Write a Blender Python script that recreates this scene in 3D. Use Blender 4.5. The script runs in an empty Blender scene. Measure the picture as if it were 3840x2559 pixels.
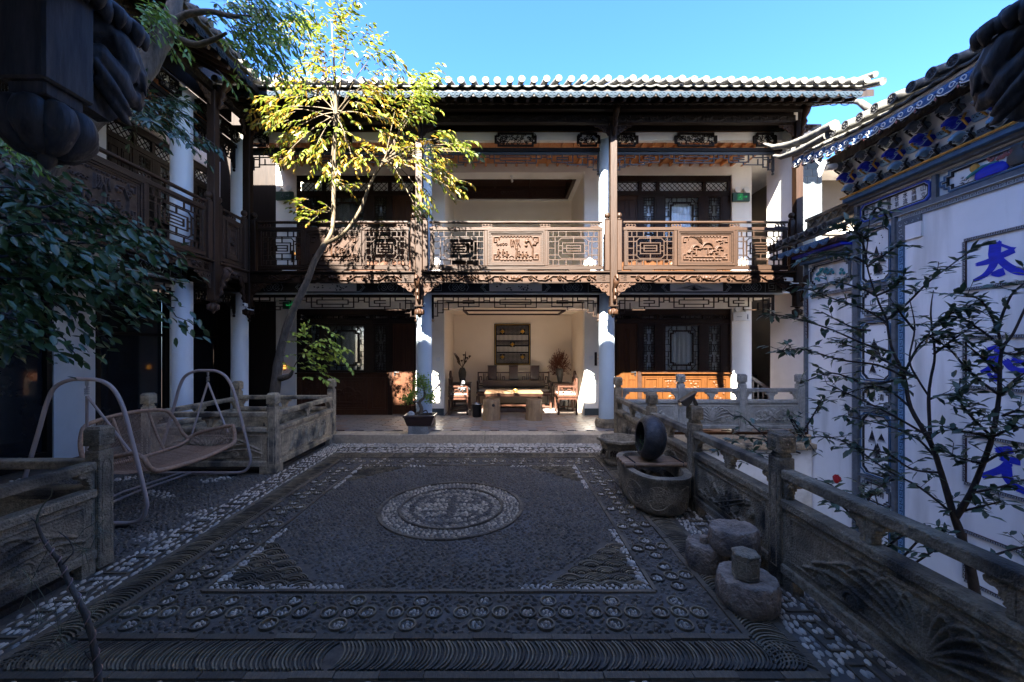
import bpy, math, random
import numpy as np
from mathutils import Vector, Matrix
sc = bpy.context.scene
COL = sc.collection
R = random.Random(11)
NR = np.random.RandomState(5)
PI = math.pi
rad = math.radians
# ------------------------------------------------------------------ camera, sky, sun, exposure
cam_d = bpy.data.cameras.new('camera'); cam = bpy.data.objects.new('camera', cam_d); COL.objects.link(cam)
cam_d.sensor_width = 36; cam_d.lens = 14; cam_d.shift_x = .0078; cam_d.shift_y = .0079
cam_d.clip_start = .05; cam_d.clip_end = 3000
cam.location = (0, 0, 1.7); cam.rotation_euler = (rad(90), 0, 0)
sc.camera = cam
SUN = Vector((-.18, -1, .94)).normalized()          # towards the sun
el = math.asin(SUN.z)
w = bpy.data.worlds.new('World'); sc.world = w; w.use_nodes = True
nt = w.node_tree; bg = nt.nodes['Background']
sky = nt.nodes.new('ShaderNodeTexSky'); sky.sky_type = 'NISHITA'; sky.sun_disc = False
sky.sun_elevation = el; sky.sun_rotation = math.atan2(SUN.x, SUN.y)
sky.altitude = 2500; sky.air_density = 1.0; sky.dust_density = 10; sky.ozone_density = 5.0
hs = nt.nodes.new('ShaderNodeHueSaturation'); hs.inputs['Saturation'].default_value = 1.2; hs.inputs['Hue'].default_value = .508; hs.inputs['Value'].default_value = .93; nt.links.new(sky.outputs[0], hs.inputs['Color']); nt.links.new(hs.outputs[0], bg.inputs[0]); bg.inputs[1].default_value = .05
sl = bpy.data.lights.new('sun', 'SUN'); sl.energy = 5; sl.angle = rad(.5); sl.color = (1, .93, .82)
so = bpy.data.objects.new('sun', sl); COL.objects.link(so); so.location = (-3, -10, 14)
so.rotation_euler = SUN.to_track_quat('Z', 'Y').to_euler()
sc.view_settings.view_transform = 'Standard'; sc.view_settings.look = 'None'
sc.view_settings.exposure = 4.42; sc.view_settings.gamma = 1
sc.view_settings.use_curve_mapping = False
sc.render.engine = 'CYCLES'
sc.cycles.max_bounces = 8; sc.cycles.diffuse_bounces = 6

# ------------------------------------------------------------------ helpers
F = 1493.0
def P(x, y, Y):
    return Vector(((x-1890)/F*Y, Y, 1.7-(y-1310)/F*Y))

def tag(o, label=None, cat=None, group=None, kind=None):
    if label: o['label'] = label
    if cat: o['category'] = cat
    if group: o['group'] = group
    if kind: o['kind'] = kind
    return o
def thing(name, label, cat, loc=(0, 0, 0), rz=0, group=None):
    o = bpy.data.objects.new(name, None); COL.objects.link(o); o.empty_display_size = .2
    o.location = loc; o.rotation_euler = (0, 0, rz)
    return tag(o, label, cat, group)
def link(name, me, parent=None, loc=None, rot=None, scale=None):
    o = bpy.data.objects.new(name, me); COL.objects.link(o)
    if parent is not None: o.parent = parent
    if loc is not None: o.location = loc
    if rot is not None: o.rotation_euler = rot
    if scale is not None: o.scale = scale if hasattr(scale, '__len__') else (scale,)*3
    return o
def copy_tree(o, parent=None):
    c = o.copy(); COL.objects.link(c)
    if parent is not None: c.parent = parent
    for ch in list(o.children): copy_tree(ch, c)
    return c

class B:
    def __init__(s): s.v = []; s.f = []
    def add(s, vs, fs):
        n = len(s.v); s.v += [tuple(v) for v in vs]; s.f += [tuple(i+n for i in f) for f in fs]
    def box(s, x0, x1, y0, y1, z0, z1):
        if x0 > x1: x0, x1 = x1, x0
        if y0 > y1: y0, y1 = y1, y0
        if z0 > z1: z0, z1 = z1, z0
        s.add([(x0,y0,z0),(x1,y0,z0),(x1,y1,z0),(x0,y1,z0),(x0,y0,z1),(x1,y0,z1),(x1,y1,z1),(x0,y1,z1)],
              [(0,3,2,1),(4,5,6,7),(0,1,5,4),(1,2,6,5),(2,3,7,6),(3,0,4,7)]); return s
    def cbox(s, cx, cy, cz, w, d, h): return s.box(cx-w/2, cx+w/2, cy-d/2, cy+d/2, cz-h/2, cz+h/2)
    def bar(s, p, q, w, h, up=(0,0,1)):
        p = Vector(p); q = Vector(q); d = (q-p)
        if d.length < 1e-6: return s
        d.normalize(); up = Vector(up)
        sd = d.cross(up)
        if sd.length < 1e-4: sd = d.cross(Vector((0,1,0)))
        sd.normalize(); u = sd.cross(d)
        a = sd*w/2; b = u*h/2
        s.add([p-a-b,p+a-b,p+a+b,p-a+b,q-a-b,q+a-b,q+a+b,q-a+b],
              [(0,1,2,3),(7,6,5,4),(0,4,5,1),(1,5,6,2),(2,6,7,3),(3,7,4,0)]); return s
    def tube(s, pts, rs, n=8, cap=True, close=False):
        pts = [Vector(p) for p in pts]; m = len(pts)
        if not hasattr(rs, '__len__'): rs = [rs]*m
        t0 = (pts[1]-pts[0]).normalized()
        a = Vector((0,0,1)) if abs(t0.z) < .9 else Vector((1,0,0))
        u = t0.cross(a).normalized(); vs = []
        for i, p in enumerate(pts):
            if close: t = pts[(i+1) % m]-pts[i-1]
            else: t = pts[min(i+1, m-1)]-pts[max(i-1, 0)]
            t.normalize(); u = (u-t*u.dot(t))
            if u.length < 1e-5: u = t.orthogonal()
            u.normalize(); v = t.cross(u)
            for k in range(n):
                c = 2*PI*k/n; vs.append(p+(u*math.cos(c)+v*math.sin(c))*rs[i])
        fs = []
        for i in range(m if close else m-1):
            j = (i+1) % m
            for k in range(n):
                l = (k+1) % n; fs.append((i*n+k, i*n+l, j*n+l, j*n+k))
        if cap and not close: fs.append(tuple(range(n))[::-1]); fs.append(tuple((m-1)*n+k for k in range(n)))
        s.add(vs, fs); return s
    def lathe(s, prof, n=16, c=(0,0,0), sx=1, sy=1, a0=0, axis='z'):
        vs = []
        for r, z in prof:
            for k in range(n):
                a = a0+2*PI*k/n; p = (r*math.cos(a)*sx, r*math.sin(a)*sy, z)
                if axis == 'y': p = (p[0], p[2], p[1])
                if axis == 'x': p = (p[2], p[0], p[1])
                vs.append((p[0]+c[0], p[1]+c[1], p[2]+c[2]))
        fs = []
        m = len(prof)
        for i in range(m-1):
            for k in range(n):
                l = (k+1) % n; fs.append((i*n+k, i*n+l, (i+1)*n+l, (i+1)*n+k))
        fs.append(tuple(range(n))[::-1]); fs.append(tuple((m-1)*n+k for k in range(n)))
        s.add(vs, fs); return s
    def prism(s, poly, axis, a, b):
        def mk(p, t):
            if axis == 'y': return (p[0], t, p[1])
            if axis == 'x': return (t, p[0], p[1])
            return (p[0], p[1], t)
        n = len(poly); vs = [mk(p, a) for p in poly]+[mk(p, b) for p in poly]
        fs = [tuple(range(n)), tuple(range(2*n-1, n-1, -1))]+[(i, i+n, (i+1) % n+n, (i+1) % n) for i in range(n)]
        s.add(vs, fs); return s
    def ring(s, outer, inner, axis, a, b):
        n = len(outer)
        def mk(p, t):
            return (p[0], t, p[1]) if axis == 'y' else ((t, p[0], p[1]) if axis == 'x' else (p[0], p[1], t))
        vs = [mk(p, a) for p in outer]+[mk(p, a) for p in inner]+[mk(p, b) for p in outer]+[mk(p, b) for p in inner]
        fs = []
        for i in range(n):
            j = (i+1) % n
            fs += [(i, j, n+j, n+i), (2*n+i, 3*n+i, 3*n+j, 2*n+j), (i, 2*n+i, 2*n+j, j), (n+i, n+j, 3*n+j, 3*n+i)]
        s.add(vs, fs); return s
    def mesh(s, name, mat, smooth=0):
        me = bpy.data.meshes.new(name); me.from_pydata(s.v, [], s.f)
        if mat: me.materials.append(mat)
        if smooth:
            me.shade_smooth()
            if smooth > 1: me.set_sharp_from_angle(angle=rad(smooth))
        me.update(); return me
    def obj(s, name, mat, parent=None, smooth=0, bevel=0, kind=None, label=None, loc=None, rot=None, seg=1):
        o = link(name, s.mesh(name, mat, smooth), parent, loc, rot)
        if bevel:
            m = o.modifiers.new('bevel', 'BEVEL'); m.width = bevel; m.segments = seg; m.limit_method = 'ANGLE'; m.angle_limit = rad(35)
        return tag(o, label, kind=kind)

def npmesh(name, V, Fq, mat, smooth=False):
    V = np.asarray(V, dtype=np.float32); Fq = np.asarray(Fq, dtype=np.int32)
    me = bpy.data.meshes.new(name); k = Fq.shape[1]
    me.vertices.add(len(V)); me.vertices.foreach_set('co', V.ravel())
    me.loops.add(Fq.size); me.loops.foreach_set('vertex_index', Fq.ravel())
    me.polygons.add(len(Fq)); me.polygons.foreach_set('loop_start', np.arange(0, Fq.size, k, dtype=np.int32))
    me.update(calc_edges=True)
    if smooth: me.shade_smooth()
    me.materials.append(mat); return me

def smooth_pts(pts, ws, k=5):
    P_, W_ = [], []
    n = len(pts)
    for i in range(n-1):
        p0 = pts[max(i-1, 0)]; p1 = pts[i]; p2 = pts[i+1]; p3 = pts[min(i+2, n-1)]
        for j in range(k):
            t = j/k; f = lambda a, b_, c, d: .5*((2*b_)+(-a+c)*t+(2*a-5*b_+4*c-d)*t*t+(-a+3*b_-3*c+d)*t**3)
            P_.append(tuple(f(p0[c], p1[c], p2[c], p3[c]) for c in range(len(p1)))); W_.append(ws[i]*(1-t)+ws[i+1]*t)
    P_.append(pts[-1]); W_.append(ws[-1]); return P_, W_
# ------------------------------------------------------------------ materials
MT = {}
def mat(name, c1, c2=None, sc_=6, rough=.6, bump=0, det=4, isl=0, metal=0, stretch=(1,1,1), bsc=None, c3=None, spec=.5, hue=None, emit=None, est=1, trans=0, c3amt=.5, c3sc=1.3, coat=0, c3st=None):
    m = bpy.data.materials.new(name); m.use_nodes = True; t = m.node_tree; N = t.nodes; L = t.links
    bs = N['Principled BSDF']; bs.inputs['Roughness'].default_value = rough; bs.inputs['Metallic'].default_value = metal
    bs.inputs['Specular IOR Level'].default_value = spec
    if coat: bs.inputs['Coat Weight'].default_value = coat; bs.inputs['Coat Roughness'].default_value = .25
    c2 = c2 or tuple(v*.6 for v in c1)
    tc = N.new('ShaderNodeTexCoord'); mp = N.new('ShaderNodeMapping'); mp.inputs['Scale'].default_value = stretch
    L.new(tc.outputs['Object'], mp.inputs[0])
    no = N.new('ShaderNodeTexNoise'); no.inputs['Scale'].default_value = sc_; no.inputs['Detail'].default_value = det; no.inputs['Roughness'].default_value = .65
    L.new(mp.outputs[0], no.inputs['Vector'])
    rp = N.new('ShaderNodeValToRGB'); rp.color_ramp.elements[0].position = .3; rp.color_ramp.elements[1].position = .7
    rp.color_ramp.elements[0].color = (*c2, 1); rp.color_ramp.elements[1].color = (*c1, 1)
    L.new(no.outputs[0], rp.inputs[0]); out = rp.outputs[0]
    if isl:
        g = N.new('ShaderNodeNewGeometry'); oi = N.new('ShaderNodeObjectInfo'); ad = N.new('ShaderNodeMath'); ad.operation = 'ADD'
        fr = N.new('ShaderNodeMath'); fr.operation = 'FRACT'
        L.new(g.outputs['Random Per Island'], ad.inputs[0]); L.new(oi.outputs['Random'], ad.inputs[1]); L.new(ad.outputs[0], fr.inputs[0])
        if hue:
            r2 = N.new('ShaderNodeValToRGB'); r2.color_ramp.elements[0].color = (*hue[0], 1); r2.color_ramp.elements[1].color = (*hue[-1], 1)
            for i, h in enumerate(hue[1:-1]):
                e = r2.color_ramp.elements.new((i+1)/(len(hue)-1)); e.color = (*h, 1)
            L.new(fr.outputs[0], r2.inputs[0])
            mx = N.new('ShaderNodeMix'); mx.data_type = 'RGBA'; mx.inputs[0].default_value = isl
            L.new(out, mx.inputs[6]); L.new(r2.outputs[0], mx.inputs[7]); out = mx.outputs[2]
        else:
            mr = N.new('ShaderNodeMapRange'); mr.inputs['To Min'].default_value = 1-isl; mr.inputs['To Max'].default_value = 1+isl
            L.new(fr.outputs[0], mr.inputs[0])
            mx = N.new('ShaderNodeMix'); mx.data_type = 'RGBA'; mx.blend_type = 'MULTIPLY'; mx.inputs[0].default_value = 1
            L.new(out, mx.inputs[6]); L.new(mr.outputs[0], mx.inputs[7]); out = mx.outputs[2]
    if c3:
        n3 = N.new('ShaderNodeTexNoise'); n3.inputs['Scale'].default_value = c3sc; n3.inputs['Detail'].default_value = 6
        m3 = N.new('ShaderNodeMapping'); m3.inputs['Scale'].default_value = c3st or (1, 1, 1)
        L.new(tc.outputs['Object'], m3.inputs[0]); L.new(m3.outputs[0], n3.inputs['Vector'])
        r3 = N.new('ShaderNodeValToRGB'); r3.color_ramp.elements[0].position = .48; r3.color_ramp.elements[1].position = .66
        r3.color_ramp.elements[1].color = (c3amt,)*3+(1,); r3.color_ramp.elements[0].color = (0, 0, 0, 1)
        L.new(n3.outputs[0], r3.inputs[0])
        mx = N.new('ShaderNodeMix'); mx.data_type = 'RGBA'; L.new(r3.outputs[0], mx.inputs[0])
        L.new(out, mx.inputs[6]); mx.inputs[7].default_value = (*c3, 1); out = mx.outputs[2]
    L.new(out, bs.inputs['Base Color'])
    if bump:
        nb = N.new('ShaderNodeTexNoise'); nb.inputs['Scale'].default_value = bsc or sc_*3; nb.inputs['Detail'].default_value = 5
        L.new(mp.outputs[0], nb.inputs['Vector'])
        bp = N.new('ShaderNodeBump'); bp.inputs['Strength'].default_value = bump; bp.inputs['Distance'].default_value = .03 if 'stone' in name else .01
        L.new(nb.outputs[0], bp.inputs['Height']); L.new(bp.outputs[0], bs.inputs['Normal'])
    if emit: bs.inputs['Emission Color'].default_value = (*emit, 1); bs.inputs['Emission Strength'].default_value = est
    if trans: bs.inputs['Transmission Weight'].default_value = trans
    MT[name] = m; return m
ST = (1, 1, .08)
mat('wood', (0.0188,0.0088,0.0042), (0.0099,0.0044,0.0018), 30, .5, .25, stretch=(1,1,.06), isl=.18, spec=.18)
mat('wood_h', (0.0188,0.0088,0.0042), (0.0099,0.0044,0.0018), 30, .5, .25, stretch=(.06,1,1), isl=.18, spec=.18)
mat('wood_carved', (0.0290,0.0132,0.0061), (0.0138,0.0055,0.0022), 14, .55, .2, spec=.18)
mat('wood_red', (.022,.010,.006), (.012,.006,.004), 14, .45, .15, spec=.18)
mat('wood_dark', (.018,.012,.009), (.009,.006,.005), 20, .5, .2, stretch=(1,1,.1), spec=.18)
mat('wood_sun_orange', (0.0493,0.0176,0.0035), (0.0289,0.0092,0.0014), 22, .42, .2, stretch=(1,1,.1), spec=.18)  # same dark wood, sunlight on the doors put into a warmer colour
mat('wood_rafter', (0.6080,0.2720,0.1056), (0.3952,0.1600,0.0528), 18, .6, .2, isl=.2)
mat('wood_furn', (.06,.024,.013), (.028,.011,.007), 22, .35, .1, coat=.3)
mat('wood_table', (0.1600,0.0960,0.0520), (0.0960,0.0520,0.0256), 20, .45, .1, stretch=(.1,1,1))
mat('wood_stump', (0.3750,0.2520,0.1360), (0.2100,0.1224,0.0612), 22, .75, .4, stretch=(1,1,.12), c3=(.16,.1,.06), c3sc=6)
mat('wood_near', (0.0912,0.0806,0.0734), (0.0274,0.0230,0.0204), 16, .55, .5, stretch=(1,1,.15), spec=.18)
mat('beam_black', (.016,.014,.014), (.009,.008,.008), 8, .45)
mat('line_grey', (.55,.60,.62), (.42,.46,.48), 8, .6)
mat('plaster', (.80,.77,.71), (.74,.71,.65), 3, .9, .05, c3=(.52,.49,.44), c3amt=.4)
mat('plaster_warm', (.88,.79,.66), (.84,.75,.62), 3, .9, .05)
mat('paint_white', (.42,.50,.56), (.38,.46,.52), 2, .6, .03, c3=(.34,.38,.40), c3amt=.5, c3st=(1.5,1.5,.4))
mat('wall_white', (.93,.93,.92), (.87,.87,.86), 2.5, .85, .08, c3=(.60,.60,.57), c3amt=.8, c3sc=1.1, c3st=(2.5,2.5,.35))
mat('wall_white_lower', (.85,.85,.84), (.75,.75,.73), 2.5, .85, .08, c3=(.36,.34,.30), c3amt=.7, c3sc=2.2)
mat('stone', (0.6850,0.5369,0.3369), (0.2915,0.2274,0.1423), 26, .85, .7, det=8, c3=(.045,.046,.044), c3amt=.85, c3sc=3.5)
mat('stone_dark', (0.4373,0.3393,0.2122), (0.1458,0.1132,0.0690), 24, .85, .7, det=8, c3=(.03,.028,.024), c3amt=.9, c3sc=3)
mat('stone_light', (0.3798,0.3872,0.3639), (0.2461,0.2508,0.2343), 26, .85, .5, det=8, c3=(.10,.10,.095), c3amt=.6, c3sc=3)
mat('stone_red', (0.4505,0.3370,0.2376), (0.1733,0.1254,0.0871), 14, .9, .9, det=8, c3=(.06,.055,.05), c3amt=.8, c3sc=5)
mat('mortar', (.14,.108,.073), (.06,.047,.033), 14, .95, .6, c3=(.13,.12,.11), c3amt=.5, c3sc=2)
mat('pebble_dark', (0.1347,0.1101,0.0781), (0.0746,0.0599,0.0446), 9, .42, .15, isl=.65, hue=[(0.025,0.018,0.009),(0.070,0.050,0.030),(0.140,0.093,0.051),(0.043,0.029,0.018),(0.195,0.136,0.077)], c3=(.13,.11,.085), c3amt=.55, c3sc=1.1)
mat('pebble_white', (.4,.43,.46), (.3,.3,.3), 12, .5, .15, isl=.75, hue=[(0.316,0.253,0.171),(0.671,0.539,0.363),(0.489,0.351,0.224),(0.855,0.695,0.479),(0.207,0.172,0.121)], c3=(.12,.105,.085), c3amt=.4, c3sc=1.6)
mat('pebble_grey', (0.2694,0.2277,0.1674), (0.1616,0.1315,0.0982), 12, .5, .15, isl=.75, hue=[(0.164,0.122,0.077),(0.513,0.391,0.241),(0.325,0.223,0.127),(0.792,0.614,0.395),(0.117,0.092,0.060)], c3=(.06,.053,.043), c3amt=.6, c3sc=2.5)
mat('tile_arc', (0.2516,0.1862,0.1062), (0.0838,0.0617,0.0347), 12, .7, .4, isl=.5, c3=(.03,.027,.022), c3amt=.8, c3sc=2.2)
mat('brick_dark', (0.1688,0.1233,0.0756), (0.0767,0.0573,0.0344), 16, .8, .4, isl=.35)
mat('hex_tile', (0.2380,0.2170,0.2030), (0.1680,0.1540,0.1470), 7, .42, .12, isl=.6, hue=[(0.213,0.195,0.179),(0.263,0.218,0.185),(0.200,0.182,0.168),(0.263,0.142,0.079),(0.226,0.206,0.196),(0.176,0.153,0.140)])
mat('kerb', (0.5702,0.4489,0.3028), (0.3399,0.2662,0.1800), 22, .8, .4, c3=(.10,.10,.09), c3amt=.6, c3sc=2)
mat('roof_tile', (0.0619,0.0604,0.0526), (0.0279,0.0273,0.0248), 10, .8, .4, isl=.2, c3=(.16,.15,.13), c3amt=.5, c3sc=8)
mat('tile_disc', (0.0930,0.0898,0.0806), (0.0495,0.0480,0.0434), 10, .8, .2)
mat('drip_blue', (0.0160,0.0272,0.0400), (0.0080,0.0136,0.0208), 8, .7, .1, spec=.1)
mat('soil', (.05,.038,.028), (.025,.018,.014), 12, 1, 1)
mat('garden_soil_bounce', (.20,.165,.125), (.11,.09,.07), 12, 1, 1)  # soil lightened to bounce light onto the soffit and painted wall
mat('bark', (.16,.13,.10), (.06,.048,.036), 24, .9, .8, stretch=(1,1,.25))
mat('bark_light', (0.1050,0.0792,0.0429), (0.0455,0.0330,0.0181), 24, .85, .6, stretch=(1,1,.25))
mat('bark_dark', (.055,.045,.042), (.028,.022,.02), 24, .9, .5)
mat('glass_dark', (.02,.022,.025), (.012,.013,.015), 2, .06, spec=.6)
mat('screen_skylit', (.04,.043,.046), (.025,.026,.028), 9, .5)  # dark wood greyed, skylight on the upper lattice put into the colour
mat('curtain', (.93,.95,.93), (.62,.65,.63), 30, .9, stretch=(1,1,.02))
mat('black_metal', (.018,.018,.02), (.012,.012,.013), 6, .35, metal=.2)
mat('steel', (.5,.5,.5), (.4,.4,.4), 6, .3, metal=1)
mat('white_plastic', (.7,.7,.68), (.64,.64,.62), 6, .4)
mat('gold', (.75,.45,.07), (.5,.28,.03), 8, .35, metal=.6)
mat('brass', (.8,.5,.15), (.6,.35,.1), 8, .3, metal=.9)
mat('swing_metal', (0.4420,0.3468,0.2898), (0.3646,0.2856,0.2431), 6, .45)
mat('rope', (0.4624,0.2747,0.1631), (0.2601,0.1493,0.0838), 40, .75, .3, isl=.15)
mat('bamboo', (.38,.24,.13), (.24,.14,.07), 9, .5, .2, isl=.2)
mat('glaze_black', (.05,.046,.042), (.018,.017,.016), 14, .5, .9)
mat('cushion', (.17,.135,.105), (.13,.10,.08), 40, .95, .3)
mat('cushion_light', (.5,.45,.4), (.4,.36,.32), 30, .95, .2)
mat('vase_grey', (.085,.085,.08), (.04,.04,.038), 9, .6, .3)
mat('dried_red', (.17,.055,.03), (.09,.03,.018), 30, .95, isl=.3)
mat('dried_brown', (.09,.06,.04), (.05,.032,.022), 30, .95, isl=.3)
mat('pot_brown', (.05,.028,.024), (.03,.017,.014), 9, .3)
mat('ink', (.02,.02,.022), (.015,.015,.017), 9, .8)
mat('blue_paint', (.008,.035,.62), (.005,.018,.38), 7, .6, stretch=(1,1,3))
mat('blue_line', (.03,.10,.55), (.02,.07,.42), 7, .6)
mat('blue_frame', (.06,.15,.27), (.035,.09,.17), 9, .7)
mat('blue_light', (.30,.52,.75), (.18,.36,.58), 9, .6)
mat('frame_grey', (.15,.175,.20), (.09,.105,.12), 12, .8, .2)
mat('frame_brown', (.055,.03,.035), (.035,.02,.022), 12, .7)
mat('cornice_gold', (.62,.33,.06), (.45,.22,.04), 12, .6)
mat('paint_teal', (.04,.28,.30), (.02,.17,.2), 9, .6)
mat('paint_pink', (.45,.18,.17), (.30,.10,.10), 9, .6)
mat('green_lit', (.01,.16,.05), (.01,.16,.05), 5, .5, emit=(.05,1,.25), est=.02)
mat('sign_green', (.012,.05,.03), (.012,.05,.03), 5, .4)
mat('lamp_lit', (.9,.4,.1), (.9,.4,.1), 5, .5, emit=(1,.42,.08), est=.09)
mat('grey_brick', (.045,.058,.063), (.03,.04,.044), 9, .75, .2, isl=.25)
mat('brick_joint', (0.1280,0.1320,0.1320), (0.0960,0.1000,0.1000), 9, .9)
mat('flower_red', (.5,.01,.02), (.35,.005,.01), 9, .6)
mat('grass_dry', (.20,.20,.12), (.10,.10,.06), 9, .8, isl=.4)
def leafmat(name, cols, rough=.4, tr=.35):
    m = mat(name, cols[0], cols[-1], 5, rough, isl=.85, hue=cols)
    t = m.node_tree; N = t.nodes; L = t.links; bs = N['Principled BSDF']
    tl = N.new('ShaderNodeBsdfTranslucent'); ms = N.new('ShaderNodeMixShader'); ms.inputs[0].default_value = tr
    src = bs.inputs['Base Color'].links[0].from_socket
    L.new(src, tl.inputs[0]); L.new(bs.outputs[0], ms.inputs[1]); L.new(tl.outputs[0], ms.inputs[2])
    L.new(ms.outputs[0], N['Material Output'].inputs[0])
leafmat('leaf_yellow', [(0.186,0.147,0.008),(0.212,0.104,0.010),(0.128,0.129,0.010),(0.221,0.164,0.015),(0.221,0.112,0.020)], .45, .4)
leafmat('leaf_green', [(0.066,0.099,0.010),(0.112,0.139,0.013),(0.084,0.119,0.013),(0.150,0.165,0.019)], .4, .35)
leafmat('leaf_lime', [(0.319,0.450,0.070),(0.456,0.585,0.097),(0.524,0.562,0.088)], .45, .3)
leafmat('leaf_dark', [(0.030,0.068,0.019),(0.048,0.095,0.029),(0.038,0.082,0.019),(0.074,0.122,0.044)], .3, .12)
leafmat('leaf_mid', [(0.128,0.240,0.028),(0.224,0.330,0.042),(0.160,0.270,0.035)], .35, .3)
leafmat('leaf_camellia', [(0.036,0.072,0.042),(0.054,0.096,0.056),(0.090,0.136,0.084)], .32, .12)
mat('wing_wood', (0.0672,0.0399,0.0280), (0.0336,0.0209,0.0140), 30, .5, .25, stretch=(1,1,.06), isl=.18, spec=.18)  # wing copies of the hall wood, colour lifted to offset the shade there
mat('wing_wood_h_lifted', (0.0672,0.0399,0.0280), (0.0336,0.0209,0.0140), 30, .5, .25, stretch=(.06,1,1), isl=.18, spec=.18)
mat('wing_carved_lifted', (0.0945,0.0589,0.0420), (0.0420,0.0247,0.0175), 14, .5, .2, spec=.18)
mat('wing_paint_lifted', (.72,.78,.82), (.66,.72,.76), 2, .6, .05, c3=(.5,.52,.52), c3amt=.5, c3st=(1.5,1.5,.3))  # column paint copy, colour lightened to offset shade on the wing
mat('curtain_shaded', (.25,.27,.26), (.14,.15,.15), 30, .9, stretch=(1,1,.02))  # curtain copy with the left bay's shade put into its colour
mat('fascia_blue', (.05,.13,.30), (.03,.08,.2), 9, .6)
mat('plaster_shaded', (0.0960,0.0760,0.0544), (0.0800,0.0640,0.0448), 3, .9)  # plaster copy darkened so house and stair walls look shaded
mat('door_shaded', (0.0660,0.0264,0.0123), (0.0352,0.0132,0.0062), 20, .5, .2, stretch=(1,1,.1), spec=.18)  # same door wood, recoloured for the shade in the left bay
M = MT

# ------------------------------------------------------------------ relief carving (height field with stamped strokes)
def relief(nx, ny, w, h, strokes, depth, name, m, base=.0):
    X, Z = np.meshgrid(np.linspace(0, w, nx), np.linspace(0, h, ny)); H = np.zeros_like(X)
    for st in strokes:
        pts, r, hh = st
        pts = np.asarray(pts, float)
        if len(pts) == 1: pts = np.vstack([pts, pts])
        q = [pts[0:1]]
        for a, b in zip(pts[:-1], pts[1:]):
            n = max(1, int(np.hypot(*(b-a))/(r*.6)+1)); q.append(a+(b-a)*np.linspace(0, 1, n+1)[1:, None])
        q = np.vstack(q)
        x0, z0 = q.min(0)-r; x1, z1 = q.max(0)+r
        i0 = max(0, int(x0/w*(nx-1))); i1 = min(nx, int(x1/w*(nx-1))+2); j0 = max(0, int(z0/h*(ny-1))); j1 = min(ny, int(z1/h*(ny-1))+2)
        if i1 <= i0 or j1 <= j0: continue
        xs = X[j0:j1, i0:i1]; zs = Z[j0:j1, i0:i1]
        d = np.min((xs[..., None]-q[:, 0])**2+(zs[..., None]-q[:, 1])**2, axis=-1)/r**2
        H[j0:j1, i0:i1] = np.maximum(H[j0:j1, i0:i1], hh*np.sqrt(np.clip(1-d, 0, 1)))
    H = H*depth+base; H[0] = H[-1] = 0; H[:, 0] = H[:, -1] = 0
    V = np.stack([X, -H, Z], -1).reshape(-1, 3)
    i = np.arange((ny-1)*(nx-1)); r_ = i//(nx-1); c = i % (nx-1); a = r_*nx+c
    return npmesh(name, V, np.stack([a, a+1, a+nx+1, a+nx], 1), m, True)
def spiral(cx, cz, r0, r1, a0, turns, n=14):
    return [(cx+(r0+(r1-r0)*t/n)*math.cos(a0+turns*2*PI*t/n), cz+(r0+(r1-r0)*t/n)*math.sin(a0+turns*2*PI*t/n)) for t in range(n+1)]
def arc(cx, cz, r, a0, a1, n=8): return [(cx+r*math.cos(a0+(a1-a0)*t/n), cz+r*math.sin(a0+(a1-a0)*t/n)) for t in range(n+1)]
def rect(x0, x1, z0, z1): return [(x0,z0),(x1,z0),(x1,z1),(x0,z1),(x0,z0)]
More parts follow.
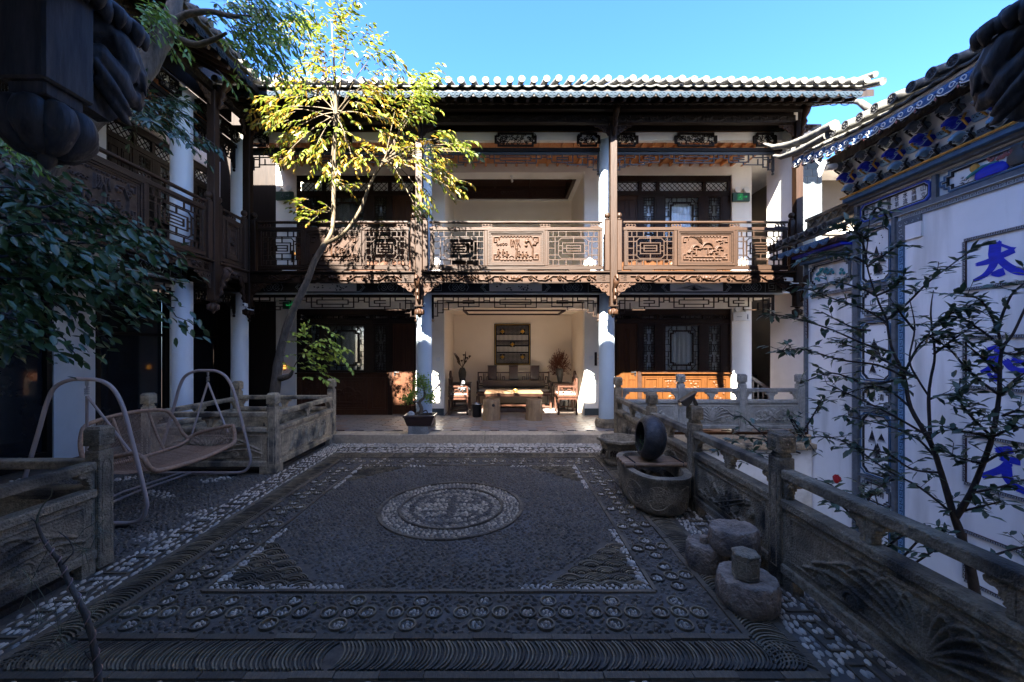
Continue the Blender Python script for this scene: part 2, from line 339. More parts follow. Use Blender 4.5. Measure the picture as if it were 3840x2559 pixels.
def motif(kind, w, h, seed):
    r = random.Random(seed); s = []
    t = min(w, h)
    def corner(sx, sz):
        ox = .05*t if sx > 0 else w-.05*t; oz = .05*t if sz > 0 else h-.05*t
        s.append((([(ox+sx*.2*t, oz+sz*.1*t), (ox+sx*.2*t, oz), (ox, oz), (ox, oz+sz*.2*t), (ox+sx*.1*t, oz+sz*.2*t), (ox+sx*.1*t, oz+sz*.08*t)]), .018*t, .7))
    if kind in ('scene', 'mush', 'vase'):
        for sx in (1, -1):
            for sz in (1, -1): corner(sx, sz)
        for u in np.arange(.3*t, w-.3*t, .13*t):
            for zz in (.05*t, h-.05*t): s.append((arc(u+.05*t, zz, .045*t, 0, PI if zz > h/2 else -PI, 5), .016*t, .6))
    if kind == 'scene':
        for k in range(7):                                   # willow strands
            x = w*(.38+.03*k); s.append(([(x, h*.86), (x+r.uniform(-.02,.02)*w, h*.7), (x+r.uniform(-.03,.03)*w, h*(.45+r.random()*.15))], .016*t, 1))
        s.append(([(w*.5, h*.12), (w*.52, h*.5), (w*.45, h*.85)], .035*t, 1))
        s.append(([(w*.85, h*.15), (w*.86, h*.5), (w*.78, h*.8), (w*.7, h*.78)], .03*t, 1))
        for k in range(9): s.append(([(w*(.68+.26*r.random()), h*(.6+.25*r.random()))], .06*t, .9))
        for cx in (.12, .22, .3, .56, .64, .72):             # figures
            z = .3+r.uniform(-.05,.08)
            s.append(([(w*cx, h*(z-.14)), (w*cx, h*z)], .04*t, 1)); s.append(([(w*cx, h*(z+.08))], .028*t, 1))
            s.append(([(w*cx, h*z), (w*(cx+.04), h*(z-.05))], .018*t, .8))
        for k in range(6): s.append((arc(w*(.12+.14*k), h*.12, .08*t, .2, PI-.2, 6), .018*t, .6))
        for k in range(4): s.append((spiral(w*(.1+.06*k), h*.66, .02*t, .06*t, k, 1, 8), .014*t, .6))
    if kind == 'mush':
        for cx, cz, q in ((.3,.45,.16),(.55,.48,.24),(.8,.42,.14),(.2,.3,.1),(.68,.28,.12)):
            s.append((arc(w*cx, h*cz, q*t, .1, PI-.1, 8), .045*t, 1)); s.append(([(w*cx, h*cz), (w*cx, h*(cz-.22))], .04*t, .8))
            s.append(([(w*(cx-.08), h*(cz+.02)), (w*(cx+.08), h*(cz+.02))], .03*t, .8))
        for k in range(7): s.append((arc(w*.3, h*.5, (.3+.04*k)*t, .6+.3*k/2, 1.2+.3*k/2, 5), .015*t, .8))
        for k in range(8): s.append(([(w*(.75+.15*r.random()), h*(.65+.2*r.random()))], .04*t, .8))
        s.append(([(w*.1, h*.15), (w*.9, h*.14)], .035*t, .6))
    if kind == 'vase':
        s.append(([(w*.5, h*.25), (w*.5, h*.5)], .12*t, 1)); s.append(([(w*.42, h*.56), (w*.58, h*.56)], .03*t, 1))
        for k in range(6): s.append(([(w*.5, h*.56), (w*(.5+(k-2.5)*.05), h*.82)], .022*t, 1))
        s.append((spiral(w*.3, h*.45, .03*t, .16*t, 0, 1.3), .03*t, .8)); s.append((spiral(w*.7, h*.4, .03*t, .14*t, 2, 1.3), .03*t, .8))
        s.append(([(w*.15, h*.2), (w*.85, h*.2)], .04*t, .7))
    if kind == 'orchid':
        o = .06*t; s.append((rect(o, w-o, o, h-o), .012*t, .45))
        for k in range(13):
            a = .25+(k/12)*2.65; L = h*(.75+.5*abs(math.cos(a)))*1.05; x1 = w*.5+L*math.cos(a)*1.0; z1 = h*.12+L*math.sin(a)*.85
            x1 = w*.5+(x1-w*.5)*min(1.8, w/h*.42); s.append((smooth_pts([(w*.5, h*.12), (w*.5+(x1-w*.5)*.3, h*.12+(z1-h*.12)*.7), (w*.5+(x1-w*.5)*.7, z1), (x1, z1-.22*h)], [1]*4, 5)[0], .034*t, .75))
        for cx in (.16, .28, .74, .86): s.append((arc(w*cx, h*.15, .16*t, .1, PI-.1, 8), .03*t, .8)); s.append(([(w*cx, h*.15)], .14*t, .6))
    if kind == 'lotus':
        o = .06*t; s.append((rect(o, w-o, o, h-o), .012*t, .45))
        for k in range(18):
            cx = w*r.uniform(.15, .85); cz = h*r.uniform(.3, .8); q = t*r.uniform(.06, .13)
            s.append(([(cx, cz)], q, .7)); s.append((arc(cx, cz, q*.9, r.random()*6, r.random()*6+3, 7), .016*t, 1))
        for k in range(9): s.append((arc(w*(.08+.105*k), h*.1, .13*t, .3, PI-.3, 6), .025*t, .9))
        for k in range(6): s.append(([(w*r.uniform(.3,.7), h*.15), (w*r.uniform(.2,.8), h*.7)], .018*t, .8))
    if kind == 'bamboo':
        o = .06*t; s.append((rect(o, w-o, o, h-o), .012*t, .45))
        for k in range(6):
            x = w*(.2+.12*k); s.append(([(x-.06*w, h*.1), (x, h*.45), (x+r.uniform(-.03,.05)*w, h*.8)], .05*t, .9)); s.append(([(x+.03*w, h*.1), (x+.03*w, h*.5)], .03*t, 1))
        for k in range(14): s.append(([(w*r.uniform(.25,.85), h*r.uniform(.65,.85))], .05*t, .9))
        s.append((spiral(w*.85, h*.5, .05*t, .2*t, 0, 1.2), .02*t, .7))
    if kind == 'scroll':
        u = 2.1*h; n = max(1, int(w/u)); u = w/n
        for k in range(n):
            cx = u*(k+.5); up = 1 if k % 2 else -1
            s.append((spiral(cx, h*.5, .06*h, .36*h, -up*PI/2*0+ (0 if k % 2 else PI), 1.15*up, 12), .075*h, .9))
            s.append(([(cx-.5*u, h*(.5-.3*up)), (cx-.25*u, h*(.5-.28*up)), (cx, h*(.5-.36*up)), (cx+.3*u, h*(.5)), (cx+.5*u, h*(.5+.3*up))], .07*h, .8))
            s.append(([(cx+.38*u, h*(.5-.25*up))], .15*h, 1)); s.append(([(cx+.2*u, h*(.5+.35*up))], .1*h, .9))
        for k in (-1, 0, 1): s.append(([(w*.5+k*.5*h, h*.52)], (.3 if k else .38)*h, 1.2))
    if kind == 'blob':
        for k in range(int(26*w/h)):
            cx = r.uniform(.04, .96)*w; cz = r.uniform(.08, .92)*h; s.append((spiral(cx, cz, .01*t, .1*t, r.random()*6, r.choice((-1,1))*1.1, 8), .03*t, r.uniform(.6, 1)))
    if kind == 'medal':
        s.append((rect(.05*w, .95*w, .05*h, .95*h), .02*t, .5)); s.append((arc(w/2, h/2, .38*t, 0, 2*PI, 24), .025*t, .8))
        for k in range(16): a = k*PI/8; s.append((spiral(w/2+.24*t*math.cos(a), h/2+.24*t*math.sin(a), .01, .06*t, a, 1), .02*t, 1))
        s.append(([(w/2, h/2)], .1*t, 1))
    return s
RC = {}
def relief_mesh(kind, w, h, depth, m, res=110, seed=1):
    k = (kind, round(w, 2), round(h, 2), m.name, seed)
    if k not in RC:
        nx = max(8, int(res*w/math.sqrt(w*h))); ny = max(8, int(res*h/math.sqrt(w*h)))
        if nx*ny > 16000: q = math.sqrt(16000/(nx*ny)); nx = int(nx*q); ny = int(ny*q)
        RC[k] = relief(nx, ny, w, h, motif(kind, w, h, seed), depth, 'carving', m)
    return RC[k]

def merge(S):
    hz, vt, o = {}, {}, []
    for a, b_, c, d in S:
        if abs(a-c) < 1e-6: vt.setdefault(round(a, 4), []).append((min(b_, d), max(b_, d)))
        elif abs(b_-d) < 1e-6: hz.setdefault(round(b_, 4), []).append((min(a, c), max(a, c)))
        else:
            k = tuple(round(v, 4) for v in ((a, b_, c, d) if a < c else (c, d, a, b_)))
            if k not in o: o.append(k)
    for D, v in ((hz, 0), (vt, 1)):
        for k, L in D.items():
            L.sort(); cur = list(L[0])
            for s_, e in L[1:]:
                if s_ <= cur[1]+1e-4: cur[1] = max(cur[1], e)
                else: o.append((k, cur[0], k, cur[1]) if v else (cur[0], k, cur[1], k)); cur = [s_, e]
            o.append((k, cur[0], k, cur[1]) if v else (cur[0], k, cur[1], k))
    return o
def segs(b, S, x0, z0, W, H, t, y0, y1):
    S = merge(S)
    for a in S:
        xa, za, xb, zb = x0+a[0]*W, z0+a[1]*H, x0+a[2]*W, z0+a[3]*H
        if abs(xa-xb) < 1e-6: b.box(xa-t/2, xa+t/2, y0, y1, min(za, zb)-t/2, max(za, zb)+t/2)
        elif abs(za-zb) < 1e-6: b.box(min(xa, xb)-t/2+.0007, max(xa, xb)+t/2-.0007, y0+.0013, y1-.0013, za-t/2+.0007, za+t/2-.0007)
        else: b.bar((xa, (y0+y1)/2, za), (xb, (y0+y1)/2, zb), (y1-y0)-.004, t*.9, up=(0,1,0) if False else (xb-xa and -(zb-za) or 0, 0, xb-xa))
def mirx(S): return S+[(1-a[0], a[1], 1-a[2], a[3]) for a in S]
def mirz(S): return S+[(a[0], 1-a[1], a[2], 1-a[3]) for a in S]
def text_mesh(txt, size, m, depth=.002, name='lettering'):
    c = bpy.data.curves.new(name, 'FONT'); c.body = txt; c.size = size; c.extrude = depth; c.align_x = 'CENTER'; c.align_y = 'CENTER'
    o = bpy.data.objects.new(name, c); COL.objects.link(o); dg = bpy.context.evaluated_depsgraph_get()
    me = bpy.data.meshes.new_from_object(o.evaluated_get(dg)); me.name = name; bpy.data.objects.remove(o); bpy.data.curves.remove(c)
    me.materials.clear(); me.materials.append(m); return me
# ================================================================== SETTING: ground, platform, terrace
b = B(); b.box(-60, 60, -60, 90, -1.9, -1.8); b.obj('ground', M['soil'], kind='structure')
b = B(); b.box(-9, 2.12, -4, 7.23, -.4, -.0165); b.obj('courtyard_floor', M['mortar'], kind='structure')
# ------------------------------------------------------------------ halls
def cloud(w, h, n=3):
    pts = [(-w/2, 0)]
    for k in range(n):
        cx = -w/2+w*(k+.5)/n; r = w/n/2
        pts += [(cx+r*math.cos(a), h*.45+h*.55*math.sin(a)*(1 if k == n//2 else .75)) for a in (PI, 2.4, PI/2, .75, 0)]
    return pts+[(w/2, 0)]
RAIL = mirx(mirz([(0,.5,.13,.5),(0,.3,.13,.3),(0,.16,1,.16),(.13,.16,.13,.84),(.13,.3,.18,.3),(0,0,0,.5),(.2,.28,.2,.5),(.2,.28,.26,.2),(.26,.2,.74,.2),(.28,.34,.28,.5),
      (.28,.34,.72,.34),(.2,.42,.28,.42),(.36,.42,.36,.5),(.36,.42,.64,.42),(.35,0,.35,.16),(.65,0,.65,.16),(.5,.16,.5,.2),(.5,.2,.5,.34),(.09,0,.09,.16),(.2,0,.2,.16)]))+[(0,0,1,0),(0,1,1,1),(.28,.5,.36,.5),(.36,.5,.64,.5)]
def carved_panel(root, x0, x1, z0, z1, y, kind, seed, m='wood_carved', fr='wood_h'):
    w_ = x1-x0; h_ = z1-z0; f = B()
    for k, (a, d) in enumerate(((0, .045), (.03, .03), (.055, .012))):
        o = [(x0+a, z0+a), (x1-a, z0+a), (x1-a, z1-a), (x0+a, z1-a)]; a2 = a+.03
        i = [(x0+a2, z0+a2), (x1-a2, z0+a2), (x1-a2, z1-a2), (x0+a2, z1-a2)]
        f.ring(o, i, 'y', y-d, y+.02)
    p = f.obj('carved_panel', M[fr], root, bevel=.003)
    q = B(); q.box(x0+.08, x1-.08, y-.004, y+.012, z0+.08, z1-.08); q.obj('panel_board', M[m], p)
    me = relief_mesh(kind, w_-.2, h_-.2, .034, M[m], res=125, seed=seed)
    link('carving', me, p, (x0+.1, y-.0045, z0+.1))
    return p
def rail_bay(root, xa, xb, kind, seed, full=True):
    x0 = xa+.12; x1 = xb-.12; m = M['wood_h']
    B().box(x0, x1, -.035, .035, 4.075, 4.115).obj('handrail', m, root, bevel=.012, seg=2)
    B().box(x0, x1, -.028, .028, 3.94, 4.0).obj('top_rail', m, root, bevel=.006)
    B().box(x0, x1, -.028, .028, 3.20, 3.27).obj('bottom_rail', m, root, bevel=.006)
    W = x1-x0; c = (x0+x1)/2; ws = [x0+.045, c-.57, c+.57, x1-.045] if full else [x0+.04, x1-.04]
    for s_ in ws: B().box(s_-.03, s_+.03, -.026, .026, 3.272, 3.938).obj('stile', M['wood'], root, bevel=.006)
    for s_ in ([x0+.14, c-.55, c+.55, x1-.14] if full else [c]):
        q = B()
        for dx in (-.06, 0, .06):
            q.ring([(s_+dx+.035*math.cos(a)*1.1, 4.037+.033*math.sin(a)) for a in np.arange(0, 6.2, .785)], [(s_+dx+.022*math.cos(a)*1.1, 4.037+.019*math.sin(a)) for a in np.arange(0, 6.2, .785)], 'y', -.012+dx*.02, .012+dx*.02)
        q.box(s_-.11, s_+.11, -.014, .014, 4.001, 4.009); q.obj('cloud_block', M['wood_carved'], root)
    for s_ in ([c-1.2, c, c+1.2] if full else [c]): 
        q = B(); q.prism([(s_-.22,3.2),(s_-.2,3.185),(s_-.14,3.17),(s_+.14,3.17),(s_+.2,3.185),(s_+.22,3.2)], 'y', -.02, .02); q.obj('foot_block', m, root)
    if full:
        for a, b_ in ((ws[0]+.03, ws[1]-.03), (ws[2]+.03, ws[3]-.03)):
            q = B(); segs(q, RAIL, a+.012, 3.285, b_-a-.024, .64, .017, -.011, .011); q.obj('lattice', M['wood_h'], root)
        carved_panel(root, ws[1]+.031, ws[2]-.031, 3.272, 3.938, 0, kind, seed)
    else: carved_panel(root, ws[0]+.031, ws[1]-.031, 3.272, 3.938, 0, 'medal', seed)
_sc = 1/1365.
HANG_H = [(-1e3,0,0,0)]
def hang_pattern():
    S = []
    def H(z, a, b_): S.append(((a-290)/1365, z, (b_-290)/1365, z))
    def V(x, a, b_): S.append(((x-290)/1365, a, (x-290)/1365, b_))
    for z, a, b_ in ((310,290,375),(365,372,545),(338,500,672),(288,540,630),(310,540,630),(300,672,712),(300,760,800),(285,712,760),(345,800,973),(282,845,973),(318,845,973),(300,800,845),(288,330,460),(390,330,372),(418,290,332)): H(z, a, b_)
    for x, a, b_ in ((460,262,288),(330,288,418),(375,262,390),(545,338,365),(500,262,338),(672,262,338),(585,262,288),(586,310,338),(630,288,310),(712,262,300),(760,262,300),(800,262,345),(888,262,282),(888,318,345),(845,285,315),(420,310,365),(315,310,340)): V(x, a, b_)
    S = [(a, -(b_-262)/418., c, -(d-262)/418.) for a, b_, c, d in S]
    return S+[(1-a, b_, 1-c, d) for a, b_, c, d in S]
HP = hang_pattern()
def hang_screen(root, x0, x1, ztop, y, m='wood', k=1.0, pend=True):
    q = B(); W = x1-x0
    q.box(x0, x1, y-.02, y+.02, ztop-.055, ztop)
    segs(q, HP, x0+.02, ztop-.055, W-.04, k, .018, y-.011, y+.011)
    q.obj('lattice_screen', M[m], root)
    for s_ in (x0+.02, x1-.02):
        q = B(); q.box(s_-.02, s_+.02, y-.018, y+.018, ztop-.055-.4*k, ztop-.056)
        q.lathe([(.012,0),(.024,.01),(.026,.03),(.014,.05),(.014,.06),(.026,.075),(.026,.085)][::1], 8, (s_, y, ztop-.055-.4*k-.086)); q.obj('pendant', M[m], root)
def column(root, x, y, z0, z1, base=True):
    q = B(); q.lathe([(.155, z0+(.17 if base else 0)), (.152, z1)], 32, (x, y, 0)); c = q.obj('column', M['paint_white'], root, smooth=40)
    if base:
        B().lathe([(.23, z0), (.235, z0+.1), (.215, z0+.17), (.165, z0+.175)], 8, (x, y, 0), a0=PI/8).obj('column_base', M['stone_dark'], root, bevel=.008)
def lotus(root, x, y, z, s=1, m='wood_carved'):
    q = B(); q.lathe([(.045*s, z), (.05*s, z+.02*s), (.02*s, z+.024*s)], 10, (x, y, 0))
    for k in range(8):
        a = k*PI/4+.39; dx, dy = math.cos(a), math.sin(a)
        q.tube([(x+dx*.03*s, y+dy*.03*s, z-.015*s), (x+dx*.062*s, y+dy*.062*s, z-.05*s), (x+dx*.06*s, y+dy*.06*s, z-.1*s), (x+dx*.03*s, y+dy*.03*s, z-.135*s)], [.012*s, .036*s, .034*s, .012*s], 8) if s < 1.2 else q.tube(*smooth_pts([(x+dx*.03*s, y+dy*.03*s, z-.01*s), (x+dx*.064*s, y+dy*.064*s, z-.04*s), (x+dx*.07*s, y+dy*.07*s, z-.08*s), (x+dx*.045*s, y+dy*.045*s, z-.13*s), (x+dx*.02*s, y+dy*.02*s, z-.15*s)], [.015*s, .04*s, .044*s, .03*s, .006*s], 5), 14)
    q.lathe([(.005, z-.19*s), (.02*s, z-.17*s), (.022*s, z-.15*s), (.05*s, z-.13*s), (.06*s, z-.08*s), (.05*s, z-.02*s), (.03*s, z)], 12, (x, y, 0))
    return q.obj('lotus_drop', M[m], root, smooth=50)
def corner_bracket(root, x, y, z, sgn, s=1, m='wood_carved', seed=3):
    me = relief_mesh('blob', .34, .2, .03, M[m], res=60, seed=seed)
    poly = [(0,0),(.36,0),(.36,-.03),(.28,-.05),(.25,-.09),(.18,-.11),(.15,-.16),(.08,-.18),(.04,-.24),(0,-.25)]
    q = B(); q.prism([(x+sgn*p[0]*s, z+p[1]*s) for p in poly][::int(sgn)], 'y', y-.012, y+.012)
    for i, (px, pz) in enumerate(((.06,-.06),(.15,-.045),(.26,-.03),(.06,-.16),(.13,-.11),(.21,-.075))):
        cx, cz = x+sgn*px*s, z+pz*s
        q.tube([(cx+.03*s*math.cos(a)*(1-a/9), y-.018, cz+.03*s*math.sin(a)*(1-a/9)) for a in np.arange(i, i+5.5, .6)], .011*s, 6)
    q.obj('corner_bracket', M[m], root)
def front_bracket(root, x, y, z, s=1, m='wood_carved'):
    """curled carved bracket standing out in front of a post"""
    q = B()
    q.tube([(x, y-.02, z-.42*s), (x, y-.07*s, z-.36*s), (x, y-.05*s, z-.3*s), (x, y-.1*s, z-.24*s), (x, y-.08*s, z-.17*s), (x, y-.13*s, z-.1*s), (x, y-.16*s, z-.03*s), (x, y-.13*s, z+.03*s)], [.02*s,.035*s,.03*s,.045*s,.038*s,.055*s,.062*s,.04*s], 8)
    q.tube([(x, y-.13*s, z+.03*s), (x, y-.2*s, z+.035*s), (x, y-.23*s, z-.01*s), (x, y-.19*s, z-.04*s)], [.035*s,.035*s,.025*s,.012*s], 8)
    q.obj('front_bracket', M[m], root, smooth=60)
def hanging_post(root, x, y, front=True, z1=6.0, m='wood'):
    B().box(x-.065, x+.065, y-.065, y+.065, 2.52, z1).obj('hanging_post', M[m], root, bevel=.008)
    B().cbox(x, y, 2.51, .16, .16, .02).obj('post_collar', M[m], root, bevel=.004)
    lotus(root, x, y, 2.475)
    corner_bracket(root, x-.067, y, 2.955, -1); corner_bracket(root, x+.067, y, 2.955, 1)
    corner_bracket(root, x-.067, y, 5.93, -1, .8, 'wood_carved'); corner_bracket(root, x+.067, y, 5.93, 1, .8)
    front_bracket(root, x, y-.07, 3.0)
    front_bracket(root, x, y-.07, 6.16, 1.1)
def newel(root, x):
    q = B(); q.box(x-.045, x+.045, -.045, .045, 3.18, 4.13); q.obj('newel', M['wood'], root, bevel=.006)
    B().lathe([(.03,4.131),(.048,4.14),(.048,4.155),(.028,4.165),(.028,4.175),(.045,4.19),(.056,4.22),(.05,4.25),(.03,4.275),(.005,4.282)], 16, (x, 0, 0)).obj('newel_ball', M['wood'], root, smooth=40)
def painted_beam(root, x0, x1, y, z0, z1, kind):
    bm = B().box(x0, x1, y-.1, y+.1, z0, z1).obj('painted_beam', M['beam_black'], root)
    B().box(x0, x1, y-.13, y+.12, z0-.022, z0-.0015).obj('beam_edge', M['line_grey'], root)
    c = (x0+x1)/2; h = z1-z0; zc = (z0+z1)/2; f = y-.101
    B().box(c-.52, c+.52, f-.012, f, z0+.03, z1-.025).obj('cartouche', M['plaster'], bm)
    q = B(); rr = random.Random(int(c*100)+kind)
    def line(pts, r=.004): q.tube([(p[0], f-.004, p[1]) for p in pts], r, 5)
    for s_ in (-1, 1):
        e = c+s_*.52
        for k in (0, .035): line([(e, z0+.02), (e+s_*(.06+k), z0+.03), (e+s_*(.1+k), zc-.03), (e+s_*(.14+k), zc), (e+s_*(.1+k), zc+.03), (e+s_*(.06+k), z1-.03), (e, z1-.02)])
        g = c+s_*(.25*(x1-x0)+.12)+s_*.12
        for m_ in (-1, 1):
            line([(g+m_*.0, zc+.0), (g+m_*.03, zc+.05), (g+m_*.09, zc+.07), (g+m_*.13, zc+.03), (g+m_*.09, zc), (g+m_*.13, zc-.03), (g+m_*.09, zc-.07), (g+m_*.03, zc-.05), (g, zc)])
            line([(g+m_*.04, zc), (g+m_*.06, zc+.03), (g+m_*.09, zc+.02)]); line([(g+m_*.04, zc), (g+m_*.06, zc-.03), (g+m_*.09, zc-.02)])
            line([(g+m_*.16, zc-.07), (g+m_*.2, zc), (g+m_*.16, zc+.07)])
        e2 = c+s_*((x1-x0)/2-.22)
        line([(e2-.05, zc-.07), (e2+.09, zc-.07), (e2+.09, zc+.07), (e2-.05, zc+.07), (e2-.05, zc-.03), (e2+.05, zc-.03), (e2+.05, zc+.03), (e2-.01, zc+.03)])
        line([(e2-.12, z0+.01), (e2-.12, z1-.01)], .003)
    q.obj('scroll_outline', M['line_grey'], bm, kind='stuff')
    q = B()
    for k in range(26):
        if kind == 2:
            a = .15+2.8*k/26; L = .16+.22*abs(math.cos(a)); px = c-.05
            q.tube([(px, f-.014, z0+.045), (px+L*.4*math.cos(a), f-.014, z0+.05+.1*math.sin(a)), (px+L*math.cos(a), f-.014, z0+.055+.1*math.sin(a)*(.7+.3*rr.random()))], [.003, .003, .001], 4)
        else:
            px = c+rr.choice((-.2, .2, .15))+rr.gauss(0, .09); pz = zc+rr.gauss(-.01, .03); r_ = rr.uniform(.008, .022)
            if abs(px-c) < .47: q.lathe([(r_, -.003), (r_*.6, .0)], 6, (px, f-.0125-k*.00005, min(max(pz, z0+.055), z1-.05)), axis='y', sy=.7)
    q.obj('brush_painting', M['ink'], bm)
def upper_beam(root, x0, x1, y):
    B().box(x0, x1, y-.05, y+.05, 5.87, 6.03).obj('white_beam', M['plaster'], root)
    B().box(x0, x1, y-.05, y+.05, 5.655, 5.72).obj('screen_beam', M['wood_dark'], root)
    c = (x0+x1)/2
    for px, w_ in ((c, .84), (x0+.38, .46), (x1-.38, .46)):
        q = B(); rr = random.Random(int(px*50))
        za, zb, zm = 5.73, 6.0, .06
        o = [(px-w_/2, za+zm), (px-w_/2+.06, za+zm), (px-w_/2+.06, za), (px+w_/2-.06, za), (px+w_/2-.06, za+zm), (px+w_/2, za+zm), (px+w_/2, zb-zm), (px+w_/2-.06, zb-zm), (px+w_/2-.06, zb), (px-w_/2+.06, zb), (px-w_/2+.06, zb-zm), (px-w_/2, zb-zm)]
        cx, cz = px, (za+zb)/2
        i = [(cx+(p[0]-cx)*(1-.045/w_*2), cz+(p[1]-cz)*.78) for p in o]; q.ring(o, i, 'y', y-.1, y-.06)
        for k in range(int(w_*95)):
            ax = px+rr.uniform(-.45, .45)*w_; az = cz+rr.uniform(-.095, .095)
            q.tube([(ax+.026*math.cos(t), y-.078, az+.024*math.sin(t)) for t in np.arange(k, k+4.5, .9)], .0085, 5)
        q.obj('openwork_carving', M['wood_dark'], root)
def roof(root, x0, x1, y0, z0, slope, L, sp=.212, r=.052, horn=(), fascia=True, rl=True, tm='roof_tile', disc_detail=False, lift=lambda x: 0.0):
    """eave tip at y0, tile centre z0; slope rise per metre"""
    a = math.atan(slope); ca, sa = math.cos(a), math.sin(a)
    n = int((x1-x0)/sp); 
    # pan bed : corrugated sheet
    V = []; Fq = []; k = n*8+1
    for j, s_ in enumerate((0, L)):
        for i in range(k):
            x = x0+i*sp/8; dip = -.055-.028*math.sin(PI*((i/8.) % 1))
            V.append((x, y0+.02+s_*ca, z0+dip+s_*sa+lift(x)))
    for j, s_ in enumerate((0, L)):
        for i in range(k):
            x = x0+i*sp/8; dip = -.075-.034*math.sin(PI*((i/8.) % 1)); V.append((x, y0+.02+s_*ca, z0+dip+s_*sa-.01+lift(x)))
    for i in range(k-1):
        Fq += [(i, i+1, k+i+1, k+i), (2*k+i+1, 2*k+i, 3*k+i, 3*k+i+1), (i, 2*k+i, 2*k+i+1, i+1)]
    link('pan_tiles', npmesh('pan_tiles', V, Fq, M[tm], False), root)
    q = B(); 
    for s_ in range(int(L/.28)):
        q.tube([(0, s_*.28*ca, s_*.28*sa), (0, (s_+1)*.28*ca, (s_+1)*.28*sa)], [r*1.06, r*.96], 10)
    me = q.mesh('cover_tile_row', M[tm], 40)
    q = B(); q.lathe([(r*1.12, 0), (r*1.12, -.02), (r*.85, -.02), (r*.8, -.014), (r*.3, -.014), (r*.25, -.02), (.002, -.022)], 14, axis='y'); dm = q.mesh('tile_end', M['tile_disc'], 30)
    if disc_detail:
        q = B(); q.lathe([(r*1.15, 0), (r*1.15, -.022), (r*.95, -.022), (r*.93, -.012), (.002, -.012)], 16, axis='y'); dm = q.mesh('tile_end', M['tile_disc'], 30)
        q = B()
        for t in range(9):
            an = t*2*PI/9; q.tube([(r*.15*math.cos(an), -.014, r*.15*math.sin(an)), (r*.55*math.cos(an+.25), -.014, r*.55*math.sin(an+.25)), (r*.85*math.cos(an), -.014, r*.85*math.sin(an))], [.004, .009, .004], 4)
        q.lathe([(r*.97, -.0125), (r*.87, -.0135)], 16, axis='y'); em = q.mesh('medallion_pattern', M['ink'])
    q = B(); w2 = sp/2; pts = [(-w2, .0), (-w2, -.03)]+[(-w2+sp*t/10., -.03-.075*math.sin(PI*t/10.)**.7) for t in range(1, 10)]+[(w2, -.03), (w2, 0)]
    fd = q.prism(pts, 'y', -.008, .008)
    for sgn in (-1, 1):
        q.tube([(sgn*(.03+.025*math.cos(t)), -.011, -.045+.025*math.sin(t)) for t in np.arange(0, 6.3, .7)], .0045, 4)
    q.tube([(w2*.9*math.cos(t), -.011, -.02-.065*abs(math.sin(t))) for t in np.arange(0, 3.2, .3)], .004, 4)
    drip = q.mesh('drip_tile', M['drip_blue' if fascia is True else fascia])
    q = B(); q.tube([(0, 0, 0), (0, .5, .5*slope)], .01, 4)
    q = B(); q.bar((0, 0, 0), (0, .95, .95*slope), .05, .06); rm = q.mesh('rafter', M['wood'])
    for i in range(n+1):
        x = x0+i*sp; o = link('cover_tile_row', me, root, (x+R.uniform(-.006,.006), y0+R.uniform(-.012,.012), z0+lift(x)+R.uniform(-.007,.007)+.018*math.sin(x*.9)), (R.uniform(-.012,.012), 0, R.uniform(-.015,.015))); e = link('tile_end', dm, o, (0, -.001, 0))
        if disc_detail:
            link('tile_pattern', em, o, (0, -.0025, 0))
        if i < n and fascia: link('drip_tile', drip, root, (x+w2, y0+.055, z0-.165+lift(x)))
        if rl and i < n: link('rafter', rm, root, (x+w2, y0+.08, z0-.28+lift(x)))
    # boards above rafters
    if rl is not None:
      q = B(); q.add([(x0, y0+.06, z0-.24), (x1, y0+.06, z0-.24), (x1, y0+.06+L*ca, z0-.24+L*sa), (x0, y0+.06+L*ca, z0-.24+L*sa), (x0, y0+.06, z0-.12), (x1, y0+.06, z0-.12), (x1, y0+.06+L*ca, z0-.12+L*sa), (x0, y0+.06+L*ca, z0-.12+L*sa)], [(0,3,2,1),(4,5,6,7),(0,1,5,4),(1,2,6,5),(2,3,7,6),(3,0,4,7)])
      q.obj('roof_boards', M['wood_dark'], root)
SIDE = mirx(mirz([(0,.06,.5,.06),(0,.12,.25,.12),(.25,.0,.25,.3),(0,.18,.5,.18),(.5,.0,.5,.1),(0,.24,.25,.24),(0,.3,.35,.3),(.35,.18,.35,.34),(0,.36,.3,.36),(.12,.36,.12,.5),(.25,.36,.25,.5),(0,.42,.5,.42),(.38,.42,.5,.5),(0,.48,.25,.48),(.12,.0,.12,.18)]))+[(0,0,0,1),(1,0,1,1),(0,0,1,0),(0,1,1,1)]
CEN = mirx(mirz([(0,0,0,.5),(0,0,.5,0),(.1,.1,.42,.1),(.1,.1,.1,.25),(.1,.25,0,.25),(.2,0,.2,.1),(.35,0,.35,.1),(.1,.1,.2,.02),(0,.12,.1,.12),(.17,.22,.17,.5),(.1,.3,.1,.42),(0,.3,.1,.3),(0,.42,.17,.42),(.3,.1,.3,.16)]))
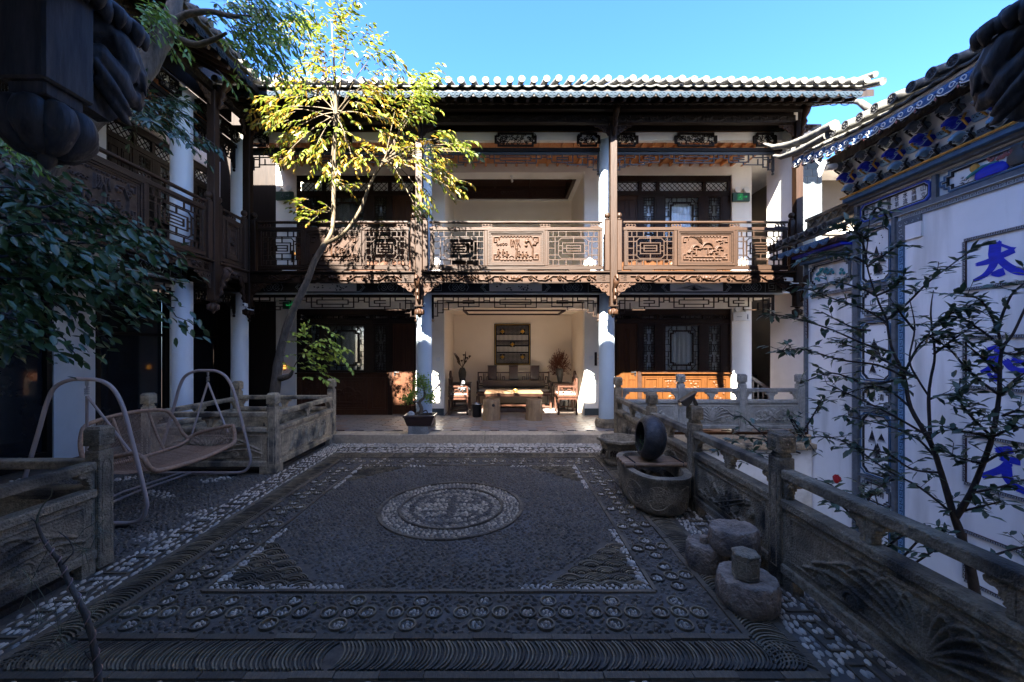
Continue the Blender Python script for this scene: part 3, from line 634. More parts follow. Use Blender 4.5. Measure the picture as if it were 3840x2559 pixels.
def window_wall(root, xa, xb, z0, z1, y, door_left=True, low='wood_sun_orange', m='wood', weave=False, seed=1, frame='wood_red'):
    W = xb-xa
    def X(u): return xa+u*W/2.76 if door_left else xb-u*W/2.76
    def bx(q, u0, u1, za, zb, d=.0, t=.05): q.box(X(u0), X(u1), y-d, y-d+t, za, zb)
    g = thing  # noqa
    fr = B()
    for u0, u1 in ((.56,.66),(1.0,1.17),(2.05,2.2),(2.56,2.76)): bx(fr, u0, u1, z0+1.0, z0+2.16)
    bx(fr, 0, .05, z0, z0+2.16); bx(fr, .56, .66, z0, z0+.999)
    bx(fr, 0, 2.76, z0+2.161, z0+2.26, .004); bx(fr, 0, 2.76, z1-.14, z1, .004)
    for u in (0, .58, 1.0, 2.1, 2.68): bx(fr, u, u+.08, z0+2.262, z1-.142, .001)
    fr.obj('window_frame', M[frame], root, bevel=.004)
    q = B(); bx(q, .64, 2.78, z0+.965, z0+1.0, .06, .12); q.obj('window_sill', M[low], root, bevel=.01)
    q = B(); bx(q, .661, 2.76, z0, z0+.13, .0); bx(q, .661, 2.76, z0+.88, z0+.963, .0)
    for u0, u1 in ((.661,.72),(1.05,1.14),(2.1,2.2),(2.68,2.76)): bx(q, u0, u1, z0+.132, z0+.878)
    bx(q, .7, 2.7, z0+.1, z0+.9, -.035, .01)
    q.obj('lower_frame', M[low], root, bevel=.005)
    for i, (u0, u1) in enumerate(((.72,1.05),(1.14,2.1),(2.2,2.68))):
        c0, c1 = sorted((X(u0), X(u1))); ww = c1-c0
        p = B(); o = [(c0+.004,z0+.134),(c1-.004,z0+.134),(c1-.004,z0+.876),(c0+.004,z0+.876)]; ii = [(c0+.04,z0+.17),(c1-.04,z0+.17),(c1-.04,z0+.84),(c0+.04,z0+.84)]
        p.ring(o, ii, 'y', y-.008, y+.03); p.box(c0+.038, c1-.038, y+.012, y+.024, z0+.168, z0+.842); pp = p.obj('carved_panel', M[low], root, bevel=.004)
        link('carving', relief_mesh('blob' if i != 1 else 'mush', round(ww-.12, 2), .62, .02, M[low], seed=seed+i % 2), pp, (c0+.06, y+.0115, z0+.2))
    # door leaf
    c0, c1 = sorted((X(.052), X(.558)))
    p = B(); p.box(c0, c1, y+.01, y+.04, z0+.02, z0+2.158); d = p.obj('door', M[low if low in ('wood_sun_orange', 'door_shaded') else frame], root, bevel=.003)
    for za, zb in ((.12,.85),(1.0,2.05)):
        for k in range(2):
            w3 = (c1-c0)/2; a = c0+k*w3+.03; e = c0+(k+1)*w3-.03
            p = B(); p.ring([(a,z0+za),(e,z0+za),(e,z0+zb),(a,z0+zb)], [(a+.02,z0+za+.02),(e-.02,z0+za+.02),(e-.02,z0+zb-.02),(a+.02,z0+zb-.02)], 'y', y-.002, y+.0095)
            p.box(a+.035, e-.035, y+.001, y+.0095, z0+za+.035, z0+zb-.035); p.obj('door_panel', M[low if low in ('wood_sun_orange', 'door_shaded') else frame], d)
    hx = X(.5); p = B(); p.box(hx-.02, hx+.02, y-.006, y+.0098, z0+.93, z0+1.05); p.tube([(hx, y-.04, z0+1.01), (hx+(.11 if not door_left else -.11), y-.04, z0+1.01)], .008, 6); p.tube([(hx, y, z0+1.01), (hx, y-.045, z0+1.01)], .01, 6); p.obj('door_handle', M['black_metal'], d)
    # windows
    for u0, u1, cen in ((.66,1.0,0),(1.17,2.05,1),(2.2,2.56,0)):
        c0, c1 = sorted((X(u0), X(u1))); zb, zt = z0+1.002, z0+2.158
        p = B(); p.ring([(c0,zb),(c1,zb),(c1,zt),(c0,zt)], [(c0+.035,zb+.045),(c1-.035,zb+.045),(c1-.035,zt-.045),(c0+.035,zt-.045)], 'y', y+.005, y+.045)
        wd = p.obj('window', M[frame], root)
        B().box(c0+.03, c1-.03, y+.05, y+.054, zb+.03, zt-.03).obj('pane', M['glass_tint'], wd) if not cen else None
        p = B(); ww = c1-c0-.09; hh = zt-zb-.11; segs(p, CEN if cen else SIDE, c0+.045, zb+.055, ww, hh, .013, y+.012, y+.03)
        if cen:
            ox, oz = (c0+c1)/2, (zb+zt)/2; a, c = ww*.31, hh*.37; k1 = .055
            o = [(ox-a+k1,oz-c),(ox+a-k1,oz-c),(ox+a-k1,oz-c+k1),(ox+a,oz-c+k1),(ox+a,oz+c-k1),(ox+a-k1,oz+c-k1),(ox+a-k1,oz+c),(ox-a+k1,oz+c),(ox-a+k1,oz+c-k1),(ox-a,oz+c-k1),(ox-a,oz-c+k1),(ox-a+k1,oz-c+k1)]
            p.ring([(ox+(q[0]-ox)*1.13, oz+(q[1]-oz)*1.09) for q in o], o, 'y', y+.008, y+.036)
        p.obj('lattice', M[m], wd)
        # curtain folds behind the glass
        V = []; Fq = []; n = 40; cw = c1-c0
        for i in range(n+1):
            xx = c0+cw*i/n; yy = y+.12+.012*math.sin(i*1.3)+.006*math.sin(i*3.1); V += [(xx, yy, zb), (xx, yy, zt)]
        for i in range(n): Fq.append((2*i, 2*i+2, 2*i+3, 2*i+1))
        link('curtain', npmesh('curtain', V, Fq, M['curtain_shaded' if low == 'door_shaded' else 'curtain'], True), wd)
        if cen: B().box(c0+.03, c1-.03, y+.05, y+.054, zb+.03, zt-.03).obj('pane', M['glass_tint'], wd)
    # transom
    for u0, u1 in ((.08,.58),(.66,2.1),(2.18,2.68)):
        c0, c1 = sorted((X(u0), X(u1))); za, zb = z0+2.27, z1-.15; hh = zb-za
        tr = B(); 
        if weave:
            st = .06
            k = int((c1-c0)/st)
            for i in range(k):
                xx = c0+i*st+st/2
                for j in range(int(hh/st)):
                    zz = za+j*st+st/2; s_ = 1 if (i+j) % 2 else -1; e = st*.68
                    tr.bar((xx-e, y+.02+.004*s_, zz-s_*e), (xx+e, y+.02+.004*s_, zz+s_*e), .012, .012, up=(0,1,0))
        else:
            segs(tr, RAIL, c0, za, c1-c0, hh, .012, y+.012, y+.028)
        tr.obj('transom_lattice', M[m], root)
        B().box(c0, c1, y+.06, y+.066, za, zb).obj('transom_pane', M['curtain'], root)
    B().box(min(xa, xb), max(xa, xb), y+.3, y+.32, z0, z1+.9 if z0 > 1 else z1+.1).obj('inner_wall', M['wood_dark'], root)
mat('glass_tint', (.75,.8,.8), (.7,.75,.75), 2, .03, trans=.95)
def ceiling_rafters(root, x0, x1, y0, y1, z, flat=True):
    B().box(x0, x1, y0, y1, z+.07, z+.1).obj('veranda_ceiling', M['wood_rafter'], root)
    q = B(); q.box(0, .045, y0, y1, z, z+.069); me = q.mesh('ceiling_rafter', M['wood_rafter'])
    for i in range(int((x1-x0)/.24)): link('ceiling_rafter', me, root, (x0+.05+i*.24, 0, 0))
def frieze(root, x0, x1, seed, fu=True):
    B().box(x0, x1, -.03, .04, 2.96, 3.115).obj('frieze_board', M['wood_h'], root)
    w_ = x1-x0-.5
    link('frieze_carving', relief_mesh('scroll', round(w_, 2), .125, .042, M['wood_carved'], res=115, seed=seed), root, (x0+.25, -.031, 2.975))
    B().box(x0, x1, -.075, .05, 3.135, 3.17).obj('floor_edge', M['wood_h'], root, bevel=.008)
    B().box(x0, x1, -.03, .06, 3.116, 3.134).obj('floor_edge_painted_shade', M['wood_dark'], root)  # dark strip stands in for the shadow below the floor edge
    for c in (.3, .5, .7):
        xx = x0+(x1-x0)*c; B().prism([(xx-.3,2.96),(xx-.26,2.945),(xx+.26,2.945),(xx+.3,2.96)], 'y', -.025, .03).obj('frieze_tab', M['wood_h'], root)
    if fu:
        for xx in (x0+.13, x1-.13): link('lucky_character', FU, root, (xx, -.033, 3.037), (PI/2, 0, 0))
FU = text_mesh('福', .12, M['wood'], .004)

# ---- main hall
HY = 7.53
hall = thing('main_hall', 'two storey timber courtyard hall with carved balcony and open seating alcove facing the camera', 'building', (0, HY, 0))
PX = [-4.84, -1.6, 2.06, 5.55]
for i, x in enumerate(PX):
    hanging_post(hall, x, 0)
    for s_ in ((1,) if i == 0 else (-1,) if i == 3 else (-1, 1)): newel(hall, x+s_*.115)
for i in range(3):
    xa, xb = PX[i]+.07, PX[i+1]-.07
    rail_bay(hall, xa, xb, ('vase', 'scene', 'mush')[i], 4+i); frieze(hall, xa, xb, i+1)
    cx0, cx1 = (PX[i]+.09 if i else -5.2)+.06, (PX[i+1]-.15 if i < 2 else 5.42)
    painted_beam(hall, cx0-.1, cx1+.1, .47, 2.815, 3.04, (0, 1, 2)[i])
    hang_screen(hall, cx0, cx1, 2.79, .47); hang_screen(hall, cx0, cx1, 5.654, .47, 'screen_skylit', .8)
    upper_beam(hall, cx0-.15, cx1+.15, .47)
    B().box(xa, xb, -.05, .05, 5.96, 6.1).obj('eave_beam', M['wood_dark'], hall)
    link('eave_carving', relief_mesh('scroll', round(xb-xa, 2), .12, .02, M['wood_dark'], res=80, seed=3), hall, (xa, -.051, 5.97))
    B().box(xa-.07, xb+.07, -.2, -.1, 6.12, 6.2).obj('purlin', M['wood_dark'], hall)
    B().box(xa-.07, xb+.07, .1, .3, 6.16, 6.3).obj('purlin', M['wood_dark'], hall)
for x in (-5.3, -1.6, 2.06):
    if x > -5: column(hall, x, .47, .145, 2.815)
    if x > -5: column(hall, x, .47, 3.18, 5.87, False)
roof(hall, -5.2, 6.45, -.65, 6.35, .5, 4.8)
q = B(); q.tube([(6.45, -.62, 6.47), (6.45, -.1, 6.66), (6.45, 4, 8.6)], .05, 10); q.tube([(6.6, -.6, 6.36), (6.6, 4, 8.4)], .06, 10); q.obj('gable_ridge', M['roof_tile'], hall, smooth=40)
q = B(); 
for i in range(54): 
    xx = -5.1+i*.212; q.tube([(xx+.08*math.cos(t), -.36, 6.13-.04*abs(math.sin(t))) for t in (0,.5,1,1.57,2.1,2.6,PI)], .008, 4)
q.obj('scalloped_trim', M['wood_dark'], hall); B().box(-5.2, 6.4, -.35, -.33, 6.13, 6.2).obj('trim_board', M['wood_dark'], hall)
B().box(-6.9, 6.0, .36, .40, 6.031, 6.9).obj('upper_board', M['wood_dark'], hall)
for z0, z1 in ((.12, 2.84), (3.13, 6.9)): B().box(-7.2, -5.361, 1.83, 2.03, z0, z1).obj('corner_wall', M['wood_dark'], hall)
B().box(-7.2, 6.0, 1.9, 2.1, 6.1, 7.4).obj('attic_wall', M['wood_dark'], hall)
B().box(-7.2, -5.201, .6, 4.0, 2.85, 3.13).obj('upper_floor', M['wood_dark'], hall)
B().box(-7.2, 6.0, 4.66, 4.7, 0, 8.9).obj('rear_wall', M['plaster_warm'], hall)
# floors, walls
Z0, Z2 = .145, 3.18
w1 = 1.83
B().box(-5.2, 5.82, .05, .6, 3.06, 3.13).obj('floor_edge_board', M['wood_dark'], hall)
B().box(-5.2, 5.82, .601, 4.0, 2.85, 3.13).obj('upper_floor', M['wood_dark'], hall)
B().box(-6.7, 5.82, .42, w1, 2.82, 2.849).obj('lower_ceiling', M['plaster'], hall)
for z0, z1, zt in ((Z0, 2.82, 2.65), (Z2, 6.1, 5.8)):
    for a, c in ((-5.36, -4.9), (-2.07, -1.41), (1.89, 2.6), (5.36, 5.82)):
        B().box(a, c, w1, w1+.2, z0, z1).obj('wall_pier', M['plaster'], hall)
        if z0 < 1:
            B().box(a+.0, c-.0, w1-.012, w1-.001, z0, z0+.16).obj('skirting', M['grey_brick'], hall)
    for a, c in ((-4.9, -2.07), (2.6, 5.36)):
        B().box(a, c, w1, w1+.2, zt, z1).obj('wall_lintel', M['plaster'], hall)
    zc = 2.66 if z0 < 1 else 5.85
    pm = M['plaster_warm']
    B().box(-1.56, -1.411, w1+.201, 3.63, z0, zc+.2).obj('alcove_wall', pm, hall)
    B().box(1.891, 2.05, w1+.201, 3.63, z0, zc+.2).obj('alcove_wall', pm, hall)
    B().box(-1.56, 2.05, 3.631, 3.8, z0, z1).obj('alcove_wall', pm, hall)
    if z0 < 1:
        B().box(-1.41, 1.89, w1, 3.63, zc, zc+.12).obj('alcove_ceiling', pm, hall)
        q = B(); q.ring([(-1.0, w1+.3), (1.5, w1+.3), (1.5, 3.3), (-1.0, 3.3)], [(-.95, w1+.35), (1.45, w1+.35), (1.45, 3.25), (-.95, 3.25)], 'z', zc-.04, zc-.0015); q.obj('ceiling_moulding', M['frame_brown'], hall)
    else:
        q = B(); q.ring([(-1.41, w1), (1.89, w1), (1.89, 3.63), (-1.41, 3.63)], [(-1.3, w1+.37), (1.78, w1+.37), (1.78, 3.58), (-1.3, 3.58)], 'z', zc, zc+.03); q.obj('alcove_ceiling', M['plaster'], hall)
        B().box(-1.41, 1.89, w1-.0, w1+.2, zc+.031, z1).obj('wall_lintel', M['plaster'], hall)
        q = B(); q.ring([(-1.32, w1+.35), (1.8, w1+.35), (1.8, 3.6), (-1.32, 3.6)], [(-1.22, w1+.45), (1.7, w1+.45), (1.7, 3.5), (-1.22, 3.5)], 'z', zc+.031, zc+.36); q.box(-1.32, 1.8, w1+.35, 3.6, zc+.361, zc+.39)
        for k in (1, 2): 
            xx = -1.22+2.92*k/3; q.box(xx-.03, xx+.03, w1+.45, 3.5, zc+.3, zc+.36)
        q.obj('coffered_ceiling', M['wood_furn'], hall)
        for k in range(3):
            a = -1.2+2.92*k/3+.05; p = B(); p.ring([(a, zc+.06), (a+.86, zc+.06), (a+.86, zc+.3), (a, zc+.3)], [(a+.03, zc+.09), (a+.83, zc+.09), (a+.83, zc+.27), (a+.03, zc+.27)], 'y', 3.485, 3.499); pp = p.obj('coffer_panel', M['wood_furn'], hall)
            link('carving', relief_mesh('blob', .76, .15, .012, M['wood_furn'], res=50), pp, (a+.05, 3.499, zc+.105))
window_wall(hall, 2.6, 5.36, Z0, 2.65, w1+.05, True, seed=21)
window_wall(hall, -4.9, -2.07, Z0, 2.65, w1+.05, False, low='door_shaded', seed=21)
window_wall(hall, 2.6, 5.36, Z2, 5.8, w1+.05, True, low='wood_sun_orange', weave=True, seed=21)
window_wall(hall, -4.9, -2.07, Z2, 5.8, w1+.05, False, low='door_shaded', weave=True, seed=21)
ceiling_rafters(hall, -5.3, 5.8, .5, w1, 5.99)
# end wall on the right, stair opening behind
B().box(5.75, 5.8, .1, 1.07, -.2, 2.84).obj('end_wall', M['plaster'], hall); B().box(5.56, 5.63, .1, .9, 2.86, 6.25).obj('end_wall', M['plaster'], hall)
B().box(5.4, 8.8, 4.5, 4.6, Z0, 7.8).obj('stair_wall', M['plaster_shaded'], hall); B().box(6.9, 7.05, 1.6, 4.5, Z0, 6.0).obj('stair_wall', M['plaster_shaded'], hall)
B().box(5.37, 7.0, .5, 4.5, 6.0, 6.1).obj('stair_ceiling', M['plaster'], hall)
B().box(5.82, 6.9, 1.1, 1.95, 2.86, 3.1).obj('upper_landing', M['wood_dark'], hall)
st = thing('staircase', 'dark timber staircase with balusters rising behind the opening right of the ground floor windows', 'staircase', (5.85, HY+2.1, .145))
q = B(); q.bar((0, 0, .95), (1.0, .05, .3), .07, .07); q.obj('handrail', M['wood_furn'], st)
for k in range(8):
    B().bar((.06+k*.12, .02, 0), (.06+k*.12, .02, .88-k*.075), .03, .03, up=(0,1,0)).obj('baluster', M['wood_furn'], st)
for k in range(7): B().box(0, 1, .15+k*.25, .42+k*.25, k*.17, k*.17+.17).obj('stair_step', M['wood_dark'], st)
# grey brick pier at the right end
bp = thing('brick_pillar', 'grey brick pier with pale joints standing behind the right end of the balcony', 'pillar', (6.22, 8.2, 0))
B().box(-.2, .2, -.15, .25, 0, 6.25).obj('mortar_core', M['brick_joint'], bp)
me = B().box(-.096, .096, -.157, -.13, 0, .128).mesh('brick', M['grey_brick']); me2 = B().box(-.045, .045, -.157, -.13, 0, .128).mesh('brick', M['grey_brick'])
ms = B().box(-.207, -.18, -.15, .24, 0, .128).mesh('brick', M['grey_brick'])
for k in range(44):
    z = .05+k*.139
    if k % 2: link('brick', me, bp, (-.105, 0, z)); link('brick', me, bp, (.105, 0, z))
    else: link('brick', me2, bp, (-.156, 0, z)); link('brick', me, bp, (0, 0, z)); link('brick', me2, bp, (.156, 0, z))
    link('brick', ms, bp, (0, 0, z))
nb = thing('side_building', 'plain beige rendered house wall seen between the brick pier and the painted wall', 'building', (8, 9.2, 0))
B().box(-1.5, 3, 0, .3, -1, 5.75).obj('wall', M['plaster_shaded'], nb); B().box(-1.55, 3, -.8, .3, 5.6, 5.7).obj('eave_slab', M['plaster'], nb); B().box(-1.55, 3, -.05, -.001, 4.35, 4.45).obj('wall_band', M['plaster'], nb)

# ---- left wing (turned a quarter)
_keep = {k: M[k] for k in ('wood', 'wood_h', 'wood_carved')}; M['wood'], M['wood_h'], M['wood_carved'] = M['wing_wood'], M['wing_wood_h_lifted'], M['wing_carved_lifted']; _keep['paint_white'] = M['paint_white']; M['paint_white'] = M['wing_paint_lifted']
LX = -4.84
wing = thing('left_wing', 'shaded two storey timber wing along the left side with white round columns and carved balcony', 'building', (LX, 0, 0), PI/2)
LP = [-.7, 2.97, 6.63]
for x in LP: hanging_post(wing, x, 0)
for x in LP:
    for s_ in (-1, 1): newel(wing, x+s_*.115)
newel(wing, 7.53-.115)
for i in range(2):
    xa, xb = LP[i]+.07, LP[i+1]-.07; rail_bay(wing, xa, xb, 'scene', 9); frieze(wing, xa, xb, 5)
rail_bay(wing, 6.7, 7.46, 'medal', 2, False); frieze(wing, 6.7, 7.46, 2, False)
for a, c in ((-.6, 2.85), (3.1, 6.45), (6.75, 7.85)):
    painted_beam(wing, a-.1, c+.1, .47, 2.815, 3.04, 0) if c-a > 2 else B().box(a-.1, c+.1, .37, .57, 2.815, 3.04).obj('beam', M['beam_black'], wing)
    hang_screen(wing, a, c, 2.79, .47, 'wood_dark', .8 if c-a < 2 else 1); hang_screen(wing, a, c, 5.654, .47, 'wood_dark', .8)
    upper_beam(wing, a-.15, c+.15, .47); B().box(a-.1, c+.1, -.05, .05, 5.96, 6.1).obj('eave_beam', M['wood_dark'], wing)
    link('eave_carving', relief_mesh('scroll', round(c-a, 2), .12, .03, M['wood_dark'], res=80, seed=3), wing, (a, -.051, 5.97))
for x in (-.7, 2.97, 6.56, 8.0): column(wing, x, .47, 0, 2.815); column(wing, x, .47, 3.18, 5.87, False)
roof(wing, -2.4, 6.9, -.65, 6.35, .5, 4.2)
B().box(-3, 7.5, .05, .6, 3.06, 3.13).obj('floor_edge_board', M['wood_dark'], wing); B().box(-3, 7.5, .601, 4, 2.85, 3.13).obj('upper_floor', M['wood_dark'], wing)
B().box(-3, 7.6, .36, .40, 6.031, 6.9).obj('upper_board', M['wood_dark'], wing); B().box(-3, 9.4, 1.9, 2.1, 6.1, 7.4).obj('attic_wall', M['wood_dark'], wing)
B().box(-3, 7.5, .42, w1, 2.82, 2.849).obj('lower_ceiling', M['plaster'], wing)
for z0, z1 in ((.02, 2.82), (Z2, 6.1)):
    for a, c in ((5.9, 6.5),) if z0 < 1 else ((6.33, 6.68), (3.2, 3.5), (9.1, 9.4)): B().box(a, c, w1, w1+.2, z0, z1).obj('wall_pier', M['plaster'], wing)
B().box(-3, 9.4, w1+.02, w1+.06, 5.8, 6.1).obj('wall_lintel', M['plaster'], wing)
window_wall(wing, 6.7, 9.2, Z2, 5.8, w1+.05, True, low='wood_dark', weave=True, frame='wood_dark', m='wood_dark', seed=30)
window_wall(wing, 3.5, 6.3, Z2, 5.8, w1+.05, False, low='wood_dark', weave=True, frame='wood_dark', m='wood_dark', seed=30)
for a, c in ((2.4, 4.1), (4.15, 5.88), (6.52, 7.9), (7.95, 9.3)):
    q = B(); q.ring([(a, .02), (c, .02), (c, 2.8), (a, 2.8)], [(a+.07, .2), (c-.07, .2), (c-.07, 2.7), (a+.07, 2.7)], 'y', w1, w1+.06); q.box(a+.07, c-.07, w1+.01, w1+.05, 1.95, 2.0); wd = q.obj('glass_door', M['wood_dark'], wing)
    B().box(a+.06, c-.06, w1+.07, w1+.076, .19, 2.71).obj('pane', M['glass_dark'], wd)
B().box(-3, 9.4, w1+1.5, w1+1.6, 0, 6.1).obj('inner_wall', M['wood_dark'], wing)
ceiling_rafters(wing, -2, 7.9, .5, w1, 5.99)

M.update(_keep)
# ---- rear hall behind the camera: its balcony hangs overhead; an added unseen block shades the court
rear = thing('rear_hall', 'dark carved timber of the gallery hanging overhead close to the camera at both top corners', 'building', (0, 1.43, 0), PI)
roof(rear, -7, 7, 1.1, 6.3, .5, 3.0, rl=False)
B().box(-7, 7, 0, 1.0, 3.05, 3.2).obj('upper_floor', M['wood_dark'], rear); B().box(-7, 7, -.04, .04, 3.0, 3.3).obj('frieze_board', M['wood_dark'], rear)
B().box(-7, 7, 3.2, 3.4, -.4, 7.2).obj('wall', M['plaster'], rear)
tow = thing('shade_block', 'tall unseen rendered block added behind the rear gallery to shade the court', 'building', (0, -3, 0), PI)  # unseen block added to keep the sun off the court
roof(tow, -5.6, 7.2, 0, 12.07, .45, 3.0, rl=False)
B().box(-5.6, 7.2, .5, .8, -.4, 12.6).obj('wall', M['plaster'], tow)
q = B(); q.prism([(4.79, 11.8), (4.79, 12.1), (4.96, 12.9), (5.17, 13.0), (5.39, 14.0), (5.7, 14.8), (7.4, 16.2), (7.4, 11.8)], 'y', -.2, .1); q.obj('shade_gable', M['plaster'], tow)  # added unseen gable, outline shaped to shade the left of the facade
q = B()
for px in (-2.12, 1.64):
    # local x is mirrored: left post of the picture has world x = -1.5
    q = B(); q.box(px-.085, px+.085, -.085, .085, 2.62, 7).obj('hanging_post', M['wood_near'], rear, bevel=.008)
    B().cbox(px, 0, 2.6, .13, .13, .05).obj('post_collar', M['wood_near'], rear, bevel=.006)
    lotus(rear, px, 0, 2.575, 1.21, 'wood_near')
def animal_bracket(px, s, k=.8):
    """carved long-bodied animals standing out from the post towards the court"""
    m = M['wood_near']; q = B()
    def blob(pts, rs, n=12): q.tube([(px+s*p[1]*k, -.03-p[0]*k, 2.655+p[2]*k) for p in pts], [r*k for r in rs], n)
    blob([(.07,0,.34),(.15,.03,.40),(.24,.05,.36),(.31,.05,.27),(.34,.04,.19),(.37,.03,.16),(.41,.03,.19)], [.05,.085,.09,.075,.05,.03,.008])
    blob([(.06,.03,.22),(.13,.05,.25),(.20,.07,.19),(.26,.07,.13),(.30,.06,.115)], [.04,.065,.062,.05,.03]); blob([(.12,.07,.40),(.19,.10,.37),(.24,.11,.28),(.25,.1,.2)], [.03,.05,.045,.02])
    blob([(.24,.06,.16),(.30,.07,.145),(.335,.06,.115),(.36,.05,.11)], [.03,.045,.028,.008])
    blob([(.08,.08,.2),(.14,.1,.12),(.22,.1,.06),(.27,.09,.03)], [.02,.03,.022,.01], 8)
    blob([(.1,.07,.13),(.18,.08,.05),(.26,.07,.0),(.3,.06,.0)], [.02,.026,.02,.008], 8)
    for i in range(4): blob([(.1+.05*i,.09-.01*i,.45-.03*i),(.15+.05*i,.12,.36-.03*i),(.2+.045*i,.11,.26-.03*i)], [.006,.016,.006], 6)
    o = q.obj('animal_bracket', m, rear, smooth=70)
    mo = o.modifiers.new('remesh', 'REMESH'); mo.mode = 'VOXEL'; mo.voxel_size = .006; mo.use_smooth_shade = True
    mo = o.modifiers.new('smooth', 'SMOOTH'); mo.iterations = 3
    q = B(); q.prism([(-a, c) for a, c in ((.086,2.64),(.2,2.63),(.28,2.72),(.28,2.98),(.086,3.0))], 'x', px-.03, px+.025); q.obj('bracket_board', m, rear)
    q = B()
    for i in range(11): q.tube(*smooth_pts([(px+s*(.03+.02*(i%3)), .14-.04*i, 3.06), (px+s*(.10+.015*(i%2)), .14-.04*i, 3.02), (px+s*.10, .12-.04*i, 2.965+.012*(i%3))], [.035, .034, .004], 4), 10)
    q.obj('carved_leaves', m, rear, smooth=60)
animal_bracket(1.64, -1); animal_bracket(-2.12, 1)
# ================================================================== courtyard paving
def pebbles(pos, ang, L, Wd, m, name, parent=None, h=.023):
    """low domes joined in one mesh; pos Nx2"""
    n = len(pos)
    if n == 0: return None
    k = 7; t = np.arange(k)*2*PI/k
    ring = np.stack([np.cos(t), np.sin(t), np.zeros(k)], 1)
    base = np.vstack([ring, ring*[.72,.72,0]+[0,0,.72], [[0,0,1.]]])
    sc3 = np.stack([L/2, Wd/2, np.full(n, h)*NR.uniform(.7,1.3,n)], 1)
    V = base[None]*sc3[:, None]; c, s_ = np.cos(ang)[:, None], np.sin(ang)[:, None]
    x = V[..., 0]*c-V[..., 1]*s_+pos[:, 0:1]; y = V[..., 0]*s_+V[..., 1]*c+pos[:, 1:2]
    tilt = NR.uniform(-.12,.12,(n,1)); z = V[..., 2]-.024+tilt*V[..., 0]
    V = np.stack([x, y, z], -1).reshape(-1, 3)
    q = [(i, (i+1) % k, k+(i+1) % k, k+i) for i in range(k)]; q += [(k+i, k+(i+1) % k, 2*k, 2*k) for i in range(k)]
    qa = [f for f in q[:k]]; ta = [(k+i, k+(i+1) % k, 2*k) for i in range(k)]
    tri = np.array([(a, b_, c_) for a, b_, c_, d in qa]+[(a, c_, d) for a, b_, c_, d in qa]+ta)
    Fq = (tri[None]+(np.arange(n)*(2*k+1))[:, None, None]).reshape(-1, 3)
    return tag(link(name, npmesh(name, V, Fq, m, True), parent), kind='stuff')
def scatter(x0, x1, y0, y1, a, b_, keep=None, ang=None, jit=.3):
    xs = np.arange(x0+a/2, x1-a*.3, a); ys = np.arange(y0+b_/2, y1-b_*.3, b_)
    X, Y = np.meshgrid(xs, ys); X[::2] += a/2
    X = X+NR.uniform(-jit, jit, X.shape)*a; Y = Y+NR.uniform(-jit, jit, Y.shape)*b_
    p = np.stack([X.ravel(), Y.ravel()], 1); p = p[(p[:, 0] > x0+.005) & (p[:, 0] < x1-.005) & (p[:, 1] > y0) & (p[:, 1] < y1)]
    if keep is not None: p = p[keep(p)]
    return p
def put(p, a, L, W_, m, name, parent):
    """near ones as single objects (up to 300 per band list), the rest joined"""
    d = p[:, 1]+np.abs(p[:, 0]+.3)*.25
    n1 = NEAR.get(name, 0); o = np.argsort(d); one, rest = o[:n1], o[n1:]
    if n1:
        NEAR[name] = 0
        k = 8; q = B(); q.lathe([(1, 0), (.95, .3), (.72, .75), (.35, .97), (.02, 1)], k); me = q.mesh(name[:-1], m, 60)
        for i in one: 
            ob = link(name[:-1], me, parent, (p[i, 0], p[i, 1], -.026), (R.uniform(-.08, .08), R.uniform(-.08, .08), a[i]), (L[i]/2, W_[i]/2, .025*R.uniform(.75, 1.2)))
    pebbles(p[rest], a[rest], L[rest], W_[rest], m, name, parent)
NEAR = {'pebbles': 0}
FX0, FX1, FY0, FY1 = -2.13, 1.07, 2.81, 5.87       # field
MX0, MX1, MY0, MY1 = -2.52, 1.45, 2.36, 6.28       # medallion band
AX0, AX1, AY0, AY1 = -2.76, 1.69, 2.08, 6.54       # roof tile band
CX, CY, CR = -.57, 4.33, .76
pav = thing('pebble_mosaic', 'dark pebble mosaic field with a round medallion in the middle of the courtyard', 'paving'); pav['kind'] = 'structure'; del pav['category']; 
band = thing('medallion_border', 'x', 'x'); del band['category']; del band['label']; band['kind'] = 'structure'
tband = thing('roof_tile_border', 'x', 'x'); del tband['category']; del tband['label']; tband['kind'] = 'structure'
wband = thing('white_pebble_border', 'x', 'x'); del wband['category']; del wband['label']; wband['kind'] = 'structure'
del pav['label']
# brick edgings
def edging(x0, x1, y0, y1, w_, parent, L=.27):
    q = B().box(-.5, .5, -w_/2, w_/2, -.03, .0); me = q.mesh('edging_brick', M['brick_dark'])
    for (a, c) in (((x0, y0), (x1, y0)), ((x1, y0), (x1, y1)), ((x1, y1), (x0, y1)), ((x0, y1), (x0, y0))):
        a = Vector(a); c = Vector(c); d = c-a; n = max(1, round(d.length/L)); st = d/n
        for i in range(n):
            p = a+st*(i+.5); o = link('edging_brick', me, parent, (p.x+R.uniform(-.002,.002), p.y+R.uniform(-.002,.002), R.uniform(-.003,.003)), (R.uniform(-.01,.01), 0, math.atan2(d.y, d.x)+R.uniform(-.008,.008)), (st.length-.004, 1, 1))
edging(FX0, FX1, FY0, FY1, .028, pav); edging(MX0, MX1, MY0, MY1, .042, band, .24); edging(AX0, AX1, AY0, AY1, .045, tband, .24)
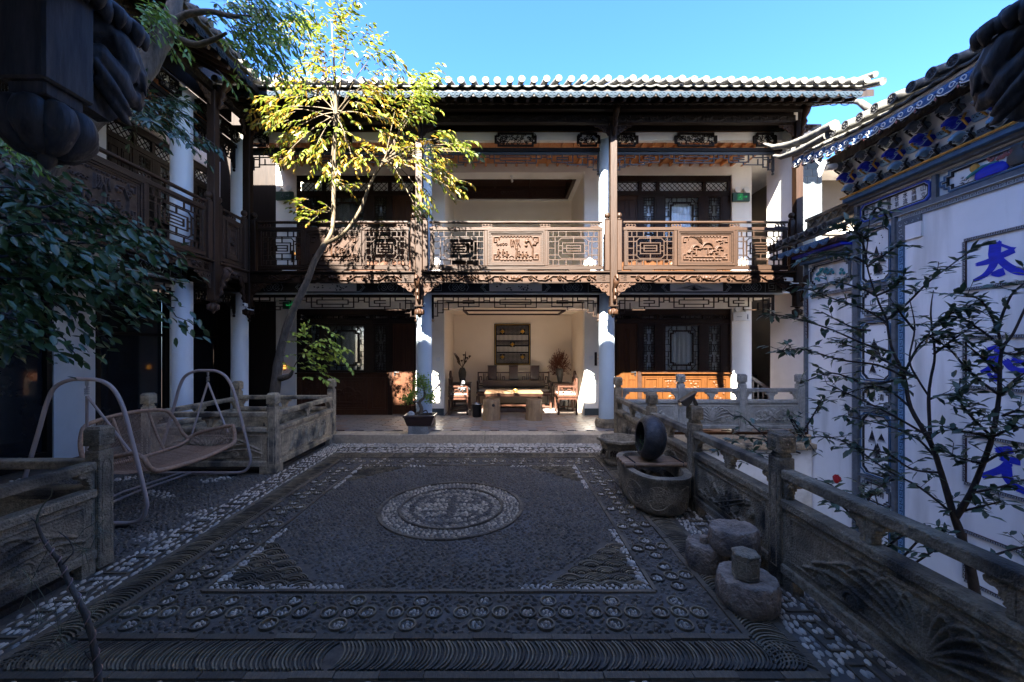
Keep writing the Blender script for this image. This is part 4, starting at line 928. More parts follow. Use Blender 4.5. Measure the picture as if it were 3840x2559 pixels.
# central medallion
def ringbricks(r, n, w_, parent):
    me = B().box(-.5, .5, -w_/2, w_/2, -.03, .002).mesh('edging_brick', M['brick_dark'])
    for i in range(n):
        a = 2*PI*(i+.5)/n; link('edging_brick', me, parent, (CX+r*math.cos(a), CY+r*math.sin(a), R.uniform(-.003,.003)), (0, 0, a+PI/2), (2*PI*r/n-.004, 1, 1))
ringbricks(CR, 46, .03, pav); ringbricks(.545, 34, .02, pav)
corners = [(FX0, FY0, 1, 1), (FX1, FY0, -1, 1), (FX0, FY1, 1, -1), (FX1, FY1, -1, -1)]
def wave_zone(p):
    z = np.zeros(len(p), bool)
    for cx, cy, sx, sy in corners:
        u = (p[:, 0]-cx)*sx; v = (p[:, 1]-cy)*sy; z |= ((u+v < .92) & (u < .72) & (v < .72) & (np.minimum(u, v) < .36)) | ((u+v) < .5)
    return z
def fieldkeep(p):
    r = np.hypot(p[:, 0]-CX, p[:, 1]-CY); return (r > CR+.03) & ~wave_zone(p)
NEAR['pebbles'] = 240
p = scatter(FX0+.02, FX1-.02, FY0+.02, FY1-.02, .05, .031, fieldkeep, jit=.33)
a = NR.uniform(-.9, .9, len(p))+.4; put(p, a, NR.uniform(.034,.052,len(p)), NR.uniform(.018,.027,len(p)), M['pebble_dark'], 'pebbles', pav)
# ring of pale pebbles, inner disc with a shou figure in dark
P1 = []; A1 = []
for r in np.arange(.585, .735, .034):
    n = int(2*PI*r/.05); 
    for i in range(n):
        t = 2*PI*i/n+r*9; P1.append((CX+r*math.cos(t)+R.uniform(-.009,.009), CY+r*math.sin(t)+R.uniform(-.009,.009))); A1.append(t+PI/2+R.uniform(-1.1,1.1))
p = np.array(P1); a = np.array(A1); n = len(p); pebbles(p, a, NR.uniform(.038,.052,n), NR.uniform(.022,.03,n), M['pebble_grey'], 'white_pebbles', pav)
p = scatter(CX-.55, CX+.55, CY-.55, CY+.55, .045, .028, lambda p: np.hypot(p[:, 0]-CX, p[:, 1]-CY) < .53)
u = p[:, 0]-CX; v = p[:, 1]-CY; r = np.hypot(u, v)
dark = (r > .40) & (r < .455) | ((np.abs(u) < .032) & (np.abs(v) < .33)) | ((np.abs(np.abs(v)-.12) < .024) & (np.abs(u) < .30)) | ((np.abs(np.abs(v)-.27) < .022) & (np.abs(u) < .22)) | ((np.abs(np.abs(u)-.25) < .026) & (np.abs(v) < .25)&(np.abs(v)>.1))
for mask, mm, nm in ((dark, 'pebble_dark', 'dark_pebbles'), (~dark, 'pebble_grey', 'white_pebbles')):
    q_ = p[mask]; n = len(q_); pebbles(q_, NR.uniform(-.5,.5,n), NR.uniform(.034,.048,n), NR.uniform(.02,.028,n), M[mm], nm, pav)
# corner waves of roof tile arcs, with pale foam pebbles along the edges
q = B()
def arc_strip(q, cx, cy, r, a0, a1, w_=.009, n=7, h=.0):
    vs = []; 
    for i in range(n+1):
        a = a0+(a1-a0)*i/n
        for rr, z in ((r-w_/2, -.03), (r-w_/2, h), (r+w_/2, h), (r+w_/2, -.03)): vs.append((cx+rr*math.cos(a), cy+rr*math.sin(a), z))
    fs = []
    for i in range(n):
        for k in range(3): fs.append((i*4+k, i*4+k+1, (i+1)*4+k+1, (i+1)*4+k))
    fs += [(0,1,2,3), (n*4+3, n*4+2, n*4+1, n*4)]; q.add(vs, fs)
foam = []
for cx, cy, sx, sy in corners:
    for iu in range(6):
        for iv in range(8):
            u = .10+iu*.19+(.095 if iv % 2 else 0); v = .07+iv*.095
            if not bool(wave_zone(np.array([[cx+sx*u, cy+sy*v]]))[0]): continue
            px, py = cx+sx*u, cy+sy*v-.05
            for r_ in (.025, .045, .065, .085, .102): arc_strip(q, px, py, r_, .42, PI-.42, .0085, 7, R.uniform(-.004, .004))
    for t in np.arange(.04, .95, .045):
        foam += [(cx+sx*t, cy+sy*.035), (cx+sx*(t+.02), cy+sy*.062), (cx+sx*.035, cy+sy*t), (cx+sx*.062, cy+sy*(t+.02))]
tag(q.obj('wave_tiles', M['tile_arc'], pav), kind='stuff')
p = np.array(foam); n = len(p); pebbles(p, NR.uniform(0,3,n), NR.uniform(.04,.06,n), NR.uniform(.024,.034,n), M['pebble_white'], 'white_pebbles', pav, .026)
# medallion band
q = B(); q.ring([(.056*math.cos(t), .056*math.sin(t)) for t in np.arange(0, 2*PI-.01, PI/8)], [(.046*math.cos(t), .046*math.sin(t)) for t in np.arange(0, 2*PI-.01, PI/8)], 'z', -.03, .0); rme = q.mesh('medallion_ring', M['tile_arc'])
cent = []
def group(gx, gy, ax):
    for du, dv in ((0, 0), (-.125, 0), (.125, 0), (.02, .115), (-.02, -.115)):
        x, y = (gx+du, gy+dv) if ax == 0 else (gx+dv, gy+du*1.0); cent.append((x, y)); link('medallion_ring', rme, band, (x, y, R.uniform(-.004,.003)), (0, 0, 0), (1.0, 1.0, 1))
for k in range(9): group(-2.3+k*.43, (FY0+MY0)/2, 0); group(-2.3+k*.43, (FY1+MY1)/2, 0)
for k in range(7): group((FX0+MX0)/2, 3.0+k*.43, 1); group((FX1+MX1)/2, 3.0+k*.43, 1)
cent = np.array(cent)
def bandkeep(p):
    ins = (p[:, 0] > FX0-.03) & (p[:, 0] < FX1+.03) & (p[:, 1] > FY0-.03) & (p[:, 1] < FY1+.03)
    d = np.min((p[:, None, 0]-cent[:, 0])**2+(p[:, None, 1]-cent[:, 1])**2, 1); return ~ins & (d > .072**2)
NEAR['pebbles'] = 300
p = scatter(MX0+.03, MX1-.03, MY0+.03, MY1-.03, .052, .032, bandkeep); n = len(p)
put(p, NR.uniform(-.7,1.2,n), NR.uniform(.038,.055,n), NR.uniform(.02,.029,n), M['pebble_dark'], 'pebbles', band)
P1 = []; A1 = []
for x, y in cent:
    for i in range(5): t = i*2*PI/5+R.random(); P1.append((x+.027*math.cos(t), y+.027*math.sin(t))); A1.append(t+PI/2+R.uniform(-.6,.6))
    P1.append((x, y)); A1.append(R.random()*3)
p = np.array(P1); n = len(p); NEAR['white_pebbles'] = 230
put(p, np.array(A1), NR.uniform(.026,.038,n), NR.uniform(.013,.018,n), M['pebble_white'], 'white_pebbles', band)
# roof tile band: each near tile edge is a part, the other three sides joined
def arc_mesh(r, half, name, w_=.0095):
    q = B(); arc_strip(q, -r*math.cos(half), 0, r, -half, half, w_, 8, 0); return q.mesh(name, M['tile_arc'])
am = arc_mesh(.135, .84, 'roof_tile'); x = AX0+.08
while x < AX1-.06:
    fl = 1 if x > -.95 else -1
    lean = max(-1, min(1, (x+.95)/2.2))
    d = min(x-AX0, AX1-x); s_ = min(1, (d+.03)/.24)
    o = link('roof_tile', am, tband, (x+R.uniform(-.003,.003), (AY0+MY0)/2+.0, R.uniform(-.005,.003)), (0, 0, (PI if fl < 0 else 0)+R.uniform(-.05,.05)-lean*.25), (1, 1.02, 1))
    x += .0235
q = B(); x = AX0+.05
while x < AX1-.05: arc_strip(q, x-.09*math.copysign(1, x+.5), (AY1+MY1)/2, .135, (-.84 if x > -.5 else PI-.84), (.84 if x > -.5 else PI+.84), .0095, 6, R.uniform(-.004,.003)); x += .025
for xc, sd in (((AX0+MX0)/2, 1), ((AX1+MX1)/2, 1)):
    y = AY0+.06
    while y < AY1-.06: arc_strip(q, xc, y-.1*sd, .135, PI/2-.84, PI/2+.84, .0095, 6, R.uniform(-.004,.003)); y += .0245
q.obj('roof_tile_edges', M['tile_arc'], tband, kind='stuff')
# white pebble band with key pattern in dark brick
KEY = [(0,0,0,.8),(0,.8,.7,.8),(.7,.8,.7,.3),(.7,.3,.3,.3),(.3,.3,.3,.55),(.0,.0,1,.0)]
q = B(); lines = []
def keyband(ox, oy, ux, uy, n, u, v):
    for k in range(n):
        for a_, b_, c_, d_ in KEY:
            p0 = (ox+ux[0]*(k+a_)*u+uy[0]*b_*v, oy+ux[1]*(k+a_)*u+uy[1]*b_*v); p1 = (ox+ux[0]*(k+c_)*u+uy[0]*d_*v, oy+ux[1]*(k+c_)*u+uy[1]*d_*v)
            lines.append((p0, p1)); q.bar((*p0, -.0195), (*p1, -.0195), .015, .03)
keyband(2.02, .9, (0, 1), (-1, 0), 16, .34, .21); keyband(-2.86, 1.0, (0, 1), (-1, 0), 16, .34, .24); keyband(-2.8, 6.68, (1, 0), (0, 1), 13, .34, .30)
q.obj('key_pattern_bricks', M['brick_dark'], wband)
La = np.array([l[0] for l in lines]); Lb = np.array([l[1] for l in lines])
def wkeep(p):
    ins = (p[:, 0] > AX0-.035) & (p[:, 0] < AX1+.035) & (p[:, 1] > AY0-.035) & (p[:, 1] < AY1+.035)
    ins |= (p[:, 0] > 2.12) | ((p[:, 0] < -3.12))
    d = np.full(len(p), 9.)
    for a_, b_ in zip(La, Lb):
        e = b_-a_; t = np.clip(((p-a_)@e)/(e@e), 0, 1); d = np.minimum(d, np.hypot(*(p-a_-t[:, None]*e).T))
    return ~ins & (d > .018)
NEAR['white_pebbles'] = 300
def wput(x0, x1, y0, y1, ang, par=wband):
    p = scatter(x0, x1, y0, y1, .062 if ang == 0 else .036, .036 if ang == 0 else .062, wkeep, jit=.22); n = len(p)
    put(p, NR.uniform(-.3,.3,n)+ang, NR.uniform(.046,.068,n), NR.uniform(.027,.038,n), M['pebble_white'], 'white_pebbles', par)
wput(-3.12, 2.12, 1.0, AY0-.03, 0); wput(AX1+.03, 2.12, AY0, 7.23, PI/2); wput(-3.12, AX0-.03, AY0, 7.23, PI/2); wput(AX0-.03, AX1+.03, AY1+.03, 7.23, 0)
# darker pebbles under the swing seat
def swkeep(p): return (p[:, 0] < -3.12)
sp_ = thing('swing_bay_mosaic', 'x', 'x'); del sp_['category']; del sp_['label']; sp_['kind'] = 'structure'
p = scatter(-6.4, -3.12, 3.2, 5.45, .06, .038); n = len(p); lt = (np.sin(p[:, 0]*5+np.sin(p[:, 1]*4)*2)*np.cos(p[:, 1]*6) > .72)
pebbles(p[~lt], NR.uniform(0,3,(~lt).sum()), NR.uniform(.04,.06,(~lt).sum()), NR.uniform(.022,.032,(~lt).sum()), M['pebble_dark'], 'dark_pebbles', sp_)
pebbles(p[lt], NR.uniform(0,3,lt.sum()), NR.uniform(.04,.06,lt.sum()), NR.uniform(.022,.032,lt.sum()), M['pebble_white'], 'white_pebbles', sp_)
# platform step and hexagonal tiles
plat = link('platform', B().box(-9, 9, 7.5, 13, -.3, .118).mesh('platform', M['brick_dark'])); plat['kind'] = 'structure'
step = thing('platform_step', 'x', 'x'); del step['category']; del step['label']; step['kind'] = 'structure'
xs = [-5.0, -3.15, -1.85, -.35, 1.1, 2.2, 3.6, 5.0, 5.9]
for a_, c_ in zip(xs[:-1], xs[1:]): B().box(a_+.003, c_-.003, 7.23, 7.56, -.12 if a_ < 2 else -1.8, .145+R.uniform(-.002,.002)).obj('kerb_stone', M['kerb'], step, bevel=.006)
tf = thing('terrace_floor', 'x', 'x'); del tf['category']; del tf['label']; tf['kind'] = 'structure'
hx = .123
q = B(); q.prism([(hx*.955*math.cos(t), hx*.955*math.sin(t)) for t in np.arange(0, 2*PI-.01, PI/3)], 'z', .11, .145); hme = q.mesh('hexagonal_tile', M['hex_tile'])
cand = []
for i in range(-26, 50):
    for j in range(0, 20):
        x = i*hx*1.5; y = 7.66+j*hx*1.732+(hx*.866 if i % 2 else 0)
        if -5.0 < x < 5.7 and y < 11.1: cand.append((x, y))
cand.sort(key=lambda c: c[1]+ (0 if -3.2 < c[0] < 2.3 else 5)); qq = B()
for i, (x, y) in enumerate(cand):
    if i < 290: link('hexagonal_tile', hme, tf, (x, y, R.uniform(-.0012,.0012)))
    else: qq.prism([(x+hx*.955*math.cos(t), y+hx*.955*math.sin(t)) for t in np.arange(0, 2*PI-.01, PI/3)], 'z', .11, .145)
qq.obj('hexagonal_tiles', M['hex_tile'], tf, kind='stuff')
# sunken garden
link('garden_bed', B().box(2.12, 12, -4, 7.25, -1.78, -1.3).mesh('garden_bed', M['garden_soil_bounce']))['kind'] = 'structure'
tag(B().box(2.125, 5.55, 7.18, 7.229, -1.3, -.13).obj('garden_retaining_wall', M['wall_white_lower']), 'white rendered retaining wall under the stone ledge of the far balustrade', 'wall')
tag(B().box(2.07, 2.121, -2, 7.2, -1.3, -.031).obj('garden_side_wall', M['stone_dark']), 'dark stone side wall of the sunken garden below the near balustrade', 'wall')
tag(B().box(2.15, 5.6, 7.10, 7.226, -.09, .0).obj('stone_ledge', M['stone']), 'stone ledge running under the far balustrade above the white retaining wall', 'ledge')
tag(B().box(2.2, 5.5, 7.232, 7.3, .146, .19).obj('timber_strip', M['wood_sun_orange']), 'narrow orange timber strip lying behind the foot of the far balustrade', 'timber')
link('planter_bed', B().box(-4.85, -3.2, 5.52, 7.22, -.1, .03).mesh('planter_bed', M['soil']))['kind'] = 'structure'
link('planter_bed', B().box(-6.5, -3.2, -3, 3.1, -.1, .03).mesh('planter_bed', M['soil']))['kind'] = 'structure'

# ================================================================== stone balustrades
def bal_post(root, x, y, z0, mm='stone', rz=0):
    q = B(); q.cbox(x, y, z0+.455, .118, .118, .91); p = q.obj('post', M[mm], root, bevel=.006)
    for s_ in (0, 1, 2, 3):
        a = s_*PI/2
        q = B(); o = [(-.038, .12), (.038, .12), (.038, .8), (.02, .84), (-.02, .84), (-.038, .8)]; i = [(t[0]*.82, .12+(t[1]-.12)*.985+.006) for t in o]
        q.ring(o, i, 'y', -.063, -.0585); q.obj('post_groove', M[mm], p, loc=(x, y, z0), rot=(0, 0, a))
    q = B(); q.lathe([(.062,.912),(.07,.925),(.058,.94),(.058,.95)], 4, (x, y, z0), a0=PI/4); q.cbox(x, y, z0+1.01, .128, .128, .118); q.lathe([(.088,1.0695),(.088,1.076),(.07,1.088),(.07,1.096)], 4, (x, y, z0), a0=PI/4)
    h = q.obj('post_head', M[mm], root, bevel=.007)
    for s_ in range(4): link('carving', relief_mesh('medal', .1, .1, .008, M[mm], res=34), h, (x+(-.05*math.cos(s_*PI/2)+.0645*math.sin(s_*PI/2)), y+(-.05*math.sin(s_*PI/2)-.0645*math.cos(s_*PI/2)), z0+.96), (0, 0, s_*PI/2))
def bal_panel(root, a, c, z0, kind, mm='stone', seed=1, nb=1):
    """a, c : (x, y) of the two posts; everything built along local x then placed"""
    a = Vector(a); c = Vector(c); d = c-a; L = d.length-.118; ang = math.atan2(d.y, d.x); o0 = a+d.normalized()*.059
    def place(o): o.location = (o0.x, o0.y, z0); o.rotation_euler = (0, 0, ang); return o
    place(B().box(.001, L-.001, -.048, .048, .765, .835).obj('top_rail', M[mm], root, bevel=.012, seg=2))
    place(B().box(.001, L-.001, -.055, .055, .56, .625).obj('middle_rail', M[mm], root, bevel=.01))
    place(B().box(.001, L-.001, -.052, .052, .09, .16).obj('bottom_rail', M[mm], root, bevel=.008))
    pn = place(B().box(.001, L-.001, -.03, .03, .1601, .5599).obj('panel', M[mm], root))
    me = relief_mesh(kind, round(L-.14, 2), .34, .026, M[mm], res=126, seed=seed)
    for s_ in (0, 1): link('carving', me, pn, ((.07 if s_ == 0 else L-.07), -.031 if s_ == 0 else .031, .19), (0, 0, PI*s_))
    for fx in (.06, L-.06): place(B().box(fx-.05, fx+.05, -.04, .04, -.02, .0899).obj('foot', M[mm], root))
    prof = [(0,0),(.035,0),(.04,.02),(.03,.035),(.048,.045),(.04,.06),(.062,.07),(.06,.09),(.075,.1),(.085,.095),(.11,.105),(.115,.125),(.10,.1395),(0,.1395)]
    def vase(cx, full):
        for s_ in ((-1, 1) if full == 0 else (full,)):
            q = B(); q.prism([(cx+s_*p[0]*1.0, .6255+p[1]) for p in prof][::s_], 'y', -.03, .03)
            place(q.obj('rail_bracket', M[mm], root, bevel=.004))
    vase(.002, 1); vase(L-.002, -1)
    for k in range(nb): vase(L*(k+1)/(nb+1), 0)
def balustrade(label, pts, kinds, z0s, mm='stone', nbs=None, posts=None, seed=1):
    r = thing('stone_balustrade', label, 'balustrade', (0, 0, 0)); c = Vector((pts[0][0], pts[0][1], 0))
    r.location = c
    P_ = [(p[0]-c.x, p[1]-c.y) for p in pts]
    for i, p in enumerate(P_):
        if posts is None or i in posts: bal_post(r, p[0], p[1], z0s[i], mm)
    for i in range(len(P_)-1):
        bal_panel(r, P_[i], P_[i+1], min(z0s[i], z0s[i+1]), kinds[i], mm, seed+i, nbs[i] if nbs else 1)
    return r
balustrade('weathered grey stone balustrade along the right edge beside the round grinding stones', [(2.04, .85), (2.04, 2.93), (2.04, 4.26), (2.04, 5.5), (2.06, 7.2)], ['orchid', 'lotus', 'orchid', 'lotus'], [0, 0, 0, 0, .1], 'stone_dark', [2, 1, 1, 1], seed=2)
balustrade('pale grey stone balustrade crossing in front of the sunlit orange doors', [(2.13, 7.35), (3.26, 7.35), (4.39, 7.35), (5.46, 7.35)], ['lotus', 'orchid', 'lotus'], [.145]*4, 'stone_light', posts=(1, 2, 3), seed=7)
balustrade('grey stone balustrade with bamboo carving enclosing the planter of the yellow leaved tree', [(-4.88, 7.3), (-4.9, 5.49), (-3.18, 5.49), (-3.16, 7.3), (-4.88, 7.3)], ['lotus', 'orchid', 'bamboo', 'lotus'], [0.02, 0, 0, .06, 0.02], 'stone', posts=(0, 1, 2, 3), seed=3)
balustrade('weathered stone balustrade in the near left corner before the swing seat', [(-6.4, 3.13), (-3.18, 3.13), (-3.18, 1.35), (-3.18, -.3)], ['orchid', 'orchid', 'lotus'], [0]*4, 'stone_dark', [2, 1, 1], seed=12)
# ================================================================== painted screen wall on the right
def ribbon(q, pts, ws, y, n=None):
    m = len(pts); L_ = []; R_ = []
    for i, p in enumerate(pts):
        a = pts[max(i-1, 0)]; c = pts[min(i+1, m-1)]; dx, dz = c[0]-a[0], c[1]-a[1]; l = math.hypot(dx, dz) or 1; w_ = ws[i]/2 if hasattr(ws, '__len__') else ws/2
        L_.append((p[0]-dz/l*w_, p[1]+dx/l*w_)); R_.append((p[0]+dz/l*w_, p[1]-dx/l*w_))
    vs = [(p[0], y, p[1]) for p in L_]+[(p[0], y, p[1]) for p in R_]; q.add(vs, [(i, i+1, m+i+1, m+i) for i in range(m-1)])
WX = 5.55
swall = thing('painted_screen_wall', 'tall white garden wall on the right with blue calligraphy panels, painted brackets and an upturned tiled eave', 'wall', (WX, 0, 0), -PI/2)
def pw(x, y):                       # picture point -> (local x, z) on the wall plane
    Y = WX*F/(x-1890); return (-Y, 1.7+(1310-y)/F*Y)
B().box(-6.25, 1.5, 0, .3, -1.5, 4.72).obj('wall', M['wall_white'], swall); B().box(-7.34, -6.251, .03, .3, -1.5, 3.6).obj('lower_wall', M['wall_white'], swall)
def meander(root, x0, z0, x1, z1, w_, fm, lm, par=True):
    """frame strip with a key line on it"""
    vert = abs(x1-x0) < abs(z1-z0); b_ = B()
    if vert: b_.box(x0-w_/2, x0+w_/2, -.022, -.001, min(z0, z1), max(z0, z1))
    else: b_.box(min(x0, x1), max(x0, x1), -.0225, -.001, z0-w_/2, z0+w_/2)
    o = b_.obj('painted_frame', M[fm], root); q = B(); L = abs(z1-z0) if vert else abs(x1-x0); u = w_*1.25; n = max(1, int(L/u)); u = L/n; t = w_*.10
    for k in range(n):
        for (a, c, e, g) in ((.08,-.3,.08,.3),(.08,.3,.75,.3),(.75,.3,.75,-.05),(.75,-.05,.38,-.05),(.08,-.3,1.0,-.3)):
            if vert: p0, p1 = (x0+c*w_, min(z0, z1)+(k+a)*u), (x0+g*w_, min(z0, z1)+(k+e)*u)
            else: p0, p1 = (min(x0, x1)+(k+a)*u, z0+c*w_), (min(x0, x1)+(k+e)*u, z0+g*w_)
            q.box(min(p0[0], p1[0])-t/2, max(p0[0], p1[0])+t/2, -.0255, -.0235, min(p0[1], p1[1])-t/2, max(p0[1], p1[1])+t/2)
    q.obj('key_pattern', M[lm], o); return o
def frame_rect(root, x0, x1, z0, z1, w_, fm, lm):
    for a in ((x0, z0, x1, z0), (x0, z1, x1, z1), (x0, z0+w_/2, x0, z1-w_/2), (x1, z0+w_/2, x1, z1-w_/2)): meander(root, *a, w_, fm, lm)
for zc in (2.71, 1.545, .385, -.78): frame_rect(swall, -4.79, -4.20, zc-.295, zc+.295, .036, 'frame_brown', 'line_grey')
Zc = lambda X_, Y_: (3560+X_/2.271, 850+Y_/2.271)
Z6 = lambda X_, Y_: (2840+X_/1.742, 1659+Y_/1.742)
CH = [(Zc, [([(232,325),(330,300),(440,250),(555,200)], (30,48,52,50)), ([(395,135),(385,230),(378,320),(310,410),(205,462)], (84,88,60,44,20)), ([(410,262),(500,340),(590,382),(690,385)], (50,56,58,52)), ([(362,405),(420,398),(472,380)], (26,66,60)), ([(425,150),(520,185),(555,200)], (20,22,50))]),
      (Zc, [([(330,1045),(400,1030),(460,1020)], (30,40,46)), ([(272,1130),(350,1115),(450,1100)], (40,52,44)), ([(412,1025),(418,1150),(415,1290)], (50,52,50)), ([(400,1165),(340,1210),(268,1238)], (48,40,20)), ([(335,1250),(385,1298),(432,1285)], (28,42,46)), ([(480,1140),(530,1200),(600,1228),(700,1225)], (56,54,44,40)), ([(540,1130),(600,1150),(690,1160),(700,1225)], (40,36,36,40))]),
      (Z6, [([(1560,52),(1610,52),(1668,48)], (30,48,46)), ([(1590,105),(1660,118),(1720,130)], (30,40,44)), ([(1645,135),(1590,180),(1465,222)], (46,44,30)), ([(1625,160),(1640,235),(1690,290),(1760,325)], (60,56,46,40))]),
      (Z6, [([(1508,865),(1560,880),(1640,905)], (16,34,30)), ([(1518,915),(1580,930),(1660,945)], (20,40,34)), ([(1560,830),(1600,880),(1610,960)], (30,36,30)), ([(1600,950),(1640,990),(1700,1020)], (30,34,24))])]
for f_, strokes in CH:
    q = B()
    for i, (pts, ws) in enumerate(strokes):
        pp = [pw(*f_(*p)) for p in pts]; s_ = (1/2.271 if f_ is Zc else 1/1.742)/F*4.62
        P_, W_ = smooth_pts(pp, [w_*s_ for w_ in ws]); ribbon(q, P_, W_, -.003-.0007*i)
        for t in (-.3, 0, .3):                  # dry brush tail
            a, c = P_[0], P_[1]; dx, dz = a[0]-c[0], a[1]-c[1]; l = math.hypot(dx, dz); ww = W_[0]
            e = (a[0]-dz/l*ww*t, a[1]+dx/l*ww*t); ribbon(q, [e, (e[0]+dx/l*.016, e[1]+dz/l*.016)], [ww*.28, .001], -.003-.0007*i)
    q.obj('brush_character', M['blue_paint'], swall)
# cornice, friezes
B().tube([(-6.32, -.21, 4.075), (1.5, -.21, 4.075)], .017, 8).obj('gold_moulding', M['cornice_gold'], swall)
B().box(-6.3, 1.5, -.195, -.0, 4.0, 4.06).obj('cornice', M['blue_frame'], swall); B().box(-6.28, 1.5, -.12, -.0, 3.955, 3.998).obj('cornice_lower', M['frame_grey'], swall)
B().box(-6.26, 1.5, -.05, -.001, 3.93, 3.953).obj('frame_line', M['line_grey'], swall)
for z in (3.60,): B().box(-6.26, 1.5, -.05, -.001, z-.03, z+.03).obj('frame_bar', M['frame_grey'], swall)
B().box(-6.0, 1.5, -.054, -.001, 3.561, 3.569).obj('frame_line', M['line_grey'], swall)
for x in (-6.23, -5.10, -2.9): B().box(x-.028, x+.028, -.0495, -.001, 3.631, 3.929).obj('frame_bar', M['frame_grey'], swall)
B().box(-6.29, -6.2, -.049, -.001, -1.5, 3.569).obj('corner_bar', M['frame_grey'], swall); B().box(-5.66, -5.61, -.049, -.001, -1.5, 3.569).obj('corner_bar', M['frame_grey'], swall)
def cartouche(root, x0, x1, z0, z1, cm, seed=0, k=.05, lm='line_grey', step=False):
    def shp(d, e=0):
        a0, a1, c0, c1 = x0+d, x1-d, z0+d, z1-d; 
        if step: 
            p = []
            for (cx, cz, sx, sz, rev) in ((a0,c0,1,1,0),(a1,c0,-1,1,1),(a1,c1,-1,-1,0),(a0,c1,1,-1,1)):
                t = [(cx, cz+sz*k), (cx+sx*k*.5, cz+sz*k), (cx+sx*k*.5, cz+sz*k*.5), (cx+sx*k, cz+sz*k*.5), (cx+sx*k, cz)]; p += t[::-1] if rev else t
            return p
        p = []
        for (cx, cz, A) in ((a0,c0,PI),(a1,c0,1.5*PI),(a1,c1,0),(a0,c1,PI/2)):
            sx = 1 if cx == a0 else -1; sz = 1 if cz == c0 else -1
            for t in (0, .3, .5, .7, 1): 
                r_ = k*(1.0 if t in (0, 1) else .75 if t != .5 else .62); an = A+t*PI/2; p.append((cx+sx*k+r_*math.cos(an), cz+sz*k+r_*math.sin(an)))
        return p
    o = B().ring(shp(0), shp(.018), 'y', -.035, -.001).obj('cartouche_frame', M[cm], root)
    B().ring(shp(.018), shp(.024), 'y', -.03, -.001).obj('frame_line', M[lm], o)
    B().ring(shp(.024), shp(.042), 'y', -.022, -.001).obj('frame_inner', M['ink'], o)
    return o
ca = cartouche(swall, -6.17, -5.16, 3.645, 3.915, 'blue_line')
top, bot = '山高水苍碧連彩', '立韻流茶海雲宝'
for i in range(7):
    for t, z in ((top, 3.825), (bot, 3.735)):
        link('inscription', text_mesh(t[i], .085, M['ink'], .001), ca, (-5.27-i*.118, -.004, z), (PI/2, 0, R.uniform(-.1, .1)), (.85, 1, 1))
for z, c in ((3.84, '題'), (3.79, '詞'), (3.74, '日')): link('inscription', text_mesh(c, .045, M['ink'], .001), ca, (-6.09, -.004, z), (PI/2, 0, 0))
c2 = cartouche(swall, -5.05, -2.95, 3.645, 3.915, 'blue_frame', step=True, k=.1)
# relief still life : vase, blue bundle, bamboo, blossom
q = B(); q.lathe([(.02,0),(.06,.005),(.095,.06),(.09,.11),(.05,.15),(.04,.175),(.06,.205),(.055,.21)], 16, (-4.28, -.03, 3.685), sy=.35); q.obj('painted_vase', M['vase_grey'], c2, smooth=50)
q = B(); q.lathe([(.14,0),(.16,.03),(.15,.08),(.10,.12),(.01,.13)], 20, (-4.52, -.02, 3.67), sy=.25); q.obj('painted_bundle', M['blue_paint'], c2, smooth=50)
q = B(); q.tube([(-4.75, -.03, 3.74), (-4.68, -.035, 3.765), (-4.58, -.035, 3.80), (-4.45, -.03, 3.80)], [.012, .02, .02, .01], 8); q.obj('painted_scarf', M['paint_teal'], c2)
q = B(); q.lathe([(.001, -.02), (.04, -.015), (.05, 0)], 12, (-4.68, -.02, 3.83), axis='y'); q.obj('painted_lingzhi', M['cornice_gold'], c2)
q = B(); rr = random.Random(3)
for k in range(60): q.lathe([(.001, -.014), (.014, -.006), (.016, 0)], 6, (-4.55+rr.uniform(0, .5)*1.0, -.01-rr.random()*.01, 3.86+rr.gauss(0, .012)-.03*rr.random()), axis='y')
q.obj('painted_blossom', M['paint_pink'], c2)
q = B()
for k in range(26):
    a, c = -4.82+rr.random()*.16, 3.70+rr.random()*.09; t = rr.uniform(2.6, 4.2); ribbon(q, [(a, c), (a+.035*math.cos(t), c+.035*math.sin(t))], [.009, .001], -.006-.0002*k)
ribbon(q, [(-4.62, 3.77), (-4.5, 3.82), (-4.4, 3.86)], [.006]*3, -.012)
q.obj('painted_bamboo', M['ink'], c2)
# key border of the big field
meander(swall, -5.55, 3.52, 1.5, 3.52, .055, 'frame_grey', 'line_grey')
meander(swall, -5.55, -1.5, -5.55, 3.18, .075, 'blue_frame', 'blue_light')
B().box(-5.60, -5.28, -.03, -.001, 3.2, 3.49).obj('corner_fret', M['frame_grey'], swall); q = B()
for k in range(6):
    px, pz = [(-5.54,3.25),(-5.54,3.33),(-5.54,3.42),(-5.46,3.44),(-5.38,3.44),(-5.31,3.44)][k]
    q.tube([(px+.035*math.cos(t)*(1-t/9), -.034, pz+.035*math.sin(t)*(1-t/9)) for t in np.arange(k, k+5.5, .6)], .004, 4)
q.obj('fret_scrolls', M['line_grey'], swall)
B().box(-5.48, -5.27, -.031, -.0005, 3.198, 3.40).obj('corner_notch', M['wall_white'], swall)
